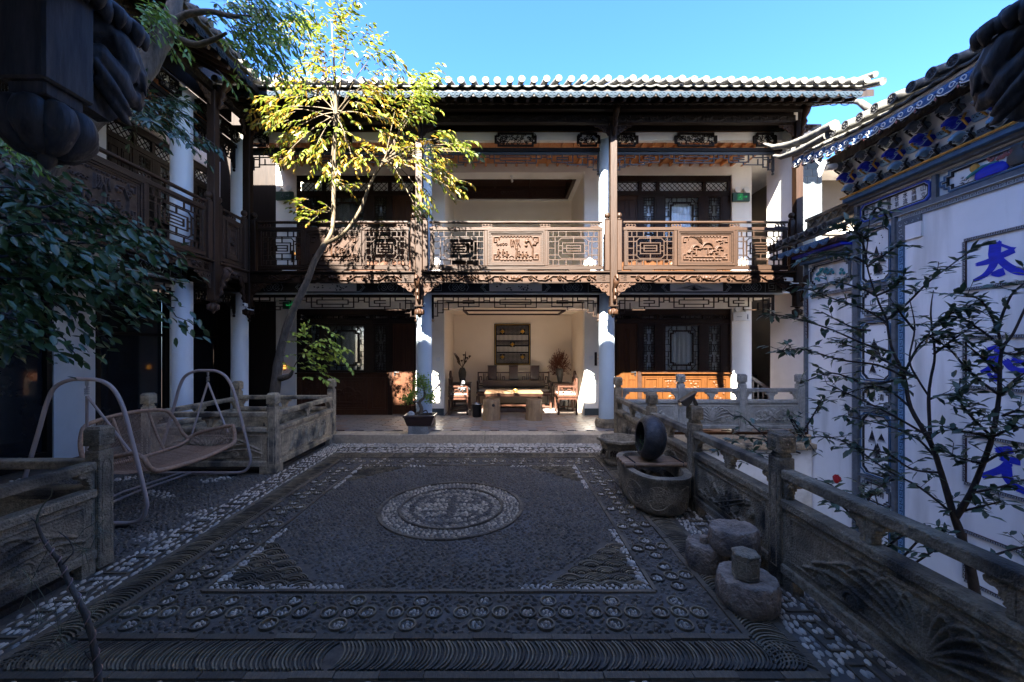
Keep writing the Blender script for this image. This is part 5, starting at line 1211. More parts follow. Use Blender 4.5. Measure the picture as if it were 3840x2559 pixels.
# column of small paintings
def inkpaint(root, x0, x1, z0, z1, seed):
    rr = random.Random(seed); q = B(); w_ = x1-x0; h_ = z1-z0
    for k in range(5):
        cx = x0+w_*rr.uniform(.25, .75); cz = z0+h_*rr.uniform(.05, .6); hh = h_*rr.uniform(.15, .3)
        for j in range(9):
            t = (j-4)/9; ribbon(q, [(cx, cz+hh), (cx+t*w_*.2, cz+hh*.5), (cx+t*w_*.45, cz)], [.004, .012, .003], -.0025-.0003*j-.003*k/5)
    for k in range(24): 
        cx = x0+w_*rr.uniform(.1, .9); cz = z0+h_*rr.uniform(.05, .9)*rr.choice((1, .4)); q.lathe([(rr.uniform(.004, .014), -.0035), (.002, -.0045)], 5, (cx, 0, cz), axis='y')
    q.obj('ink_painting', M['ink'], root)
for z0, z1, kind in ((2.68,3.52,'p'),(2.2,2.6,'t'),(1.22,2.12,'p'),(.82,1.14,'t'),(-.2,.74,'p'),(-.62,-.28,'t'),(-1.45,-.7,'p')):
    o = cartouche(swall, -6.17, -5.69, z0, z1, 'blue_frame' if kind == 'p' else 'frame_grey', k=.07, step=kind == 't')
    if kind == 'p': inkpaint(o, -6.1, -5.76, z0+.06, z1-.06, int(z0*10))
    else:
        for j, c in enumerate('江山' if z0 > 1 else '清風'): link('inscription', text_mesh(c, .11, M['ink'], .001), o, (-5.86-j*.13, -.004, (z0+z1)/2), (PI/2, 0, 0))
    B().box(-6.199, -5.661, -.04, -.001, z0-.06, z0-.025).obj('frame_bar', M['frame_grey'], swall)
# far low bay
meander(swall, -7.29, 1.9, -7.29, 2.62, .05, 'frame_brown', 'line_grey'); meander(swall, -7.29, -.3, -7.29, .35, .05, 'frame_brown', 'line_grey'); meander(swall, -7.2, 2.66, -6.32, 2.66, .05, 'frame_brown', 'line_grey'); meander(swall, -6.31, -1.4, -6.31, 2.6, .045, 'frame_brown', 'line_grey')
B().box(-7.34, -7.3, -.03, .029, -1.4, 3.3).obj('edge_bar', M['frame_grey'], swall)
o = cartouche(swall, -7.22, -6.36, 2.8, 3.2, 'frame_grey', k=.08, step=True); q = B(); rr = random.Random(8)
for k in range(22): q.lathe([(.001, -.02), (.02, -.012), (.03, 0)], 7, (-7.1+rr.random()*.6, .0, 2.9+rr.random()*.2), axis='y')
q.obj('painted_fruit', M['paint_teal'], o)
B().box(-7.34, -6.3, -.1, .029, 3.24, 3.29).obj('cornice', M['blue_frame'], swall); B().box(-7.36, -6.3, -.16, .029, 3.3, 3.35).obj('cornice', M['frame_grey'], swall); B().box(-7.38, -6.3, -.22, .029, 3.36, 3.4).obj('cornice', M['blue_paint'], swall); B().box(-7.38, -6.3, -.3, .029, 3.41, 3.46).obj('eave_boards', M['frame_brown'], swall)
roof(swall, -7.75, -6.25, -.42, 3.66, .42, .55, sp=.2, fascia='blue_frame', rl=None, disc_detail=True, r=.05)
q = B(); q.box(-7.35, -6.25, .02, .16, 3.86, 3.92); q.box(-7.35, -6.25, -.0, .18, 4.04, 4.09)
for k in range(12): q.bar((-7.3+k*.09, .01, 3.93 if k % 2 else 4.03), (-7.21+k*.09, .01, 4.03 if k % 2 else 3.93), .02, .02, up=(0,1,0))
q.box(-7.35, -6.25, .04, .14, 3.921, 4.039); q.obj('roof_ridge', M['stone_dark'], swall)
# main eave of the wall
def lift(x): return .22*max(0., (-x-4.9)/1.6)**1.7
roof(swall, -6.62, .6, -.80, 4.74, .42, 1.35, sp=.22, fascia='fascia_blue', rl=None, disc_detail=True, lift=lift, r=.056)
q = B()
for i in range(32):
    x = -6.62+.22*i+.11
    for sgn in (-1, 1): q.tube([(x+sgn*(.055+.032*math.cos(t)*(1-t/14)), -.765, 4.525+lift(x)+.032*math.sin(t)*(1-t/14)) for t in np.arange(0, 7, .6)], .0055, 5)
    q.tube([(x+.1*math.cos(t), -.758, 4.52+lift(x)-.05*abs(math.sin(t))) for t in np.arange(0, 3.2, .3)], .006, 5)
q.obj('white_scroll_outline', M['white_plastic'], swall)
q = B()
for i in range(32): x = -6.62+.22*i; q.lathe([(.016, -.012), (.004, -.02)], 4, (x, -.752, 4.47+lift(x)), axis='y', sx=.8, sy=1.4)
q.obj('painted_bud', M['paint_pink'], swall)
q = B(); q2 = B()
for i in range(44):
    x = -6.6+i*.16; q.lathe([(.05, 0), (.05, -.02), (.03, -.025)], 10, (x, -.68, 4.50+lift(x)), axis='y', sy=.8); q2.tube([(x+.035*math.cos(t)*(1-t/12), -.71, 4.50+lift(x)+.03*math.sin(t)*(1-t/12)) for t in np.arange(0, 6, .6)], .004, 4)
q.obj('cloud_scallop', M['ink'], swall); q2.obj('scallop_outline', M['line_grey'], swall)
V = []; Fq = []
for i in range(40):
    x = -6.62+i*.185; V += [(x, -.73, 4.60+lift(x)), (x, -.32, 4.78+lift(x)*.6), (x, -.32, 4.82+lift(x)*.6), (x, -.73, 4.64+lift(x))]
for i in range(39):
    for k in range(4): a = i*4+k; b_ = i*4+(k+1) % 4; Fq.append((a, b_, b_+4, a+4))
link('soffit', npmesh('soffit', V, Fq, M['plaster']), swall)
me = B().bar((0, -.74, 4.565), (0, -.3, 4.755), .07, .05).mesh('rafter', M['wood_near'])
for i in range(16): x = -6.4+i*.44; link('rafter', me, swall, (x, 0, lift(x)*.9))
B().box(-6.4, .6, -.36, -.30, 4.60, 4.74).obj('eave_purlin', M['wood_near'], swall); B().tube([(-6.4, -.37, 4.735), (.6, -.37, 4.735)], .008, 5).obj('gold_line', M['cornice_gold'], swall)
q = B(); q.add([(-6.3, -.1, 4.09), (.6, -.1, 4.09), (.6, -.3, 4.66), (-6.3, -.3, 4.66), (-6.3, .1, 4.09), (.6, .1, 4.09), (.6, .1, 4.9), (-6.3, .1, 4.9)], [(0,1,2,3), (3,2,6,7), (4,5,1,0), (0,3,7,4), (1,5,6,2)]); q.obj('bracket_backing', M['wall_white'], swall)
def cl(cx, cz, w_, h_): return [(cx-w_/2, cz-h_*.1), (cx-w_*.46, cz+h_*.2), (cx-w_*.3, cz+h_*.28), (cx-w_*.22, cz+h_*.5), (cx, cz+h_*.42), (cx+w_*.22, cz+h_*.5), (cx+w_*.3, cz+h_*.28), (cx+w_*.46, cz+h_*.2), (cx+w_/2, cz-h_*.1), (cx+w_*.3, cz-h_*.2), (cx+w_*.1, cz-h_*.45), (cx-w_*.1, cz-h_*.45), (cx-w_*.3, cz-h_*.2)]
def bracket_proto():
    r = bpy.data.objects.new('bracket_set', None); COL.objects.link(r); r.parent = swall; r.empty_display_size = .1
    for i, (z, yo, m_, lm, nm) in enumerate(((4.17, -.19, 'frame_grey', 'line_grey', 'cloud_block'), (4.34, -.27, 'blue_paint', 'blue_light', 'cloud_block'), (4.50, -.34, 'frame_grey', 'line_grey', 'cloud_block'))):
        q = B(); q.prism(cl(0, z, .2, .15), 'y', yo, yo+.14); q.obj(nm, M[m_], r, bevel=.006)
        q = B()
        for sgn in (-1, 1): q.tube([(sgn*(.045+.026*math.cos(t)*(1-t/10)), yo-.006, z+.026*math.sin(t)*(1-t/10)) for t in np.arange(0, 6, .6)], .0055, 4)
        q.tube([(p[0]*.94, yo-.005, z+(p[1]-z)*.9) for p in cl(0, z, .2, .15)], .0065, 4, close=True); q.obj('cloud_outline', M[lm], r)
        q = B()
        for j in (-1, 0, 1): q.tube([(j*.02, yo+.02, z+.02+.02*j), (j*.022, yo-.06, z+.035+.012*j), (j*.02, yo-.11, z+.01+.012*j), (j*.016, yo-.14, z-.03)], [.03, .032, .022, .003], 7)
        q.obj('beak', M[('blue_light', 'blue_paint', 'frame_grey')[i]], r, smooth=50)
        q = B(); q.tube([(-.09, yo+.05, z-.06), (-.1, yo-.02, z), (-.09, yo+.03, z+.08)], [.012, .016, .012], 6); q.tube([(.09, yo+.05, z-.06), (.1, yo-.02, z), (.09, yo+.03, z+.08)], [.012, .016, .012], 6); q.obj('side_scroll', M[('ink', 'cornice_gold', 'ink')[i]], r)
        q = B(); q.box(-.11, .11, yo+.02, yo+.2, z+.078, z+.096); q.obj('bearing_block', M['line_grey'], r)
    for z, yo, m_ in ((4.17, -.14, 'frame_grey'), (4.34, -.2, 'blue_light')):
        q = B(); q.prism([(.11,z-.03),(.13,z-.055),(.24,z-.055),(.26,z-.03),(.26,z+.03),(.24,z+.055),(.13,z+.055),(.11,z+.03)], 'y', yo, yo+.03); pl = q.obj('painted_plate', M[m_], r)
        q = B()
        for k in range(9): q.lathe([(.008, -.002), (.003, -.004)], 5, (.135+k*.0135, yo, z+.018*math.sin(k*1.7)), axis='y')
        q.obj('floral_print', M['ink'], pl)
    return r
bs0 = bracket_proto(); bs0.location = (-6.15, 0, 0)
def ctree(o, parent):
    c = o.copy(); COL.objects.link(c); c.parent = parent
    for ch in list(o.children): ctree(ch, c)
    return c
for k in range(1, 15): c = ctree(bs0, swall); c.location = (-6.15+k*.37, 0, 0)
q = B(); lp = lambda x, y, Y, X=None: (lambda v: (-v.y, v.x-WX, v.z))(P(x, y, Y))
q.tube([lp(3130, 470, 5.3), lp(3040, 515, 5.75), lp(2960, 545, 6.2), lp(2900, 553, 6.55), lp(2865, 540, 6.7)], [.07, .065, .055, .04, .015], 8); q.tube([lp(3100, 510, 5.4), lp(3000, 565, 5.9), lp(2930, 590, 6.35), lp(2900, 585, 6.5)], [.05, .05, .04, .015], 8)
q.tube([lp(3300, 420, 5.6), lp(3255, 408, 5.7), lp(3225, 385, 5.8), lp(3210, 382, 5.85), lp(3212, 374, 5.85)], [.06, .05, .04, .035, .01], 8); q.tube([lp(3420, 350, 5.2), lp(3370, 385, 5.4), lp(3300, 410, 5.6)], [.05, .05, .06], 8)
q.obj('upturned_ridge', M['roof_tile'], swall, smooth=60)
q = B(); q.tube([lp(3090, 610, 5.9), lp(3075, 640, 5.95), lp(3072, 665, 5.95)], [.03, .045, .012], 8); q.tube([lp(3078, 622, 5.93), lp(3060, 606, 5.93)], [.02, .008], 6); q.tube([lp(3085, 622, 5.93), lp(3110, 610, 5.93)], [.02, .008], 6); q.tube([lp(3130, 625, 6.0), lp(3095, 630, 5.95)], [.05, .04], 8); q.obj('deer_head_carving', M['plaster'], swall, smooth=60)

# ================================================================== furniture in the alcove
FZ = .145
def fr(q, x0, x1, z0, z1, y0, y1, t=.03):
    q.ring([(x0,z0),(x1,z0),(x1,z1),(x0,z1)], [(x0+t,z0+t),(x1-t,z0+t),(x1-t,z1-t),(x0+t,z1-t)], 'y', y0, y1)
sofa = thing('bench_sofa', 'long dark carved wooden bench with a bolster cushion against the alcove back wall', 'bench', (.26, 10.3, FZ))
sw = .98
B().box(-sw, sw, 0, .6, .40, .45).obj('seat', M['wood_furn'], sofa, bevel=.01); B().box(-sw+.03, sw-.03, .02, .58, .34, .399).obj('seat_apron', M['wood_furn'], sofa)
for x in (-sw+.03, sw-.03):
    for y in (.03, .57): B().cbox(x, y, .17, .055, .055, .34).obj('leg', M['wood_furn'], sofa, bevel=.006)
for y in (.03, .57): B().box(-sw+.06, sw-.06, y-.018, y+.018, .05, .085).obj('stretcher', M['wood_furn'], sofa)
B().box(-.8, .8, .03, .3, .09, .11).obj('foot_shelf', M['wood_furn'], sofa)
q = B(); fr(q, -sw, sw, .45, .93, .57, .6); S_ = []
for c in (-.8, -.38, .38, .8):
    for s_ in (-1, 1): S_ += [(c+s_*.02, .62, c+s_*.02, .88), (c+s_*.02, .62, c+s_*.13, .62), (c+s_*.13, .62, c+s_*.13, .80), (c+s_*.13, .80, c+s_*.07, .80), (c+s_*.07, .80, c+s_*.07, .72)]
segs(q, S_, 0, 0, 1, 1, .022, .572, .598); q.box(-sw+.03, sw-.03, .573, .597, .55, .58); q.obj('back_frame', M['wood_furn'], sofa)
for c in (-.58, 0, .58):
    q = B(); q.box(c-.12, c+.12, .56, .605, .46, 1.08); p = q.obj('back_panel', M['wood_furn'], sofa, bevel=.006); B().box(c-.13, c+.13, .55, .615, 1.081, 1.11).obj('crest', M['wood_furn'], p, bevel=.008)
for s_ in (-1, 1):
    q = B(); q.box(s_*(sw-.03)-.02, s_*(sw-.03)+.02, .02, .6, .68, .72); q.box(s_*(sw-.03)-.018, s_*(sw-.03)+.018, .02, .06, .45, .679); q.box(s_*(sw-.03)-.015, s_*(sw-.03)+.015, .06, .57, .55, .575); q.obj('armrest', M['wood_furn'], sofa)
B().box(-sw+.06, sw-.06, .03, .55, .451, .50).obj('seat_cushion', M['cushion_light'], sofa, bevel=.02, seg=2)
ob = B().lathe([(.03,-.84),(.09,-.835),(.105,-.8),(.108,-.4),(.104,0),(.108,.4),(.105,.8),(.09,.835),(.03,.84)], 20, (.26, 10.3+.44, FZ+.62), axis='x').obj('bolster_cushion', M['cushion'], smooth=60)
tag(ob, 'long brown bolster cushion lying along the back of the alcove bench', 'cushion')
tb = thing('tea_table', 'long low wooden table with pale top standing behind the two log stools', 'table', (.225, 9.2, FZ))
B().box(-.68, .68, 0, .62, .505, .55).obj('table_top', M['wood_table'], tb, bevel=.01); B().box(-.66, .66, .02, .6, .455, .504).obj('apron', M['wood_furn'], tb)
for x in (-.63, .63):
    for y in (.04, .57): B().cbox(x, y, .228, .05, .05, .454).obj('leg', M['wood_furn'], tb, bevel=.005)
q = B(); fr(q, -.6, .6, .05, .15, .28, .31, .02); q.obj('under_rail', M['wood_furn'], tb); link('carving', relief_mesh('blob', 1.1, .09, .02, M['wood_furn'], res=60), tb, (-.55, .285, .06))
bw = B().lathe([(.04,0),(.052,.01),(.055,.045),(.048,.055),(.04,.05),(.03,.03)], 18, (.27, 9.45, FZ+.551)).obj('brass_bowl', M['brass'], smooth=40); tag(bw, 'small brass incense bowl on the middle of the alcove table', 'bowl')
for i, (x, lab) in enumerate(((-.28, 'left log stool of pale wood with a dark knot in its side'), (.66, 'right log stool of pale streaky wood standing before the table'))):
    st_ = thing('log_stool', lab, 'stool', (x, 8.78, FZ), 0, 'log stools in front of the table'); V = []; n = 28; rr = random.Random(i+4); ph = [rr.random()*6 for _ in range(4)]
    def rad_(a, z): return .178*(1+.05*math.sin(2*a+ph[0])+.03*math.sin(3*a+ph[1]+z)+.015*math.sin(9*a+ph[2]))*(1+(.06 if i == 0 else .02)*(1-z/.5)**3)
    for z in (0, .06, .15, .25, .35, .44, .455, .456):
        k = 1 if z < .455 else .96 if z == .455 else .3
        for a in range(n): t = 2*PI*a/n; r_ = rad_(t, z)*k; V.append((r_*math.cos(t)+(.02*z if i else 0), r_*math.sin(t), z))
    Fq = [(j*n+a, j*n+(a+1) % n, (j+1)*n+(a+1) % n, (j+1)*n+a) for j in range(7) for a in range(n)]+[tuple(7*n+a for a in range(n))]
    me = bpy.data.meshes.new('log'); me.from_pydata(V, [], Fq); me.materials.append(M['wood_stump']); me.shade_smooth(); me.set_sharp_from_angle(angle=.8); link('log', me, st_)
    q = B(); 
    for r_ in (.04, .08, .12, .15): q.tube([(r_*math.cos(t), r_*math.sin(t), .457) for t in np.arange(0, 6.28, .35)], .0012, 3, close=True)
    q.obj('growth_rings', M['wood_table'], st_)
    if i == 0: q = B(); q.lathe([(.03,0),(.035,.01),(.02,.03),(.004,.034)], 10, (.05,-.17,.32)); o = B(); o.lathe([(.034,0),(.03,-.014),(.018,-.02),(.012,-.008)], 12, (.05,-.168,.34), axis='y'); o.obj('knot', M['bark_dark'], st_, smooth=40)
bn = thing('waste_bin', 'small black round waste bin beside the left log stool', 'bin', (-.62, 9.15, FZ)); q = B(); q.lathe([(.095,0),(.105,.02),(.112,.29),(.116,.3),(.108,.3),(.1,.28)], 24); q.obj('body', M['black_metal'], bn, smooth=40); B().tube([(.113*math.cos(t), .113*math.sin(t), .302) for t in np.arange(0, 6.28, .26)], .006, 6, close=True).obj('rim', M['steel'], bn)
bn2 = thing('waste_bin', 'dark waste bin standing behind the right armchair', 'bin', (1.55, 10.35, FZ)); q = B(); q.lathe([(.11,0),(.13,.32),(.12,.32),(.1,.05)], 24); q.obj('body', M['black_metal'], bn2, smooth=40)
def armchair(label, loc, rz, cush):
    c = thing('armchair', label, 'chair', loc, rz, 'carved armchairs at the ends of the table'); m = M['wood_furn']    # faces local -y
    B().box(-.3, .3, -.24, .24, .42, .47).obj('seat', m, c, bevel=.008); B().box(-.28, .28, -.22, .22, .36, .419).obj('seat_apron', m, c)
    for x in (-.275, .275):
        for y in (-.215, .215): B().cbox(x, y, .18, .045, .045, .36).obj('leg', m, c, bevel=.004)
    for x in (-.275, .275): B().box(x-.014, x+.014, -.19, .19, .1, .13).obj('stretcher', m, c)
    for y in (-.215, .215): B().box(-.25, .25, y-.014, y+.014, .07, .1).obj('stretcher', m, c)
    for s_ in (-1, 1):
        q = B(); x = s_*.275; q.box(x-.018, x+.018, -.23, .21, .655, .69); q.box(x-.016, x+.016, -.23, -.195, .47, .654)
        for (a, b_, e, d) in ((-.195,.53,.1,.53),(.1,.53,.1,.6),(.1,.6,-.02,.6),(-.02,.6,-.02,.565),(-.1,.47,-.1,.62),(-.1,.62,-.15,.62),(.14,.47,.14,.655)): q.box(x-.012, x+.012, min(a,e)-.011, max(a,e)+.011, min(b_,d)-.011, max(b_,d)+.011)
        q.obj('armrest', m, c)
    q = B(); fr(q, -.28, .28, .47, .86, .2, .235, .03); q.box(-.02, .02, .2, .235, .861, .9)
    for sx in (-1, 1): q.box(sx*.16-.012, sx*.16+.012, .205, .23, .5, .83)
    q.obj('back_frame', m, c)
    q = B(); q.prism([(-.11,.5),(.11,.5),(.11,.9),(.14,.95),(.08,1.0),(.05,1.03),(-.05,1.03),(-.08,1.0),(-.14,.95),(-.11,.9)], 'y', .198, .238); p = q.obj('back_splat', m, c, bevel=.005)
    link('carving', relief_mesh('medal', .2, .36, .015, m, res=50), p, (-.1, .197, .55))
    B().box(-.27, .27, -.2, .19, .471, .495).obj('seat_pad', M[cush], c, bevel=.01)
    return c
armchair('dark carved armchair on the left with a plush toy resting on it', (-1.08, 9.68, FZ), PI/2, 'cushion_light')
armchair('carved armchair on the right catching the sunlight', (1.5, 9.68, FZ), -PI/2, 'cushion_light')
q = B()
for pts, rs in (([(0,0,0),(0,0,.12),(0,.01,.2)], [.06,.08,.05]), ([(0,-.03,.22),(0,-.04,.27),(0,-.03,.31)], [.05,.065,.04]), ([(-.05,0,.3),(-.06,0,.34)], [.02,.018]), ([(.05,0,.3),(.06,0,.34)], [.02,.018]), ([(.06,0,.14),(.13,-.03,.12),(.16,-.06,.06)], [.03,.03,.025]), ([(-.06,0,.14),(-.12,-.03,.1)], [.03,.025]), ([(.05,0,.03),(.1,-.1,.03)], [.035,.035])): q.tube(pts, rs, 10)
toy = thing('plush_toy', 'small dark and white plush toy slumped on the left armchair', 'toy', (-1.0, 9.62, FZ+.497), .4); q.obj('body', M['ink'], toy, smooth=60)
q = B(); q.lathe([(.001,-.1),(.03,-.095),(.042,-.08),(.03,-.07)], 12, (0,0,.265), axis='y'); q.obj('white_face', M['white_plastic'], toy, smooth=40); q = B(); q.lathe([(.001,-.085),(.04,-.078),(.05,-.06)], 12, (0,-.01,.12), axis='y'); q.obj('white_belly', M['white_plastic'], toy, smooth=40)
for x, lab in ((-1.14, 'left'), (1.52, 'right')):
    sd = thing('side_table', 'dark square side table in the %s back corner of the alcove carrying a vase' % lab, 'table', (x, 10.72, FZ), 0, 'side tables in the alcove corners')
    B().box(-.25, .25, -.25, .25, .62, .655).obj('table_top', M['wood_furn'], sd, bevel=.006); B().box(-.23, .23, -.23, .23, .56, .619).obj('apron', M['wood_furn'], sd)
    for a in (-.21, .21):
        for c in (-.21, .21): B().cbox(a, c, .28, .04, .04, .56).obj('leg', M['wood_furn'], sd)
    B().box(-.2, .2, -.2, .2, .14, .16).obj('shelf', M['wood_furn'], sd)
def vase(x, label, h, prof):
    v = B().lathe(prof, 24, (x, 10.7, FZ+.656)).obj('vase', M['vase_grey'], smooth=50); return tag(v, label, 'vase', 'vases on the side tables')
vase(-1.12, 'grey vase with dried seed heads on the left side table', .36, [(.05,0),(.07,.02),(.1,.18),(.105,.28),(.08,.36),(.06,.385),(.065,.4),(.05,.395)])
vase(1.5, 'tall dark vase holding a bushy russet dried bouquet', .36, [(.05,0),(.06,.02),(.09,.2),(.1,.32),(.095,.37),(.08,.375)])
# dried plants
dv = thing('dried_flowers', 'dried lotus pods and seed heads standing in the left vase', 'dried plant', (-1.12, 10.7, FZ+1.03)); q = B(); q2 = B(); rr = random.Random(4)
for k in range(12):
    a = rr.uniform(-.9, .7); L = rr.uniform(.16, .4); e = (math.sin(a)*L, rr.uniform(-.08, .08), math.cos(a)*L); q.tube([(0, 0, 0), (e[0]*.4, e[1]*.5, e[2]*.6), e], .004, 4)
    if k % 3: q2.lathe([(.005,0),(.028,.03),(.034,.05),(.01,.055)], 8, e)
for k in range(2): q2.tube([(-.05-.03*k,0,.1),(-.1-.04*k,0,.28),(-.2-.03*k,0,.42)], [.008,.022,.006], 7); 
q2.tube([(.04,0,.1),(.08,0,.28),(.09,0,.46)], [.008,.022,.006], 7)
q.obj('stem', M['dried_brown'], dv); q2.obj('seed_head', M['dried_brown'], dv)
dr = thing('dried_bouquet', 'bushy russet dried grass bouquet spilling from the right vase', 'dried plant', (1.5, 10.7, FZ+1.0)); q = B()
for k in range(420):
    a = rr.gauss(-.1, .75); L = rr.uniform(.15, .52)*(1-.25*abs(a)); b_ = rr.gauss(0, .4); e = Vector((math.sin(a)*L-.02, math.sin(b_)*L*.5, abs(math.cos(a))*L*1.1+.02-.1*abs(a)))
    s0 = e*rr.uniform(.4, .8); q.bar(s0, e, .005, .003)
    for j in range(5): t = rr.random(); m_ = s0.lerp(e, t); q.bar(m_, m_+Vector((rr.gauss(0, .02), rr.gauss(0, .02), rr.gauss(0, .02)-.008)), .008, .003)
q.obj('dried_sprays', M['dried_red'], dr, kind='stuff')
# lattice picture on the back wall
lw = thing('lattice_panel', 'dark openwork lattice panel with five gold flowers hanging above the bench', 'wall panel', (.235, 11.155, 1.83)); q = B(); fr(q, -.51, .51, -.58, .58, -.04, 0, .07); q.obj('frame', M['ink'], lw, bevel=.006)
q = B(); fr(q, -.485, .485, -.555, .555, -.046, -.041, .012); q.obj('gold_line', M['gold'], lw)
q = B()
for k in range(25): x = -.43+.86*k/24; q.box(x-.0052, x+.0052, -.025, -.012, -.51, .51)
for z0_, z1_ in ((.28, .51), (-.05, .12), (-.51, -.22)):
    k = 0; z = z0_
    while z < z1_: q.box(-.44, .44, -.03, -.0255, z-.008, z+.008); z += .034
for z in (.28, .1, -.03, -.22): q.box(-.44, .44, -.032, -.0305, z-.014, z+.014)
q.obj('lattice', M['ink'], lw); B().box(-.45, .45, -.0115, -.009, -.52, .52).obj('pale_backing', M['plaster'], lw)
for x, z in ((-.28, .36), (.28, .36), (0, 0), (-.28, -.35), (.28, -.35)):
    q = B(); q.ring([(x+.1*math.cos(t), z+.1*math.sin(t)) for t in np.arange(.785, 7, PI/2)][:4], [(x+.075*math.cos(t), z+.075*math.sin(t)) for t in np.arange(.785, 7, PI/2)][:4], 'y', -.04, -.033); q.obj('flower_mount', M['ink'], lw)
    q = B()
    for k in range(8): a = k*PI/4; q.tube([(x+.02*math.cos(a), -.045, z+.02*math.sin(a)), (x+.05*math.cos(a)*(1.3 if k % 2 == 0 else .8), -.05, z+.05*math.sin(a)*(1.3 if k % 2 == 0 else .8))], [.018, .008], 6)
    q.lathe([(.02,-.07),(.03,-.055),(.03,-.045)], 10, (x, 0, z), axis='y'); q.obj('gold_flower', M['gold'], lw, smooth=50)
# upstairs furniture
cb = thing('bookcase', 'reddish wooden open cabinet against the left wall of the upper alcove', 'cabinet', (-1.05, 10.6, 3.18)); q = B()
for x in (-.34, .34): q.box(x-.02, x+.02, -.15, .3, 0, 1.36)
for z in (.04, .5, .9, 1.34): q.box(-.319, .319, -.149, .299, z-.015, z+.015)
q.obj('carcass', M['wood_red'], cb); B().box(-.32, .32, .29, .31, .02, 1.33).obj('back_board', M['wood_furn'], cb); B().box(-.01, .01, -.14, .28, .92, 1.32).obj('divider', M['wood_red'], cb); B().box(-.38, .38, -.17, .32, 1.361, 1.39).obj('crest', M['wood_red'], cb)
pf = thing('framed_lattice', 'dark framed lattice picture with gold line on the upper alcove wall', 'picture', (.28, 11.155, 4.1)); q = B(); fr(q, -.56, .56, -.6, .5, -.04, 0, .1); q.obj('frame', M['wood_furn'], pf); q = B(); fr(q, -.51, .51, -.55, .45, -.045, -.041, .01); q.obj('gold_line', M['gold'], pf)
q = B(); q.box(-.45, .45, -.02, -.01, -.5, .4); q.obj('panel', M['wood_dark'], pf); q = B()
for k in range(12): q.cbox(-.41+k*.075, -.024, .24, .02, .006, .02)
q.obj('gold_studs', M['gold'], pf)
tbu = thing('upper_bench', 'reddish cushioned bench behind the upper balcony rail', 'bench', (.35, 9.9, 3.18)); B().box(-.7, .7, 0, .5, .36, .42).obj('seat', M['wood_red'], tbu); B().box(-.7, .7, .45, .5, .421, .8).obj('backrest', M['wood_red'], tbu); B().box(-.66, .66, .02, .44, .421, .5).obj('cushion', M['dried_red'], tbu, bevel=.02)
for x in (-.66, .66):
    for y in (.04, .46): B().cbox(x, y, .18, .05, .05, .359).obj('leg', M['wood_red'], tbu)
lb = thing('bulb_holder', 'bare white bulb hanging from the upper alcove soffit', 'lamp', (.19, 9.55, 5.72)); B().lathe([(.05,.13),(.05,.115),(.02,.11),(.02,.07),(.03,.065),(.03,.05)], 12).obj('socket', M['white_plastic'], lb, smooth=40); B().lathe([(.004,-.03),(.02,-.02),(.026,.01),(.02,.05)], 12).obj('bulb', M['white_plastic'], lb, smooth=40)
# small wall fittings
def plate(label, x, z, y=9.357, w_=.09, h=.09):
    p = B().box(-w_/2, w_/2, -.012, 0, -h/2, h/2).obj('switch_plate', M['white_plastic'], loc=(x, y, z), bevel=.003); tag(p, label, 'switch', 'switch plates on the piers')
plate('white switch plate on the pier left of the alcove', -1.55, 1.46); plate('white switch plate on the pier right of the alcove', 2.04, 1.5); 
np_ = thing('room_sign', 'narrow brown vertical room number plate on the pier right of the alcove', 'sign', (2.16, 9.35, 1.47)); B().box(-.035, .02, -.02, 0, -.16, .16).obj('board', M['wood_red'], np_, bevel=.004)
for k in range(3): link('digit', text_mesh('203'[k], .06, M['brass'], .004), np_, (.04, -.018, .09-k*.09), (PI/2, 0, 0))
np2 = thing('room_sign', 'small brown room number plate glowing orange behind the upper left balcony', 'sign', (-4.95, 9.35, 3.9)); B().box(-.035, .035, -.02, 0, -.16, .1).obj('board', M['wood_red'], np2); link('digit', text_mesh('0', .09, M['lamp_lit'], .004), np2, (.05, -.018, .03), (PI/2, 0, 0))
def running(root, s=1, mm='green_lit', flip=1):
    q = B(); f = flip
    fr(q, -.045*s, .045*s, -.05*s, .05*s, -.008, -.005, .006)
    for a, b_, c, d in ((.005,.03,.005,.0301),(.005,.02,-.005,-.005),(-.005,-.005,.015,-.02),(.015,-.02,.02,-.04),(-.005,-.005,-.015,-.02),(-.015,-.02,-.03,-.022),(.005,.015,.022,.008),(.003,.014,-.015,.01)): q.bar((a*s*f, -.008, b_*s), (c*s*f, -.008, d*s), .007*s, .007*s, up=(0,1,0))
    q.lathe([(.008*s, -.003), (.006*s, .0)], 8, (.01*s*f, -.007, .034*s), axis='y')
    q.bar((f*.06*s, -.007, 0), (f*.12*s, -.007, 0), .006*s, .01*s, up=(0,1,0)); q.bar((f*.12*s, -.007, 0), (f*.1*s, -.007, .02*s), .006*s, .008*s, up=(0,1,0)); q.bar((f*.12*s, -.007, 0), (f*.1*s, -.007, -.02*s), .006*s, .008*s, up=(0,1,0))
    q.obj('running_man', M[mm], root)
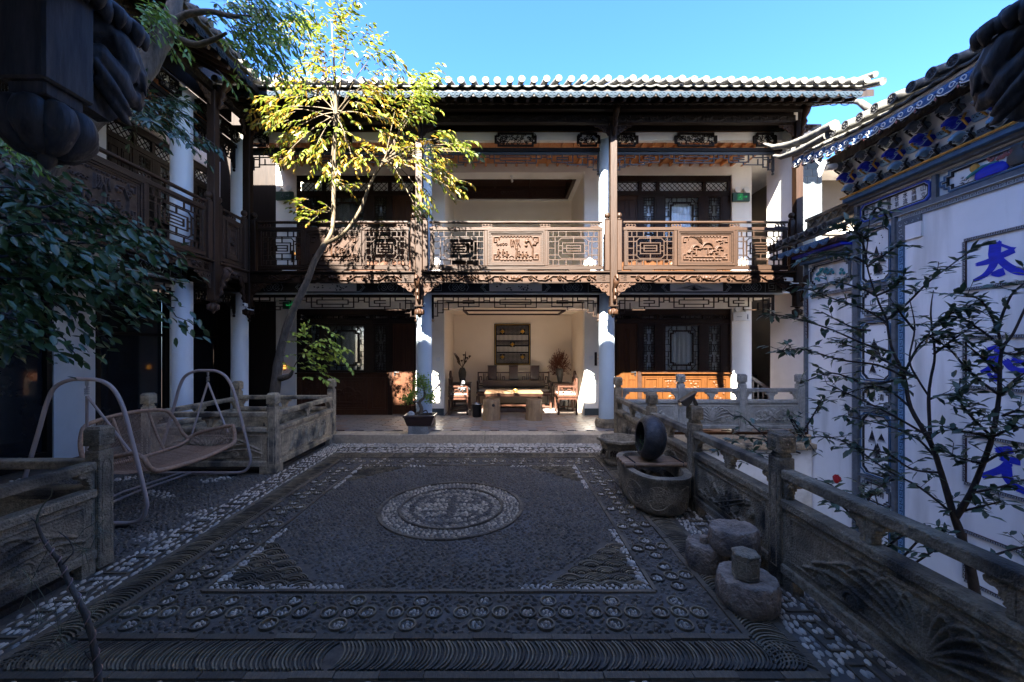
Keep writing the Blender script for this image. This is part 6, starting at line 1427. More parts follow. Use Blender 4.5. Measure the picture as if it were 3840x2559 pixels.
def emergency(x, z, label, lit, y=9.35):
    e = thing('emergency_light', label, 'emergency light', (x, y, z), 0, 'twin head emergency lights')
    B().box(-.2, .2, -.06, 0, -.1, .1).obj('box', M['sign_green' if lit else 'white_plastic'], e, bevel=.006)
    if lit: running(e, 1.3, 'green_lit' if lit == 1 else 'frame_grey'); e.children[-1].location = (-.03, -.06, 0)
    else: B().box(-.12, .0, -.063, -.0605, -.01, .0).obj('print', M['frame_grey'], e); B().box(.12, .15, -.063, -.0605, -.06, .05).obj('vent', M['frame_grey'], e)
    for s_ in (-1, 1):
        h = B(); h.lathe([(.03,.02),(.055,0),(.065,-.05),(.06,-.055)], 16, (s_*.11, -.03, .17), axis='y'); h.obj('lamp_head', M['white_plastic'], e, smooth=40); g = B(); g.lathe([(.058,-.052),(.02,-.04),(.002,-.04)], 16, (s_*.11, -.03, .17), axis='y'); g.obj('reflector', M['steel'], e, smooth=40)
emergency(5.54, 5.25, 'twin head emergency light with a green running man sign on the upper right pier', 1)
emergency(-5.13, 5.28, 'twin head emergency light with an unlit sign on the upper left pier', 2)
emergency(5.55, 2.46, 'white twin head emergency light on the lower right pier', 0)
ex = thing('exit_sign', 'bright green running man exit sign high on the lower left wall', 'exit sign', (-5.0, 9.33, 2.72)); B().box(-.17, .17, -.03, 0, -.08, .08).obj('box', M['sign_green'], ex); running(ex, 1.3, flip=-1); ex.children[-1].location = (.05, -.03, 0)
wl = thing('wall_lamp', 'small lit orange wall lamp glowing behind the tree trunk', 'lamp', (-5.15, 9.33, 1.28)); B().lathe([(.02,-.05),(.035,-.03),(.035,.03),(.02,.05)], 12).obj('shade', M['lamp_lit'], wl); B().box(-.02, .02, .02, .03, -.08, .1).obj('bracket', M['black_metal'], wl)
def cctv(loc, rz, label):
    c = thing('security_camera', label, 'camera', loc, rz, 'security cameras under the balcony'); B().box(-.03, .03, -.1, .07, -.02, .035).obj('housing', M['white_plastic'], c, bevel=.006); B().box(-.035, .035, -.12, .05, .036, .042).obj('sun_hood', M['white_plastic'], c)
    B().lathe([(.02,-.101),(.018,-.103),(.002,-.1035)], 12, (0,0,.006), axis='y').obj('lens', M['black_metal'], c); B().tube([(0, .02, -.02), (.04, .05, -.06), (.12, .08, -.07)], .009, 6).obj('arm', M['white_plastic'], c)
cctv((-4.78, 7.35, 2.50), .3, 'white security camera at the left corner post under the balcony'); cctv((5.3, 7.4, 2.98), -1.2, 'white security camera at the right end of the carved balcony beam')
# ================================================================== stone vessels, grinding stones, lamp
pot = thing('octagonal_planter', 'octagonal grey stone planter with a lucky character in its side panel near the platform step', 'planter', (1.72, 5.93, 0), .2)
q = B(); q.lathe([(.21,.0),(.23,.03),(.23,.05),(.2,.07),(.29,.33),(.335,.345),(.335,.385),(.29,.39),(.265,.33),(.2,.25),(.01,.24)], 8, a0=PI/8); q.obj('body', M['stone_dark'], pot, bevel=.006)
for k in range(8):
    a = -PI/2+k*PI/4; x, y = .235*math.cos(a), .235*math.sin(a)
    f_ = B(); f_.ring([(-.075,-.09),(.075,-.09),(.075,.09),(-.075,.09)], [(-.065,-.08),(.065,-.08),(.065,.08),(-.065,.08)], 'y', -.012, .012); o = f_.obj('side_panel', M['stone_dark'], pot, loc=(x, y, .2), rot=(-.31, 0, a+PI/2)); link('carved_character', FU, o, (0, -.004, 0), (PI/2, 0, 0), (1.1, 1.1, 2))
def superring(a, b_, n=40, e=.75):
    return [(a*math.copysign(abs(math.cos(t))**e, math.cos(t)), b_*math.copysign(abs(math.sin(t))**e, math.sin(t))) for t in (2*PI*k/n for k in range(n))]
def loft(q, rings, closed_bottom=True):
    n = len(rings[0][0]); vs = [(p[0], p[1], z) for r_, z in rings for p in r_]; fs = []
    for j in range(len(rings)-1):
        for k in range(n): l = (k+1) % n; fs.append((j*n+k, j*n+l, (j+1)*n+l, (j+1)*n+k))
    fs.append(tuple(range(n))[::-1]); fs.append(tuple((len(rings)-1)*n+k for k in range(n))); q.add(vs, fs)
tr = thing('stone_trough', 'large oval carved stone water trough with a bamboo rack laid over it', 'trough', (1.66, 4.5, 0))
q = B(); loft(q, [(superring(.25,.46), 0), (superring(.275,.5), .03), (superring(.29,.52), .06), (superring(.315,.55), .25), (superring(.32,.555), .36), (superring(.33,.57), .375), (superring(.33,.57), .405), (superring(.26,.49), .41), (superring(.25,.48), .3), (superring(.2,.4), .15)]); q.obj('basin', M['stone_dark'], tr, smooth=45)
q = B(); rr = random.Random(5)
def onside(t, z, off=.003):
    a, b_ = .29+(.03*(z-.06)/.3)+off, .52+.035*(z-.06)/.3+off; return (a*math.copysign(abs(math.cos(t))**.75, math.cos(t)), b_*math.copysign(abs(math.sin(t))**.75, math.sin(t)), z)
for c_ in (2.75, 3.6, 4.4, 5.2):
    q.tube([onside(c_+.34*math.cos(s_), .2+.12*math.sin(s_)) for s_ in np.arange(0, 6.28, .26)], .006, 5, close=True)
    for k in range(9): t0, z0 = c_+rr.uniform(-.2, .2), .2+rr.uniform(-.07, .07); q.tube([onside(t0+.09*math.cos(s_)*(1-s_/9), z0+.04*math.sin(s_)*(1-s_/9)) for s_ in np.arange(rr.random()*3, 5.5, .5)], .008, 5)
q.obj('carved_scrolls', M['stone_dark'], tr)
B().lathe([(1,0),(.9,.001)], 30, (0,0,.3), sx=.22, sy=.42).obj('water', M['glass_dark'], tr)
br = thing('bamboo_rack', 'bamboo pole rack lashed with dark cord lying across the stone trough', 'rack', (1.68, 4.52, .41))
for k in range(7):
    q = B(); y = -.17+k*.052; r_ = .019 if k else .025; q.tube([(-.36+.01*(k % 2), y, r_), (.36+.01*(k % 3), y, r_)], r_, 10)
    for x in (-.2, .02, .22): q.tube([(x+.01*k-.004, y, r_), (x+.01*k+.004, y, r_)], r_*1.09, 10)
    q.obj('bamboo_pole', M['bamboo'], br, smooth=40)
for x in (-.26, .27):
    q = B(); q.tube([(x, -.2, .02), (x+.01, -.17, .052), (x, .14, .044), (x, .17, .02)], .007, 6); q.tube([(x+.02, -.195, .01), (x+.005, -.165, .052), (x+.02, .14, .042)], .005, 6); q.obj('lashing_cord', M['ink'], br)
rv = thing('ring_vase', 'black glazed moon shaped planter with a round opening balanced on the bamboo rack', 'vase', (1.665, 4.5, .70), 0)
q = B(); pr = [(.001,.15),(.12,.14),(.2,.105),(.25,.05),(.27,-.01),(.26,-.07),(.225,-.12),(.19,-.14),(.175,-.135),(.185,-.11),(.22,-.06),(.23,0),(.2,.06),(.12,.10),(.001,.11)]
q.lathe([(a*.93, b_*.95) for a, b_ in pr], 36, axis='y'); o = q.obj('shell', M['glaze_black'], rv, smooth=70, rot=(-.1, 0, -PI/2-.05)); 
q = B(); rr = random.Random(6)
for k in range(150):
    a = Vector((rr.gauss(-.02, .05), rr.gauss(-.02, .05), rr.gauss(-.08, .06))); q.bar(a, a+Vector((rr.gauss(0, .02), rr.gauss(0, .02), rr.uniform(.01, .04))), .012, .002)
q.obj('small_plant', M['leaf_dark'], rv, kind='stuff')
def drum(label, x, y, z, r, h, tilt=(0,0), seed=0, m='stone_red'):
    d = thing('grinding_stone', label, 'stone', (x, y, z)); d.rotation_euler = (tilt[0], tilt[1], seed); rr = random.Random(seed); n = 48; ph = [rr.random()*6 for _ in range(4)]; V = []; zs = [(0,.9),(.02,.95),(h*.25,1.01),(h*.5,1.03),(h*.75,1.01),(h-.02,.985),(h-.006,.96),(h,.93),(h+.001,.5),(h-.002,.05)]
    for zz, k in zs:
        for a in range(n): t = 2*PI*a/n; r_ = r*k*(1+.025*math.sin(2*t+ph[0])+.015*math.sin(5*t+ph[1]+zz*20)+.012*math.sin(11*t+ph[2]+zz*50)+rr.gauss(0, .008)); V.append((r_*math.cos(t), r_*math.sin(t), zz+rr.gauss(0, .003)))
    Fq = [(j*n+a, j*n+(a+1) % n, (j+1)*n+(a+1) % n, (j+1)*n+a) for j in range(len(zs)-1) for a in range(n)]+[tuple((len(zs)-1)*n+a for a in range(n)), tuple(range(n))[::-1]]
    me = bpy.data.meshes.new('stone_drum'); me.from_pydata(V, [], Fq); me.materials.append(M[m]); me.shade_smooth(); me.set_sharp_from_angle(angle=.9); link('stone_drum', me, d); return d
drum('round grinding stone nearest the camera carrying the hexagonal block', 1.63, 2.67, -.02, .188, .205, seed=1, m='stone_red')
dd = drum('smaller round grinding stone at the back left of the pile with a peg', 1.585, 3.12, -.02, .145, .21, seed=2, m='stone_red')
B().lathe([(.03,.0),(.03,.05),(.022,.056),(.002,.057)], 12, (-.0,.03,.21)).obj('peg', M['stone_red'], dd, smooth=40)
drum('reddish grinding stone lying on top of the pile', 1.73, 2.99, .192, .165, .175, (.05, .04), 3)
drum('dark support stone mostly hidden beneath the top grinding stone', 1.86, 3.12, -.02, .12, .212, seed=5, m='stone_dark')
hb = thing('hexagonal_stone', 'small carved hexagonal stone block standing on the nearest grinding stone', 'stone block', (1.60, 2.64, .188), .25)
q = B(); q.lathe([(.07,0),(.088,.012),(.082,.02),(.082,.15),(.09,.16),(.08,.172),(.055,.175)], 6); q.obj('block', M['stone_dark'], hb, bevel=.004)
for k in range(6): a = k*PI/3+PI/6; q = B(); q.ring([(-.028,.03),(.028,.03),(.028,.125),(-.028,.125)], [(-.022,.036),(.022,.036),(.022,.119),(-.022,.119)], 'y', -.004, .002); q.obj('carved_frame', M['stone_dark'], hb, loc=(.0712*math.cos(a), .0712*math.sin(a), 0), rot=(0, 0, a+PI/2))
gl = thing('garden_spotlight', 'black wedge shaped garden spotlight fixed on a balustrade post', 'lamp', (2.04, 4.26, 1.097))
q = B(); q.bar((.02, 0, 0), (-.02, 0, .085), .03, .03, up=(0,1,0)); q.obj('arm', M['black_metal'], gl); q = B(); q.prism([(-.17,.045),(-.135,-.0),(-.09,-.01),(-.055,.03),(.01,.155)], 'y', -.05, .05); q.obj('head', M['black_metal'], gl, bevel=.004)
q = B(); q.lathe([(.04,0),(.035,-.008),(.002,-.01)], 16, axis='y'); q.obj('lens', M['steel'], gl, loc=(-.15, 0, .018), rot=(0, 0, -PI/2-.0), smooth=40)

# ================================================================== swing seat
sg = thing('swing_seat', 'rope woven garden swing seat hung between two grey bent tube frames on the left', 'swing', (-4.0, 4.6, 0))
mS = M['swing_metal']
for yy, sgn in ((-.78, -1), (.78, 1)):
    q = B(); pts = [(-.60, .03), (.22, .03), (.42, .035), (.52, .07), (.565, .16), (.56, .3), (.40, .95), (.33, 1.18), (.24, 1.33), (.12, 1.40), (-.02, 1.41), (-.16, 1.405), (-.3, 1.34), (-.38, 1.2), (-.46, .92), (-.66, .25), (-.69, .12), (-.66, .05)]
    P_, W_ = smooth_pts(pts+[pts[0]], [.024]*19, 4); q.tube([(p[0], yy, p[1]) for p in P_[:-1]], .0185, 12, close=True); q.obj('tube_frame', mS, sg, smooth=60)
    B().box(.3, .38, yy-.03, yy+.03, -.01, .015).obj('foot', M['black_metal'], sg)
    q = B(); q.tube([(0.0, yy, 1.395), (0.0, yy, 1.35)], .014, 8); q.tube([(0, yy-sgn*.0, 1.35), (0, yy, 1.31)], .008, 8); q.tube([(.018*math.cos(t*2), yy+.018*math.sin(t*2), 1.33-.006*t) for t in np.arange(0, 12, .4)], .004, 5); q.obj('hanger_spring', M['steel'], sg)
    ys = yy-sgn*.13
    for xe, ze in ((-.14, .5), (.36, .60)): B().tube([(0.0, yy, 1.25), (xe, ys, ze)], .012, 8).obj('hanger_bar', mS, sg)
for x in (-.35, -.22): B().tube([(x, -.76, .035), (x*1.15, 0, .05), (x, .76, .035)], .013, 8).obj('floor_bar', mS, sg)
rp = M['rope']; Y0, Y1 = -.66, .62
q = B(); P_, W_ = smooth_pts([(.44,Y0,.62),(.47,Y0,.56),(.47,Y0+.05,.5),(.5,Y0+.15,.46),(.52,0,.44),(.5,Y1-.12,.47),(.47,Y1,.53),(.44,Y1+.02,.66),(.38,Y1+.03,.69),(0,Y1+.02,.60),(-.1,Y1,.55),(-.14,Y1-.1,.48),(-.13,0,.44),(-.14,Y0+.1,.48),(-.1,Y0,.55),(0,Y0-.02,.60),(.36,Y0-.03,.68)], [.022]*17, 5); q.tube(P_, .023, 10, close=True); q.obj('seat_rim', rp, sg, smooth=60)
q = B(); bk = [(-.12,Y0+.06,.5),(-.2,Y0+.03,.62),(-.27,Y0+.08,.82),(-.3,Y0+.2,.93),(-.31,0,.97),(-.3,Y1-.2,.93),(-.27,Y1-.08,.82),(-.2,Y1-.03,.62),(-.12,Y1-.06,.5),(-.11,0,.47)]; P_, W_ = smooth_pts(bk+[bk[0]], [.02]*11, 5); q.tube(P_[:-1], .02, 10, close=True); q.obj('back_rim', rp, sg, smooth=60)
for yy in (-.22, .22): B().tube([(-.11, yy, .47), (-.2, yy, .66), (-.31, yy, .95)], .014, 8).obj('back_rib', rp, sg)
q = B(); n = 78
for k in range(n):
    t = k/(n-1); y = Y0+.08+(Y1-Y0-.16)*t; e = 1-abs(2*t-1)**5; q.tube([(-.115, y, .475), (-.2-.0*e, y+.01, .62), (-.25-.02*e, y+.012, .78), (-.28-.03*e, y+.015, .80+.15*e)], .0032, 4)
for k in range(70):
    t = k/69; y = Y0+.07+(Y1-Y0-.14)*t; e = abs(2*t-1)**4; q.tube([(.5-.03*e, y, .455+.03*e), (.2, y, .41+.03*e), (-.125, y, .455)], .0035, 4)
for sgn, ye in ((-1, Y0), (1, Y1)):
    for k in range(24): t = k/23; x = .42-.5*t; q.tube([(x, ye+sgn*.02, .665-.09*t*t), (x+.01, ye-sgn*.02, .56-.04*t), (x+.015, ye-sgn*.08, .475)], .0035, 4)
tag(q.obj('rope_weave', rp, sg), kind='stuff')

# ================================================================== plants
class Leaves:
    T = np.array([(0,0,0),(.22,.34,.02),(.22,-.34,.02),(.3,0,-.05),(.6,.42,.0),(.6,-.42,.0),(.64,0,-.07),(1,0,-.16)])
    Fc = np.array([(0,3,1),(0,2,3),(1,3,6),(1,6,4),(3,2,5),(3,5,6),(4,6,7),(6,5,7)])
    def __init__(s): s.p = []; s.d = []; s.u = []; s.l = []; s.w = []
    def add(s, p, d, u, l, w_=.5):
        s.p.append(tuple(p)); s.d.append(tuple(d)); s.u.append(tuple(u)); s.l.append(l); s.w.append(w_)
    def build(s, name, m, parent, near=0, cam_=Vector((0,0,1.7)), kind='stuff'):
        if not s.p: return
        p = np.array(s.p); d = np.array(s.d, float); u = np.array(s.u, float); d /= np.linalg.norm(d, axis=1)[:, None]+1e-9
        sd = np.cross(u, d); sd /= np.linalg.norm(sd, axis=1)[:, None]+1e-9; u = np.cross(d, sd); l = np.array(s.l); w_ = np.array(s.w)*l
        order = np.argsort(np.linalg.norm(p-np.array(cam_), axis=1)) if near else np.arange(len(p))
        one = order[:near]; rest = order[near:]
        if near:
            me = npmesh('leaf', s.T*np.array([1,1,1]), s.Fc, m, True); pl = Vector(parent.location)
            for i in one:
                R3 = Matrix((d[i], sd[i], u[i])).transposed().to_4x4(); o = link('leaf', me, parent)
                o.matrix_local = Matrix.Translation(Vector(p[i])-pl) @ R3 @ Matrix.Diagonal((l[i], w_[i], l[i], 1))
        if len(rest):
            T = s.T; V = p[rest][:, None]+T[None, :, 0:1]*l[rest][:, None, None]*d[rest][:, None]+T[None, :, 1:2]*w_[rest][:, None, None]*sd[rest][:, None]+T[None, :, 2:3]*l[rest][:, None, None]*u[rest][:, None]
            V = V-np.array(parent.location)
            Fq = (s.Fc[None]+(np.arange(len(rest))*8)[:, None, None]).reshape(-1, 3)
            o = link(name, npmesh(name, V.reshape(-1, 3), Fq, m, True), parent)
            if near or kind: o['kind'] = 'stuff'
            return o
def rv_(s=1): return Vector((R.gauss(0, s), R.gauss(0, s), R.gauss(0, s)))
def sprig(LV, TW, base, d, n, L, ll, droop=.5, w_=.5, flat=.5, mixer=None):
    """twig with alternate leaves; LV: one Leaves or a list to choose from"""
    p = Vector(base); d = Vector(d).normalized(); st = L/n; pts = [p.copy()]
    for i in range(n):
        d = (d+Vector((0, 0, -droop*st/L*.8))+rv_(.06)).normalized(); p = p+d*st; pts.append(p.copy())
        side = d.cross(Vector((0, 0, 1))); side = side.normalized() if side.length > .05 else Vector((1, 0, 0))
        sg_ = 1 if i % 2 else -1; ld = (d*.75+side*sg_*.8+Vector((0, 0, -droop*.5))+rv_(.18)).normalized(); up = (Vector((0, 0, 1))+rv_(flat)).normalized()
        T_ = LV if not isinstance(LV, list) else mixer(p) ; T_.add(p, ld, up, ll*R.uniform(.75, 1.2), w_*R.uniform(.85, 1.15))
    T_ = LV if not isinstance(LV, list) else mixer(p); T_.add(p, d+Vector((0,0,-.3)), Vector((0,0,1))+rv_(.3), ll, w_)
    if TW is not None: TW.tube(pts, [.004*(1-.6*i/n) for i in range(n+1)], 4)
def rel(root, pts): return [Vector(p)-root.location for p in pts]
def curve(pts, k=4):
    P_, _ = smooth_pts([tuple(p) for p in pts], [1]*len(pts), k); return [Vector(p) for p in P_]
def trunk(name, root, pts, rs, m, k=4, n=10):
    P_, W_ = smooth_pts([tuple(p) for p in rel(root, pts)], rs, k); q = B(); q.tube([Vector(p)+rv_(.02)*w_*.4 for p, w_ in zip(P_, W_)], [w_*R.uniform(.94, 1.07) for w_ in W_], n); return q.obj(name, M[m], root, smooth=70)

# --- yellow leaved tree in the left planter
yt = thing('courtyard_tree', 'slender tree with sunlit yellow and green leaves growing out of the left planter', 'tree', tuple(P(1015, 1560, 6.6)))
Yt = 6.5
trunk('trunk', yt, [P(1010,1600,6.65), P(1030,1480,6.6), P(1048,1340,6.6), P(1085,1200,6.5), P(1150,1060,6.4), P(1180,980,6.35), P(1220,915,6.3)], [.095,.085,.07,.06,.052,.046,.042], 'bark')
trunk('main_limb', yt, [P(1220,915,6.3), P(1248,850,6.3), P(1252,700,6.3), P(1255,560,6.25), P(1262,440,6.2), P(1258,330,6.1), P(1250,200,6.0), P(1245,90,6.0)], [.036,.032,.03,.028,.024,.019,.013,.006], 'bark_light')
trunk('side_limb', yt, [P(1220,915,6.3), P(1290,875,6.2), P(1350,790,6.1), P(1385,700,6.0), P(1430,620,5.95), P(1500,560,5.9)], [.032,.028,.025,.022,.019,.008], 'bark_light')
trunk('stub', yt, [P(1045,1420,6.6), P(1085,1410,6.5), P(1100,1385,6.45)], [.06,.04,.01], 'bark')
LY, LG, LL = Leaves(), Leaves(), Leaves(); TW = B()
def ymix(yel): return lambda p: (LY if R.random() < yel else LG)
hub = P(1262, 430, 6.2); hub2 = P(1450, 600, 5.95)
clusters = [  # x, y, spread x, y, sprigs, yellow share, depth, hub
 (1150,330,90,60,20,.45,6.1,0),(1250,280,90,60,22,.4,6.0,0),(1350,330,90,50,20,.7,6.0,0),(1080,400,80,45,18,.75,6.1,0),(1020,420,40,40,7,.9,6.2,0),
 (1130,470,90,50,20,.6,6.2,0),(1250,470,60,50,12,.5,6.1,0),(1400,440,90,60,22,.8,5.9,0),(1180,560,50,45,9,.55,6.2,0),(1300,540,50,40,8,.6,6.2,0),(1090,560,50,30,7,.8,6.2,0),
 (1200,180,100,60,22,.25,6.0,0),(1300,150,90,50,16,.15,5.95,0),(1240,70,80,50,16,.1,6.0,0),(1380,230,60,50,12,.15,5.9,0),(1440,260,60,40,10,.1,5.9,0),(1150,110,80,60,14,.2,6.2,0),
 (1560,350,50,50,16,.05,5.7,1),(1600,310,30,30,8,.05,5.7,1),(1540,440,50,50,14,.15,5.8,1),(1480,420,60,50,14,.4,5.8,1),
 (1500,560,70,40,16,.85,5.9,1),(1440,600,60,30,9,.95,5.9,1),(1580,590,60,30,12,.7,5.8,1),(1620,640,60,40,14,.75,5.8,1),(1680,700,25,35,6,.8,5.8,1),(1560,700,30,60,10,.4,5.85,1),(1550,760,20,25,4,.3,5.85,1),
 (1640,520,50,25,8,.3,5.7,1),(1700,540,35,20,7,.1,5.7,1),(1735,570,15,15,3,.1,5.7,1),(1690,560,30,20,4,.1,5.7,1),(1320,590,40,30,6,.7,6.1,0),
 (1240,620,40,35,6,.4,6.2,0)]
for x, y, sx, sy, n, yel, Y, hb_ in clusters:
    for k in range(int(n*1.05)):
        px, py = R.gauss(x, sx*.55), R.gauss(y, sy*.55); b_ = P(px, py, Y+R.gauss(0, .28)); o = (hub2 if hb_ else hub); d = (b_-o); d.z *= .4; d = d.normalized()+rv_(.25)
        sprig([1], TW if k % 3 == 0 else None, b_, d, 7, .28, .098, .9, .42, .45, ymix(yel*.78))
    c = P(x, y, Y); m_ = o.lerp(c, .5)+Vector((0, 0, .06)); TW.tube(curve([o+rv_(.03), m_, c], 3), [.009]*3+[.006]*3+[.003], 5)
for x, y, n in ((1180,800,9),(1230,790,5),(1150,770,6),(1260,690,5),(1290,705,4)):
    for k in range(n): sprig([1], TW, P(R.gauss(x, 14), R.gauss(y, 14), 6.2), Vector((-1 if x < 1250 else .8, -.2, .1))+rv_(.3), 5, .2, .075, .4, .55, .4, ymix(.35))
# low green spray
for k in range(48):
    t = R.random(); px = 1060+t*190+R.gauss(0, 18); py = 1330-abs(t-.45)*60+R.gauss(0, 38)+t*0; sprig(LL, TW, P(px-12, py, 6.0), Vector((1, -.1, -.15 if t > .6 else .1))+rv_(.3), 5, .2, .085, .5, .62, .35)
for k in range(7): sprig(LL, TW, P(1220+k*14, 1290+k*13, 5.95), Vector((.8, 0, -.5))+rv_(.2), 4, .12, .07, .5, .62, .3)
for k in range(6): sprig(LL, TW, P(1130+k*5, 1275-k*6, 6.0), Vector((-.3, 0, 1))+rv_(.3), 4, .13, .07, .1, .62, .4)
TW.tube(curve([P(1095,1390,6.45), P(1130,1330,6.2), P(1170,1290,6.0), P(1260,1340,5.95)], 4), .007, 5)
LY.build('yellow_leaves', M['leaf_yellow'], yt, 130); LG.build('green_leaves', M['leaf_green'], yt, 100); LL.build('low_green_leaves', M['leaf_lime'], yt, 60)
TW.v = [(v[0]-yt.location.x, v[1]-yt.location.y, v[2]-yt.location.z) for v in TW.v]; TW.obj('twigs', M['bark_light'], yt, kind='stuff')

# --- big tree behind the top left timber
bt = thing('leaning_tree', 'large leaning tree whose green foliage hangs before the sky at the top left', 'tree', tuple(P(-300, 1100, 3.0)))
trunk('trunk', bt, [P(-300,1100,3.0), P(-60,800,3.1), P(120,640,3.2), P(330,430,3.3), P(470,350,3.5), P(570,210,3.7), P(640,80,3.8), P(670,-60,3.9)], [.2,.16,.14,.11,.09,.085,.07,.05], 'bark', n=12)
trunk('limb', bt, [P(640,90,3.8), P(700,55,3.8), P(790,45,3.7), P(870,62,3.7), P(960,60,3.7)], [.035,.03,.025,.02,.01], 'bark'); trunk('limb', bt, [P(630,105,3.8), P(680,150,3.75), P(740,168,3.7), P(800,150,3.65), P(850,125,3.6)], [.035,.03,.028,.02,.012], 'bark_light')
LM, LD = Leaves(), Leaves(); TW = B()
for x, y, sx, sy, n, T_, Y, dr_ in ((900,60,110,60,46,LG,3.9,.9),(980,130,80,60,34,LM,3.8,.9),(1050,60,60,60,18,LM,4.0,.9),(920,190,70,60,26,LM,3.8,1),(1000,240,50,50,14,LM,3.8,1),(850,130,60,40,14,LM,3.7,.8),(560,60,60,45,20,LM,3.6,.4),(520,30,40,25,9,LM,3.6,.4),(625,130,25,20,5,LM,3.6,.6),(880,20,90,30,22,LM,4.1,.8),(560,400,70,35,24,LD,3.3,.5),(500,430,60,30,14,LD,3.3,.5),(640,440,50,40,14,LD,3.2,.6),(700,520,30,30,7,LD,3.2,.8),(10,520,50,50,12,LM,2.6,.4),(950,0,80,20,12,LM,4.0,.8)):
    if T_ is LG: T_ = Leaves.extra = getattr(Leaves, 'extra', Leaves())
    for k in range(n): sprig(T_, TW if k % 2 else None, P(R.gauss(x, sx*.55), R.gauss(y, sy*.55), Y+R.gauss(0, .15)), Vector((.8, -.1, -.2))+rv_(.35), 7, .24, .075, dr_, .34, .5)
Leaves.extra.build('leaves_sun_tint', M['leaf_green'], bt, 40); LM.build('green_leaves', M['leaf_mid'], bt, 120); LD.build('leaves_shade_tint', M['leaf_dark'], bt, 60)  # sun and shade on the crown are put into the leaf colours
TW.v = [(v[0]-bt.location.x, v[1]-bt.location.y, v[2]-bt.location.z) for v in TW.v]; TW.obj('twigs', M['bark'], bt, kind='stuff')

# --- dark broadleaf shrub filling the left
ds = thing('broadleaf_shrub', 'dark broad leaved shrub filling the left edge in front of the wing', 'shrub', tuple(P(-200, 1500, 2.4)))
trunk('trunk', ds, [P(-200,1900,2.3), P(-180,1500,2.4), P(-80,1100,2.5), P(60,900,2.6)], [.06,.05,.04,.02], 'bark_dark'); LD = Leaves(); TW = B()
for x0, y0, x1, y1, Y0_, Y1_, n in ((-40,760,330,830,2.5,2.9,13),(-40,700,480,870,2.4,3.0,15),(0,850,620,960,2.4,3.1,18),(0,900,700,1040,2.4,3.1,19),(-20,820,680,960,2.5,3.2,16),(0,960,560,1090,2.3,3.0,16),(200,1000,730,1230,2.5,3.1,15),(0,1050,520,1200,2.3,2.8,15),(-20,1100,420,1290,2.2,2.7,14),(0,1180,280,1330,2.1,2.5,11),(-40,1000,350,1130,2.3,2.7,13),(-20,640,260,720,2.6,2.8,10),(100,1080,600,1180,2.4,2.9,13),(-40,1230,200,1300,2.1,2.3,9),(100,780,600,900,2.5,3.1,14),(-40,900,300,1000,2.3,2.6,12)):
    a, c = P(x0, y0, Y0_), P(x1, y1, Y1_); dd_ = (c-a); pts = []
    for i in range(n+1):
        t = i/n; p = a.lerp(c, t)+Vector((0, 0, .10*math.sin(t*PI)-.0))+rv_(.01); pts.append(p)
        for s_ in (-1, 1):
            for j in range(3):
                side = Vector((.3*s_, -s_*.7, -.15)) if j else Vector((.6, -.4, -.5)); ld = (dd_.normalized()*.6+side+rv_(.3)).normalized()
                LD.add(p+rv_(.045)+Vector((0, 0, R.uniform(-.07, .05))), ld, (Vector((-.1, -.35, 1))+rv_(.3)), R.uniform(.055, .1), R.uniform(.40, .5))
    TW.tube(pts, [.007*(1-.7*i/n)+.001 for i in range(n+1)], 5)
for x, y, r_ in ((60,900,110),(150,1040,120),(60,1150,90),(250,960,110),(60,780,80),(30,1280,60),(350,1050,100),(430,930,90)):
    for k in range(50): LD.add(P(R.gauss(x, r_*.6), R.gauss(y, r_*.5), R.uniform(2.3, 2.9)), Vector((.6, -.3, -.4))+rv_(.4), Vector((-.1, -.3, 1))+rv_(.35), R.uniform(.07, .115), .48)
LD.build('leaves', M['leaf_dark'], ds, 300); TW.v = [(v[0]-ds.location.x, v[1]-ds.location.y, v[2]-ds.location.z) for v in TW.v]; TW.obj('twigs', M['bark_dark'], ds, kind='stuff')

# --- camellias in the sunken garden
def camellia(label, base, trunks, twigs, near, seed):
    R.seed(seed); c = thing('camellia_tree', label, 'tree', tuple(base)); LC = Leaves(); TW = B()
    for pts, rs in trunks: trunk('trunk', c, [P(*p) for p in pts], [r_*.62 for r_ in rs], 'bark_dark', n=8)
    for pts in twigs:
        pp = curve([P(*p) for p in pts], 5); n = len(pp); TW.tube([p-c.location for p in pp], [.0085*(1-.75*i/n)+.0015 for i in range(n)], 5)
        for i, p in enumerate(pp):
            t = i/n
            if t < .25 and R.random() < .6: continue
            d = (pp[min(i+1, n-1)]-pp[max(i-1, 0)]).normalized()
            for s_ in range(R.choice((1, 2, 2, 3))):
                ld = (d*.6+Vector((R.gauss(0, .7), R.gauss(0, .5), R.gauss(-.08, .28)))).normalized(); LC.add(p+rv_(.012), ld, Vector((0, 0, 1))+rv_(.28), R.uniform(.065, .105), R.uniform(.40, .5))
            if R.random() < .6:
                e = p+Vector((R.gauss(0, .09), R.gauss(0, .07), R.uniform(-.03, .1))); TW.tube([p-c.location, e-c.location], .0022, 4)
                for j in range(4): LC.add(p.lerp(e, .4+.2*j), (e-p).normalized()*.5+Vector((R.gauss(0, .8), R.gauss(0, .6), R.gauss(-.05, .25))), Vector((0, 0, 1))+rv_(.28), R.uniform(.06, .095), .46)
    LC.build('leaves', M['leaf_camellia'], c, near); TW.obj('twigs', M['bark_dark'], c, kind='stuff'); return c
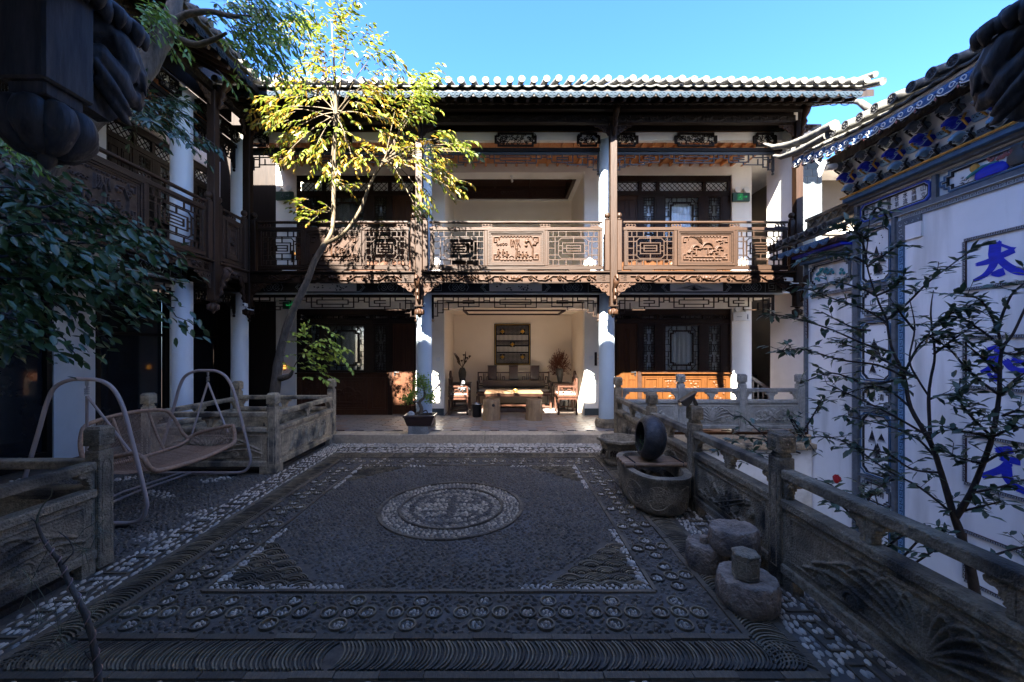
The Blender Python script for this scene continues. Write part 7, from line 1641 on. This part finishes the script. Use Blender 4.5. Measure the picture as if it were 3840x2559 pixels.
c1 = camellia('dark camellia tree in the sunken garden before the painted wall with forked trunks', P(3660, 2250, 3.1),
 [([(3680,2420,3.1),(3645,2160,3.1),(3600,2000,3.1),(3575,1930,3.1),(3529,1774,3.1),(3489,1660,3.1),(3414,1529,3.15),(3391,1414,3.2),(3342,1300,3.25),(3325,1200,3.3)], [.055,.048,.042,.036,.03,.026,.022,.019,.016,.012]),
  ([(3325,1200,3.3),(3285,1110,3.3),(3250,990,3.3),(3255,890,3.3),(3262,800,3.3)], [.012,.01,.008,.006,.004]), ([(3489,1655,3.1),(3482,1500,3.1),(3490,1420,3.1),(3505,1330,3.1),(3490,1180,3.15),(3500,1090,3.2)], [.02,.016,.014,.012,.009,.004]),
  ([(3485,1490,3.1),(3440,1420,3.1),(3410,1350,3.1),(3430,1230,3.15),(3410,1120,3.2)], [.012,.011,.01,.008,.004])],
 [[(3325,1210,3.3),(3240,1160,3.4),(3150,1130,3.5),(3030,1085,3.6)],[(3340,1320,3.3),(3240,1290,3.35),(3100,1230,3.5),(2960,1190,3.6),(2890,1180,3.6)],[(3391,1414,3.2),(3290,1370,3.3),(3150,1350,3.4),(3010,1310,3.5),(2930,1320,3.5)],[(3391,1420,3.2),(3250,1440,3.3),(3120,1400,3.4),(3000,1440,3.5)],[(3250,990,3.3),(3190,960,3.3),(3090,950,3.4),(2990,980,3.4)],[(3255,900,3.3),(3200,870,3.3),(3130,850,3.3)],[(3262,820,3.3),(3290,780,3.2),(3330,820,3.2)],[(3250,1000,3.3),(3310,960,3.3),(3370,920,3.2)],[(3285,1110,3.3),(3220,1080,3.4),(3120,1060,3.5),(3060,1100,3.5)],[(3285,1110,3.3),(3350,1080,3.2),(3390,1030,3.2)],[(3325,1200,3.3),(3400,1140,3.2),(3480,1060,3.1),(3560,1000,3.1),(3640,940,3.0)],[(3490,1240,3.1),(3560,1180,3.0),(3640,1150,3.0)],[(3430,1240,3.15),(3380,1180,3.2),(3360,1150,3.2)],[(3500,1330,3.1),(3580,1270,3.0),(3640,1230,3.0)],[(3482,1500,3.1),(3540,1480,3.0),(3600,1490,2.9)],[(3489,1640,3.1),(3350,1560,3.2),(3230,1500,3.3),(3100,1440,3.4)],[(3440,1420,3.1),(3330,1360,3.2),(3220,1310,3.3),(3130,1280,3.4)],[(3529,1774,3.1),(3420,1760,3.2),(3320,1700,3.3),(3190,1680,3.4)],[(3510,1720,3.1),(3430,1640,3.2),(3300,1590,3.3),(3160,1560,3.4)],[(3575,1930,3.1),(3450,1830,3.2),(3320,1760,3.3),(3150,1650,3.5),(3010,1640,3.6)],[(3262,1240,3.3),(3200,1230,3.3),(3080,1170,3.4)],[(3414,1529,3.15),(3300,1450,3.3),(3160,1480,3.4)],[(3391,1400,3.2),(3450,1290,3.1),(3540,1230,3.0)],[(3250,980,3.3),(3230,900,3.3),(3180,830,3.3)]], 300, 21)
c2_ = camellia('second dark camellia rising at the right edge in front of the blue characters', P(3700, 2100, 2.9),
 [([(3585,1940,3.1),(3640,1850,2.95),(3685,1740,2.9),(3720,1640,2.85),(3745,1490,2.85),(3755,1320,2.85),(3800,1250,2.85),(3860,1120,2.85)], [.034,.03,.026,.024,.02,.017,.014,.01])],
 [[(3755,1320,2.85),(3740,1240,2.85),(3680,1130,2.9),(3600,1100,2.9)],[(3755,1300,2.85),(3680,1240,2.9),(3590,1190,2.95),(3520,1200,3.0)],[(3745,1480,2.85),(3640,1400,2.9),(3560,1310,3.0),(3480,1260,3.0)],[(3745,1490,2.85),(3800,1430,2.8),(3860,1390,2.8)],[(3745,1400,2.85),(3680,1340,2.9),(3620,1290,2.9)],[(3720,1640,2.85),(3640,1560,2.9),(3600,1500,2.9),(3600,1420,2.95)],[(3685,1740,2.9),(3760,1700,2.8),(3850,1690,2.8)],[(3720,1640,2.85),(3790,1610,2.7),(3860,1600,2.7)],[(3640,1850,2.95),(3740,1830,2.8),(3840,1800,2.8)],[(3600,1920,3.1),(3680,1900,2.9),(3760,1880,2.8)],[(3720,1640,2.85),(3620,1620,2.9),(3530,1600,3.0)],[(3755,1320,2.85),(3800,1330,2.8),(3860,1310,2.8)],[(3740,1230,2.85),(3790,1110,2.8),(3860,1050,2.8)],[(3760,1560,2.8),(3820,1540,2.7),(3860,1560,2.7)],[(3685,1740,2.9),(3600,1720,2.95),(3540,1690,3.0)]], 200, 22)
c3_ = camellia('low camellia shrub with a red flower behind the near stone rail', P(3250, 2150, 3.3),
 [([(3300,2400,3.3),(3270,2150,3.3),(3220,1950,3.35),(3150,1850,3.4)], [.02,.016,.012,.006])],
 [[(3220,1950,3.35),(3130,1830,3.4),(3060,1800,3.4)],[(3230,1980,3.35),(3160,1900,3.3),(3090,1880,3.3)],[(3270,2100,3.3),(3300,1960,3.2),(3280,1850,3.2)],[(3220,1940,3.35),(3280,1840,3.3),(3350,1800,3.3)],[(3300,2200,3.3),(3480,2080,3.0),(3560,2030,2.9)],[(3300,2200,3.3),(3480,2000,3.0),(3620,2060,2.9)],[(3270,2100,3.3),(3400,2000,3.2),(3500,2020,3.1)],[(3000,1700,4.0),(2900,1660,4.0),(2780,1560,4.1)],[(2960,1720,4.0),(2860,1650,4.1),(2740,1650,4.2)],[(3000,1640,4.0),(3060,1540,4.0),(3080,1500,4.0)],[(2960,1800,3.9),(2870,1740,4.0),(2820,1700,4.0)],[(3000,1640,4.0),(2960,1560,4.0),(3060,1700,3.9)],[(2760,1750,4.1),(2720,1690,4.1),(2680,1690,4.2)],[(3640,2110,2.9),(3800,2060,2.8),(3860,2050,2.7)]], 80, 23)
fl = thing('camellia_flower', 'single red camellia bloom above the near stone rail', 'flower', tuple(P(3138, 1797, 3.3))); q = B()
for k in range(9): a = k*.7; q.lathe([(.002,-.01),(.022,.0),(.018,.01),(.004,.012)], 7, (.016*math.cos(a), .012*math.sin(a*1.3), .014*math.sin(a)), axis='y')
q.obj('petals', M['flower_red'], fl, smooth=60)
# --- bonsai
bk_ = tag(B().box(-1.75, -1.385, 7.25, 7.52, .146, .30).obj('stone_block', M['stone_light'], bevel=.006), 'square grey stone block at the platform edge carrying the bonsai pot', 'block')
bz = thing('bonsai', 'small dense bonsai tree in a low brown pot at the platform edge', 'bonsai', (-1.55, 7.38, .301))
q = B(); pr_ = [(.22,.14,0),(.225,.145,.02),(.27,.17,.15),(.285,.18,.155),(.285,.18,.19),(.26,.16,.19),(.25,.155,.16)]
vs = [(sx*a, sy*b_, z) for a, b_, z in pr_ for sx, sy in ((-1,-1),(1,-1),(1,1),(-1,1))]; fs = [(j*4+k, j*4+(k+1) % 4, (j+1)*4+(k+1) % 4, (j+1)*4+k) for j in range(6) for k in range(4)]+[(3,2,1,0),(24,25,26,27)]; q.add(vs, fs); pt = q.obj('pot', M['pot_brown'], bz, bevel=.005); B().box(-.24, .24, -.145, .145, .15, .175).obj('soil', M['soil'], pt)
rel_ = lambda x, y, Y=7.38: P(x, y, Y)-bz.location
q = B()
for pts, rs in (([(1572,1562),(1580,1535),(1572,1510),(1590,1490),(1592,1460),(1580,1430),(1572,1410)], [.05,.035,.03,.024,.02,.014,.006]), ([(1575,1515),(1550,1505),(1530,1500)], [.018,.012,.006]), ([(1592,1480),(1615,1490),(1630,1500)], [.016,.01,.005]), ([(1585,1545),(1600,1540),(1605,1560)], [.012,.012,.008]), ([(1570,1545),(1555,1555),(1550,1565)], [.014,.012,.01]), ([(1580,1440),(1560,1445),(1550,1440)], [.012,.008,.004])):
    P_, W_ = smooth_pts([tuple(rel_(*p)+Vector((0, R.uniform(-.03,.03), 0))) for p in pts], rs, 4); q.tube(P_, W_, 8)
q.obj('trunk', M['bark'], bz, smooth=70)
LB = Leaves()
for x, y, sx, sy, n in ((1575,1432,26,26,520),(1530,1495,24,15,420),(1617,1492,22,20,420),(1600,1450,18,20,240),(1550,1475,14,12,160)):
    for k in range(n): LB.add(P(R.gauss(x, sx*.62), R.gauss(y, sy*.6), 7.38+R.gauss(0, .08)), rv_(1), rv_(1), R.uniform(.028, .042), .6)
LB.build('foliage', M['leaf_mid'], bz); tag(B().lathe([(.02,0),(.06,.02),(.055,.06),(.02,.09),(.002,.095)], 9, (-.16, -.06, .17), sx=1.2).obj('accent_rock', M['stone_light'], bz, smooth=50))
# --- wired sapling with dry grass at the bottom left
ws_ = thing('wired_sapling', 'bare young branch wrapped in copper wire rising from the bottom left corner', 'sapling', tuple(P(365, 2700, 1.6)))
tp = [P(372,2720,1.62), P(370,2559,1.6), P(355,2440,1.6), P(322,2310,1.58), P(262,2190,1.58), P(225,2110,1.58), P(180,2050,1.58), P(152,2000,1.58), P(138,1955,1.58)]
trunk('stem', ws_, tp, [.0135,.0125,.0115,.0105,.009,.0075,.006,.0055,.005], 'bark', 5)
trunk('twig', ws_, [P(140,1960,1.58), P(146,1925,1.58), P(165,1890,1.58), P(192,1860,1.58), P(196,1830,1.58)], [.005,.003,.0025,.002,.001], 'grass_dry', 3, 5); trunk('twig', ws_, [P(232,2120,1.58), P(255,2095,1.58), P(275,2070,1.58), P(262,2030,1.58), P(228,2000,1.58), P(218,1996,1.58)], [.004,.003,.0025,.0022,.002,.001], 'bark', 3, 5); trunk('twig', ws_, [P(138,1958,1.58), P(125,1950,1.58), P(115,1943,1.58)], [.004,.002,.001], 'bark', 2, 5)
trunk('twig', ws_, [P(352,2480,1.6), P(330,2460,1.58), P(318,2440,1.57)], [.006,.004,.002], 'bark', 3, 5)
q = B(); P_, _ = smooth_pts([tuple(p) for p in rel(ws_, tp)], [1]*9, 16); hl = []
for i, p in enumerate(P_[8:-22]):
    p = Vector(p); r_ = .0145-.006*i/len(P_); t = i*.72; d = (Vector(P_[min(i+9, len(P_)-1)])-Vector(P_[i+7])).normalized(); u = d.cross(Vector((0,1,0))).normalized(); v = d.cross(u); hl.append(p+(u*math.cos(t)+v*math.sin(t))*r_)
q.tube(hl, .0022, 5); q.obj('copper_wire', M['brass_wire'] if 'brass_wire' in M else mat('brass_wire', (.42,.28,.25), (.3,.2,.18), 9, .35, metal=.7), ws_)
gt = thing('grass_tuft', 'sparse dry grass blades around the wired sapling in the bottom left corner', 'grass', tuple(P(320, 2600, 1.7))); q = B(); rr = random.Random(9)
for x, y, n, sp_2 in ((150,2330,14,90),(220,2400,12,90),(330,2350,12,90),(130,2180,8,70),(320,2060,12,70),(360,1980,9,60),(300,2280,10,70),(420,2300,8,90),(240,2150,8,50)):
    for k in range(n):
        x1, y1 = rr.gauss(x, sp_2), rr.gauss(y, sp_2*.9); x2, y2 = rr.gauss(x, 12), rr.gauss(y, 12); Yd = rr.uniform(1.6, 1.9); a, c = P(x2, y2, Yd), P(x1, y1, Yd+rr.gauss(0, .05)); m_ = a.lerp(c, .5)+Vector((0, 0, rr.uniform(0, .03))); pts = rel(gt, [a, m_, c]); q.tube(pts, [.0013, .0011, .0004], 3)
q.obj('grass_blades', M['grass_dry'], gt, kind='stuff'); gt['kind'] = 'stuff'
# potted greenery behind swing etc: fallen leaves on the paving
me = npmesh('fallen_leaf', Leaves.T, Leaves.Fc, M['leaf_yellow'], True)
for i, (x, y) in enumerate(((1580, 1711), (1180, 2270), (1095, 1880), (2130, 2440), (1460, 2050))):
    Yf = 1.7*F/(y-1310); o = link('fallen_leaf', me, None, ((x-1890)/F*Yf, Yf, .006), (0, 0, i*1.7), (.035, .018, .03)); tag(o, ('fallen yellow leaf on the tile border near the platform step', 'fallen leaf near the front medallions left of centre', 'fallen leaf beside the left edge of the mosaic field', 'fallen leaf on the front tile border right of centre', 'fallen leaf left of the round medallion')[i], 'leaf')
sc.collection  # end
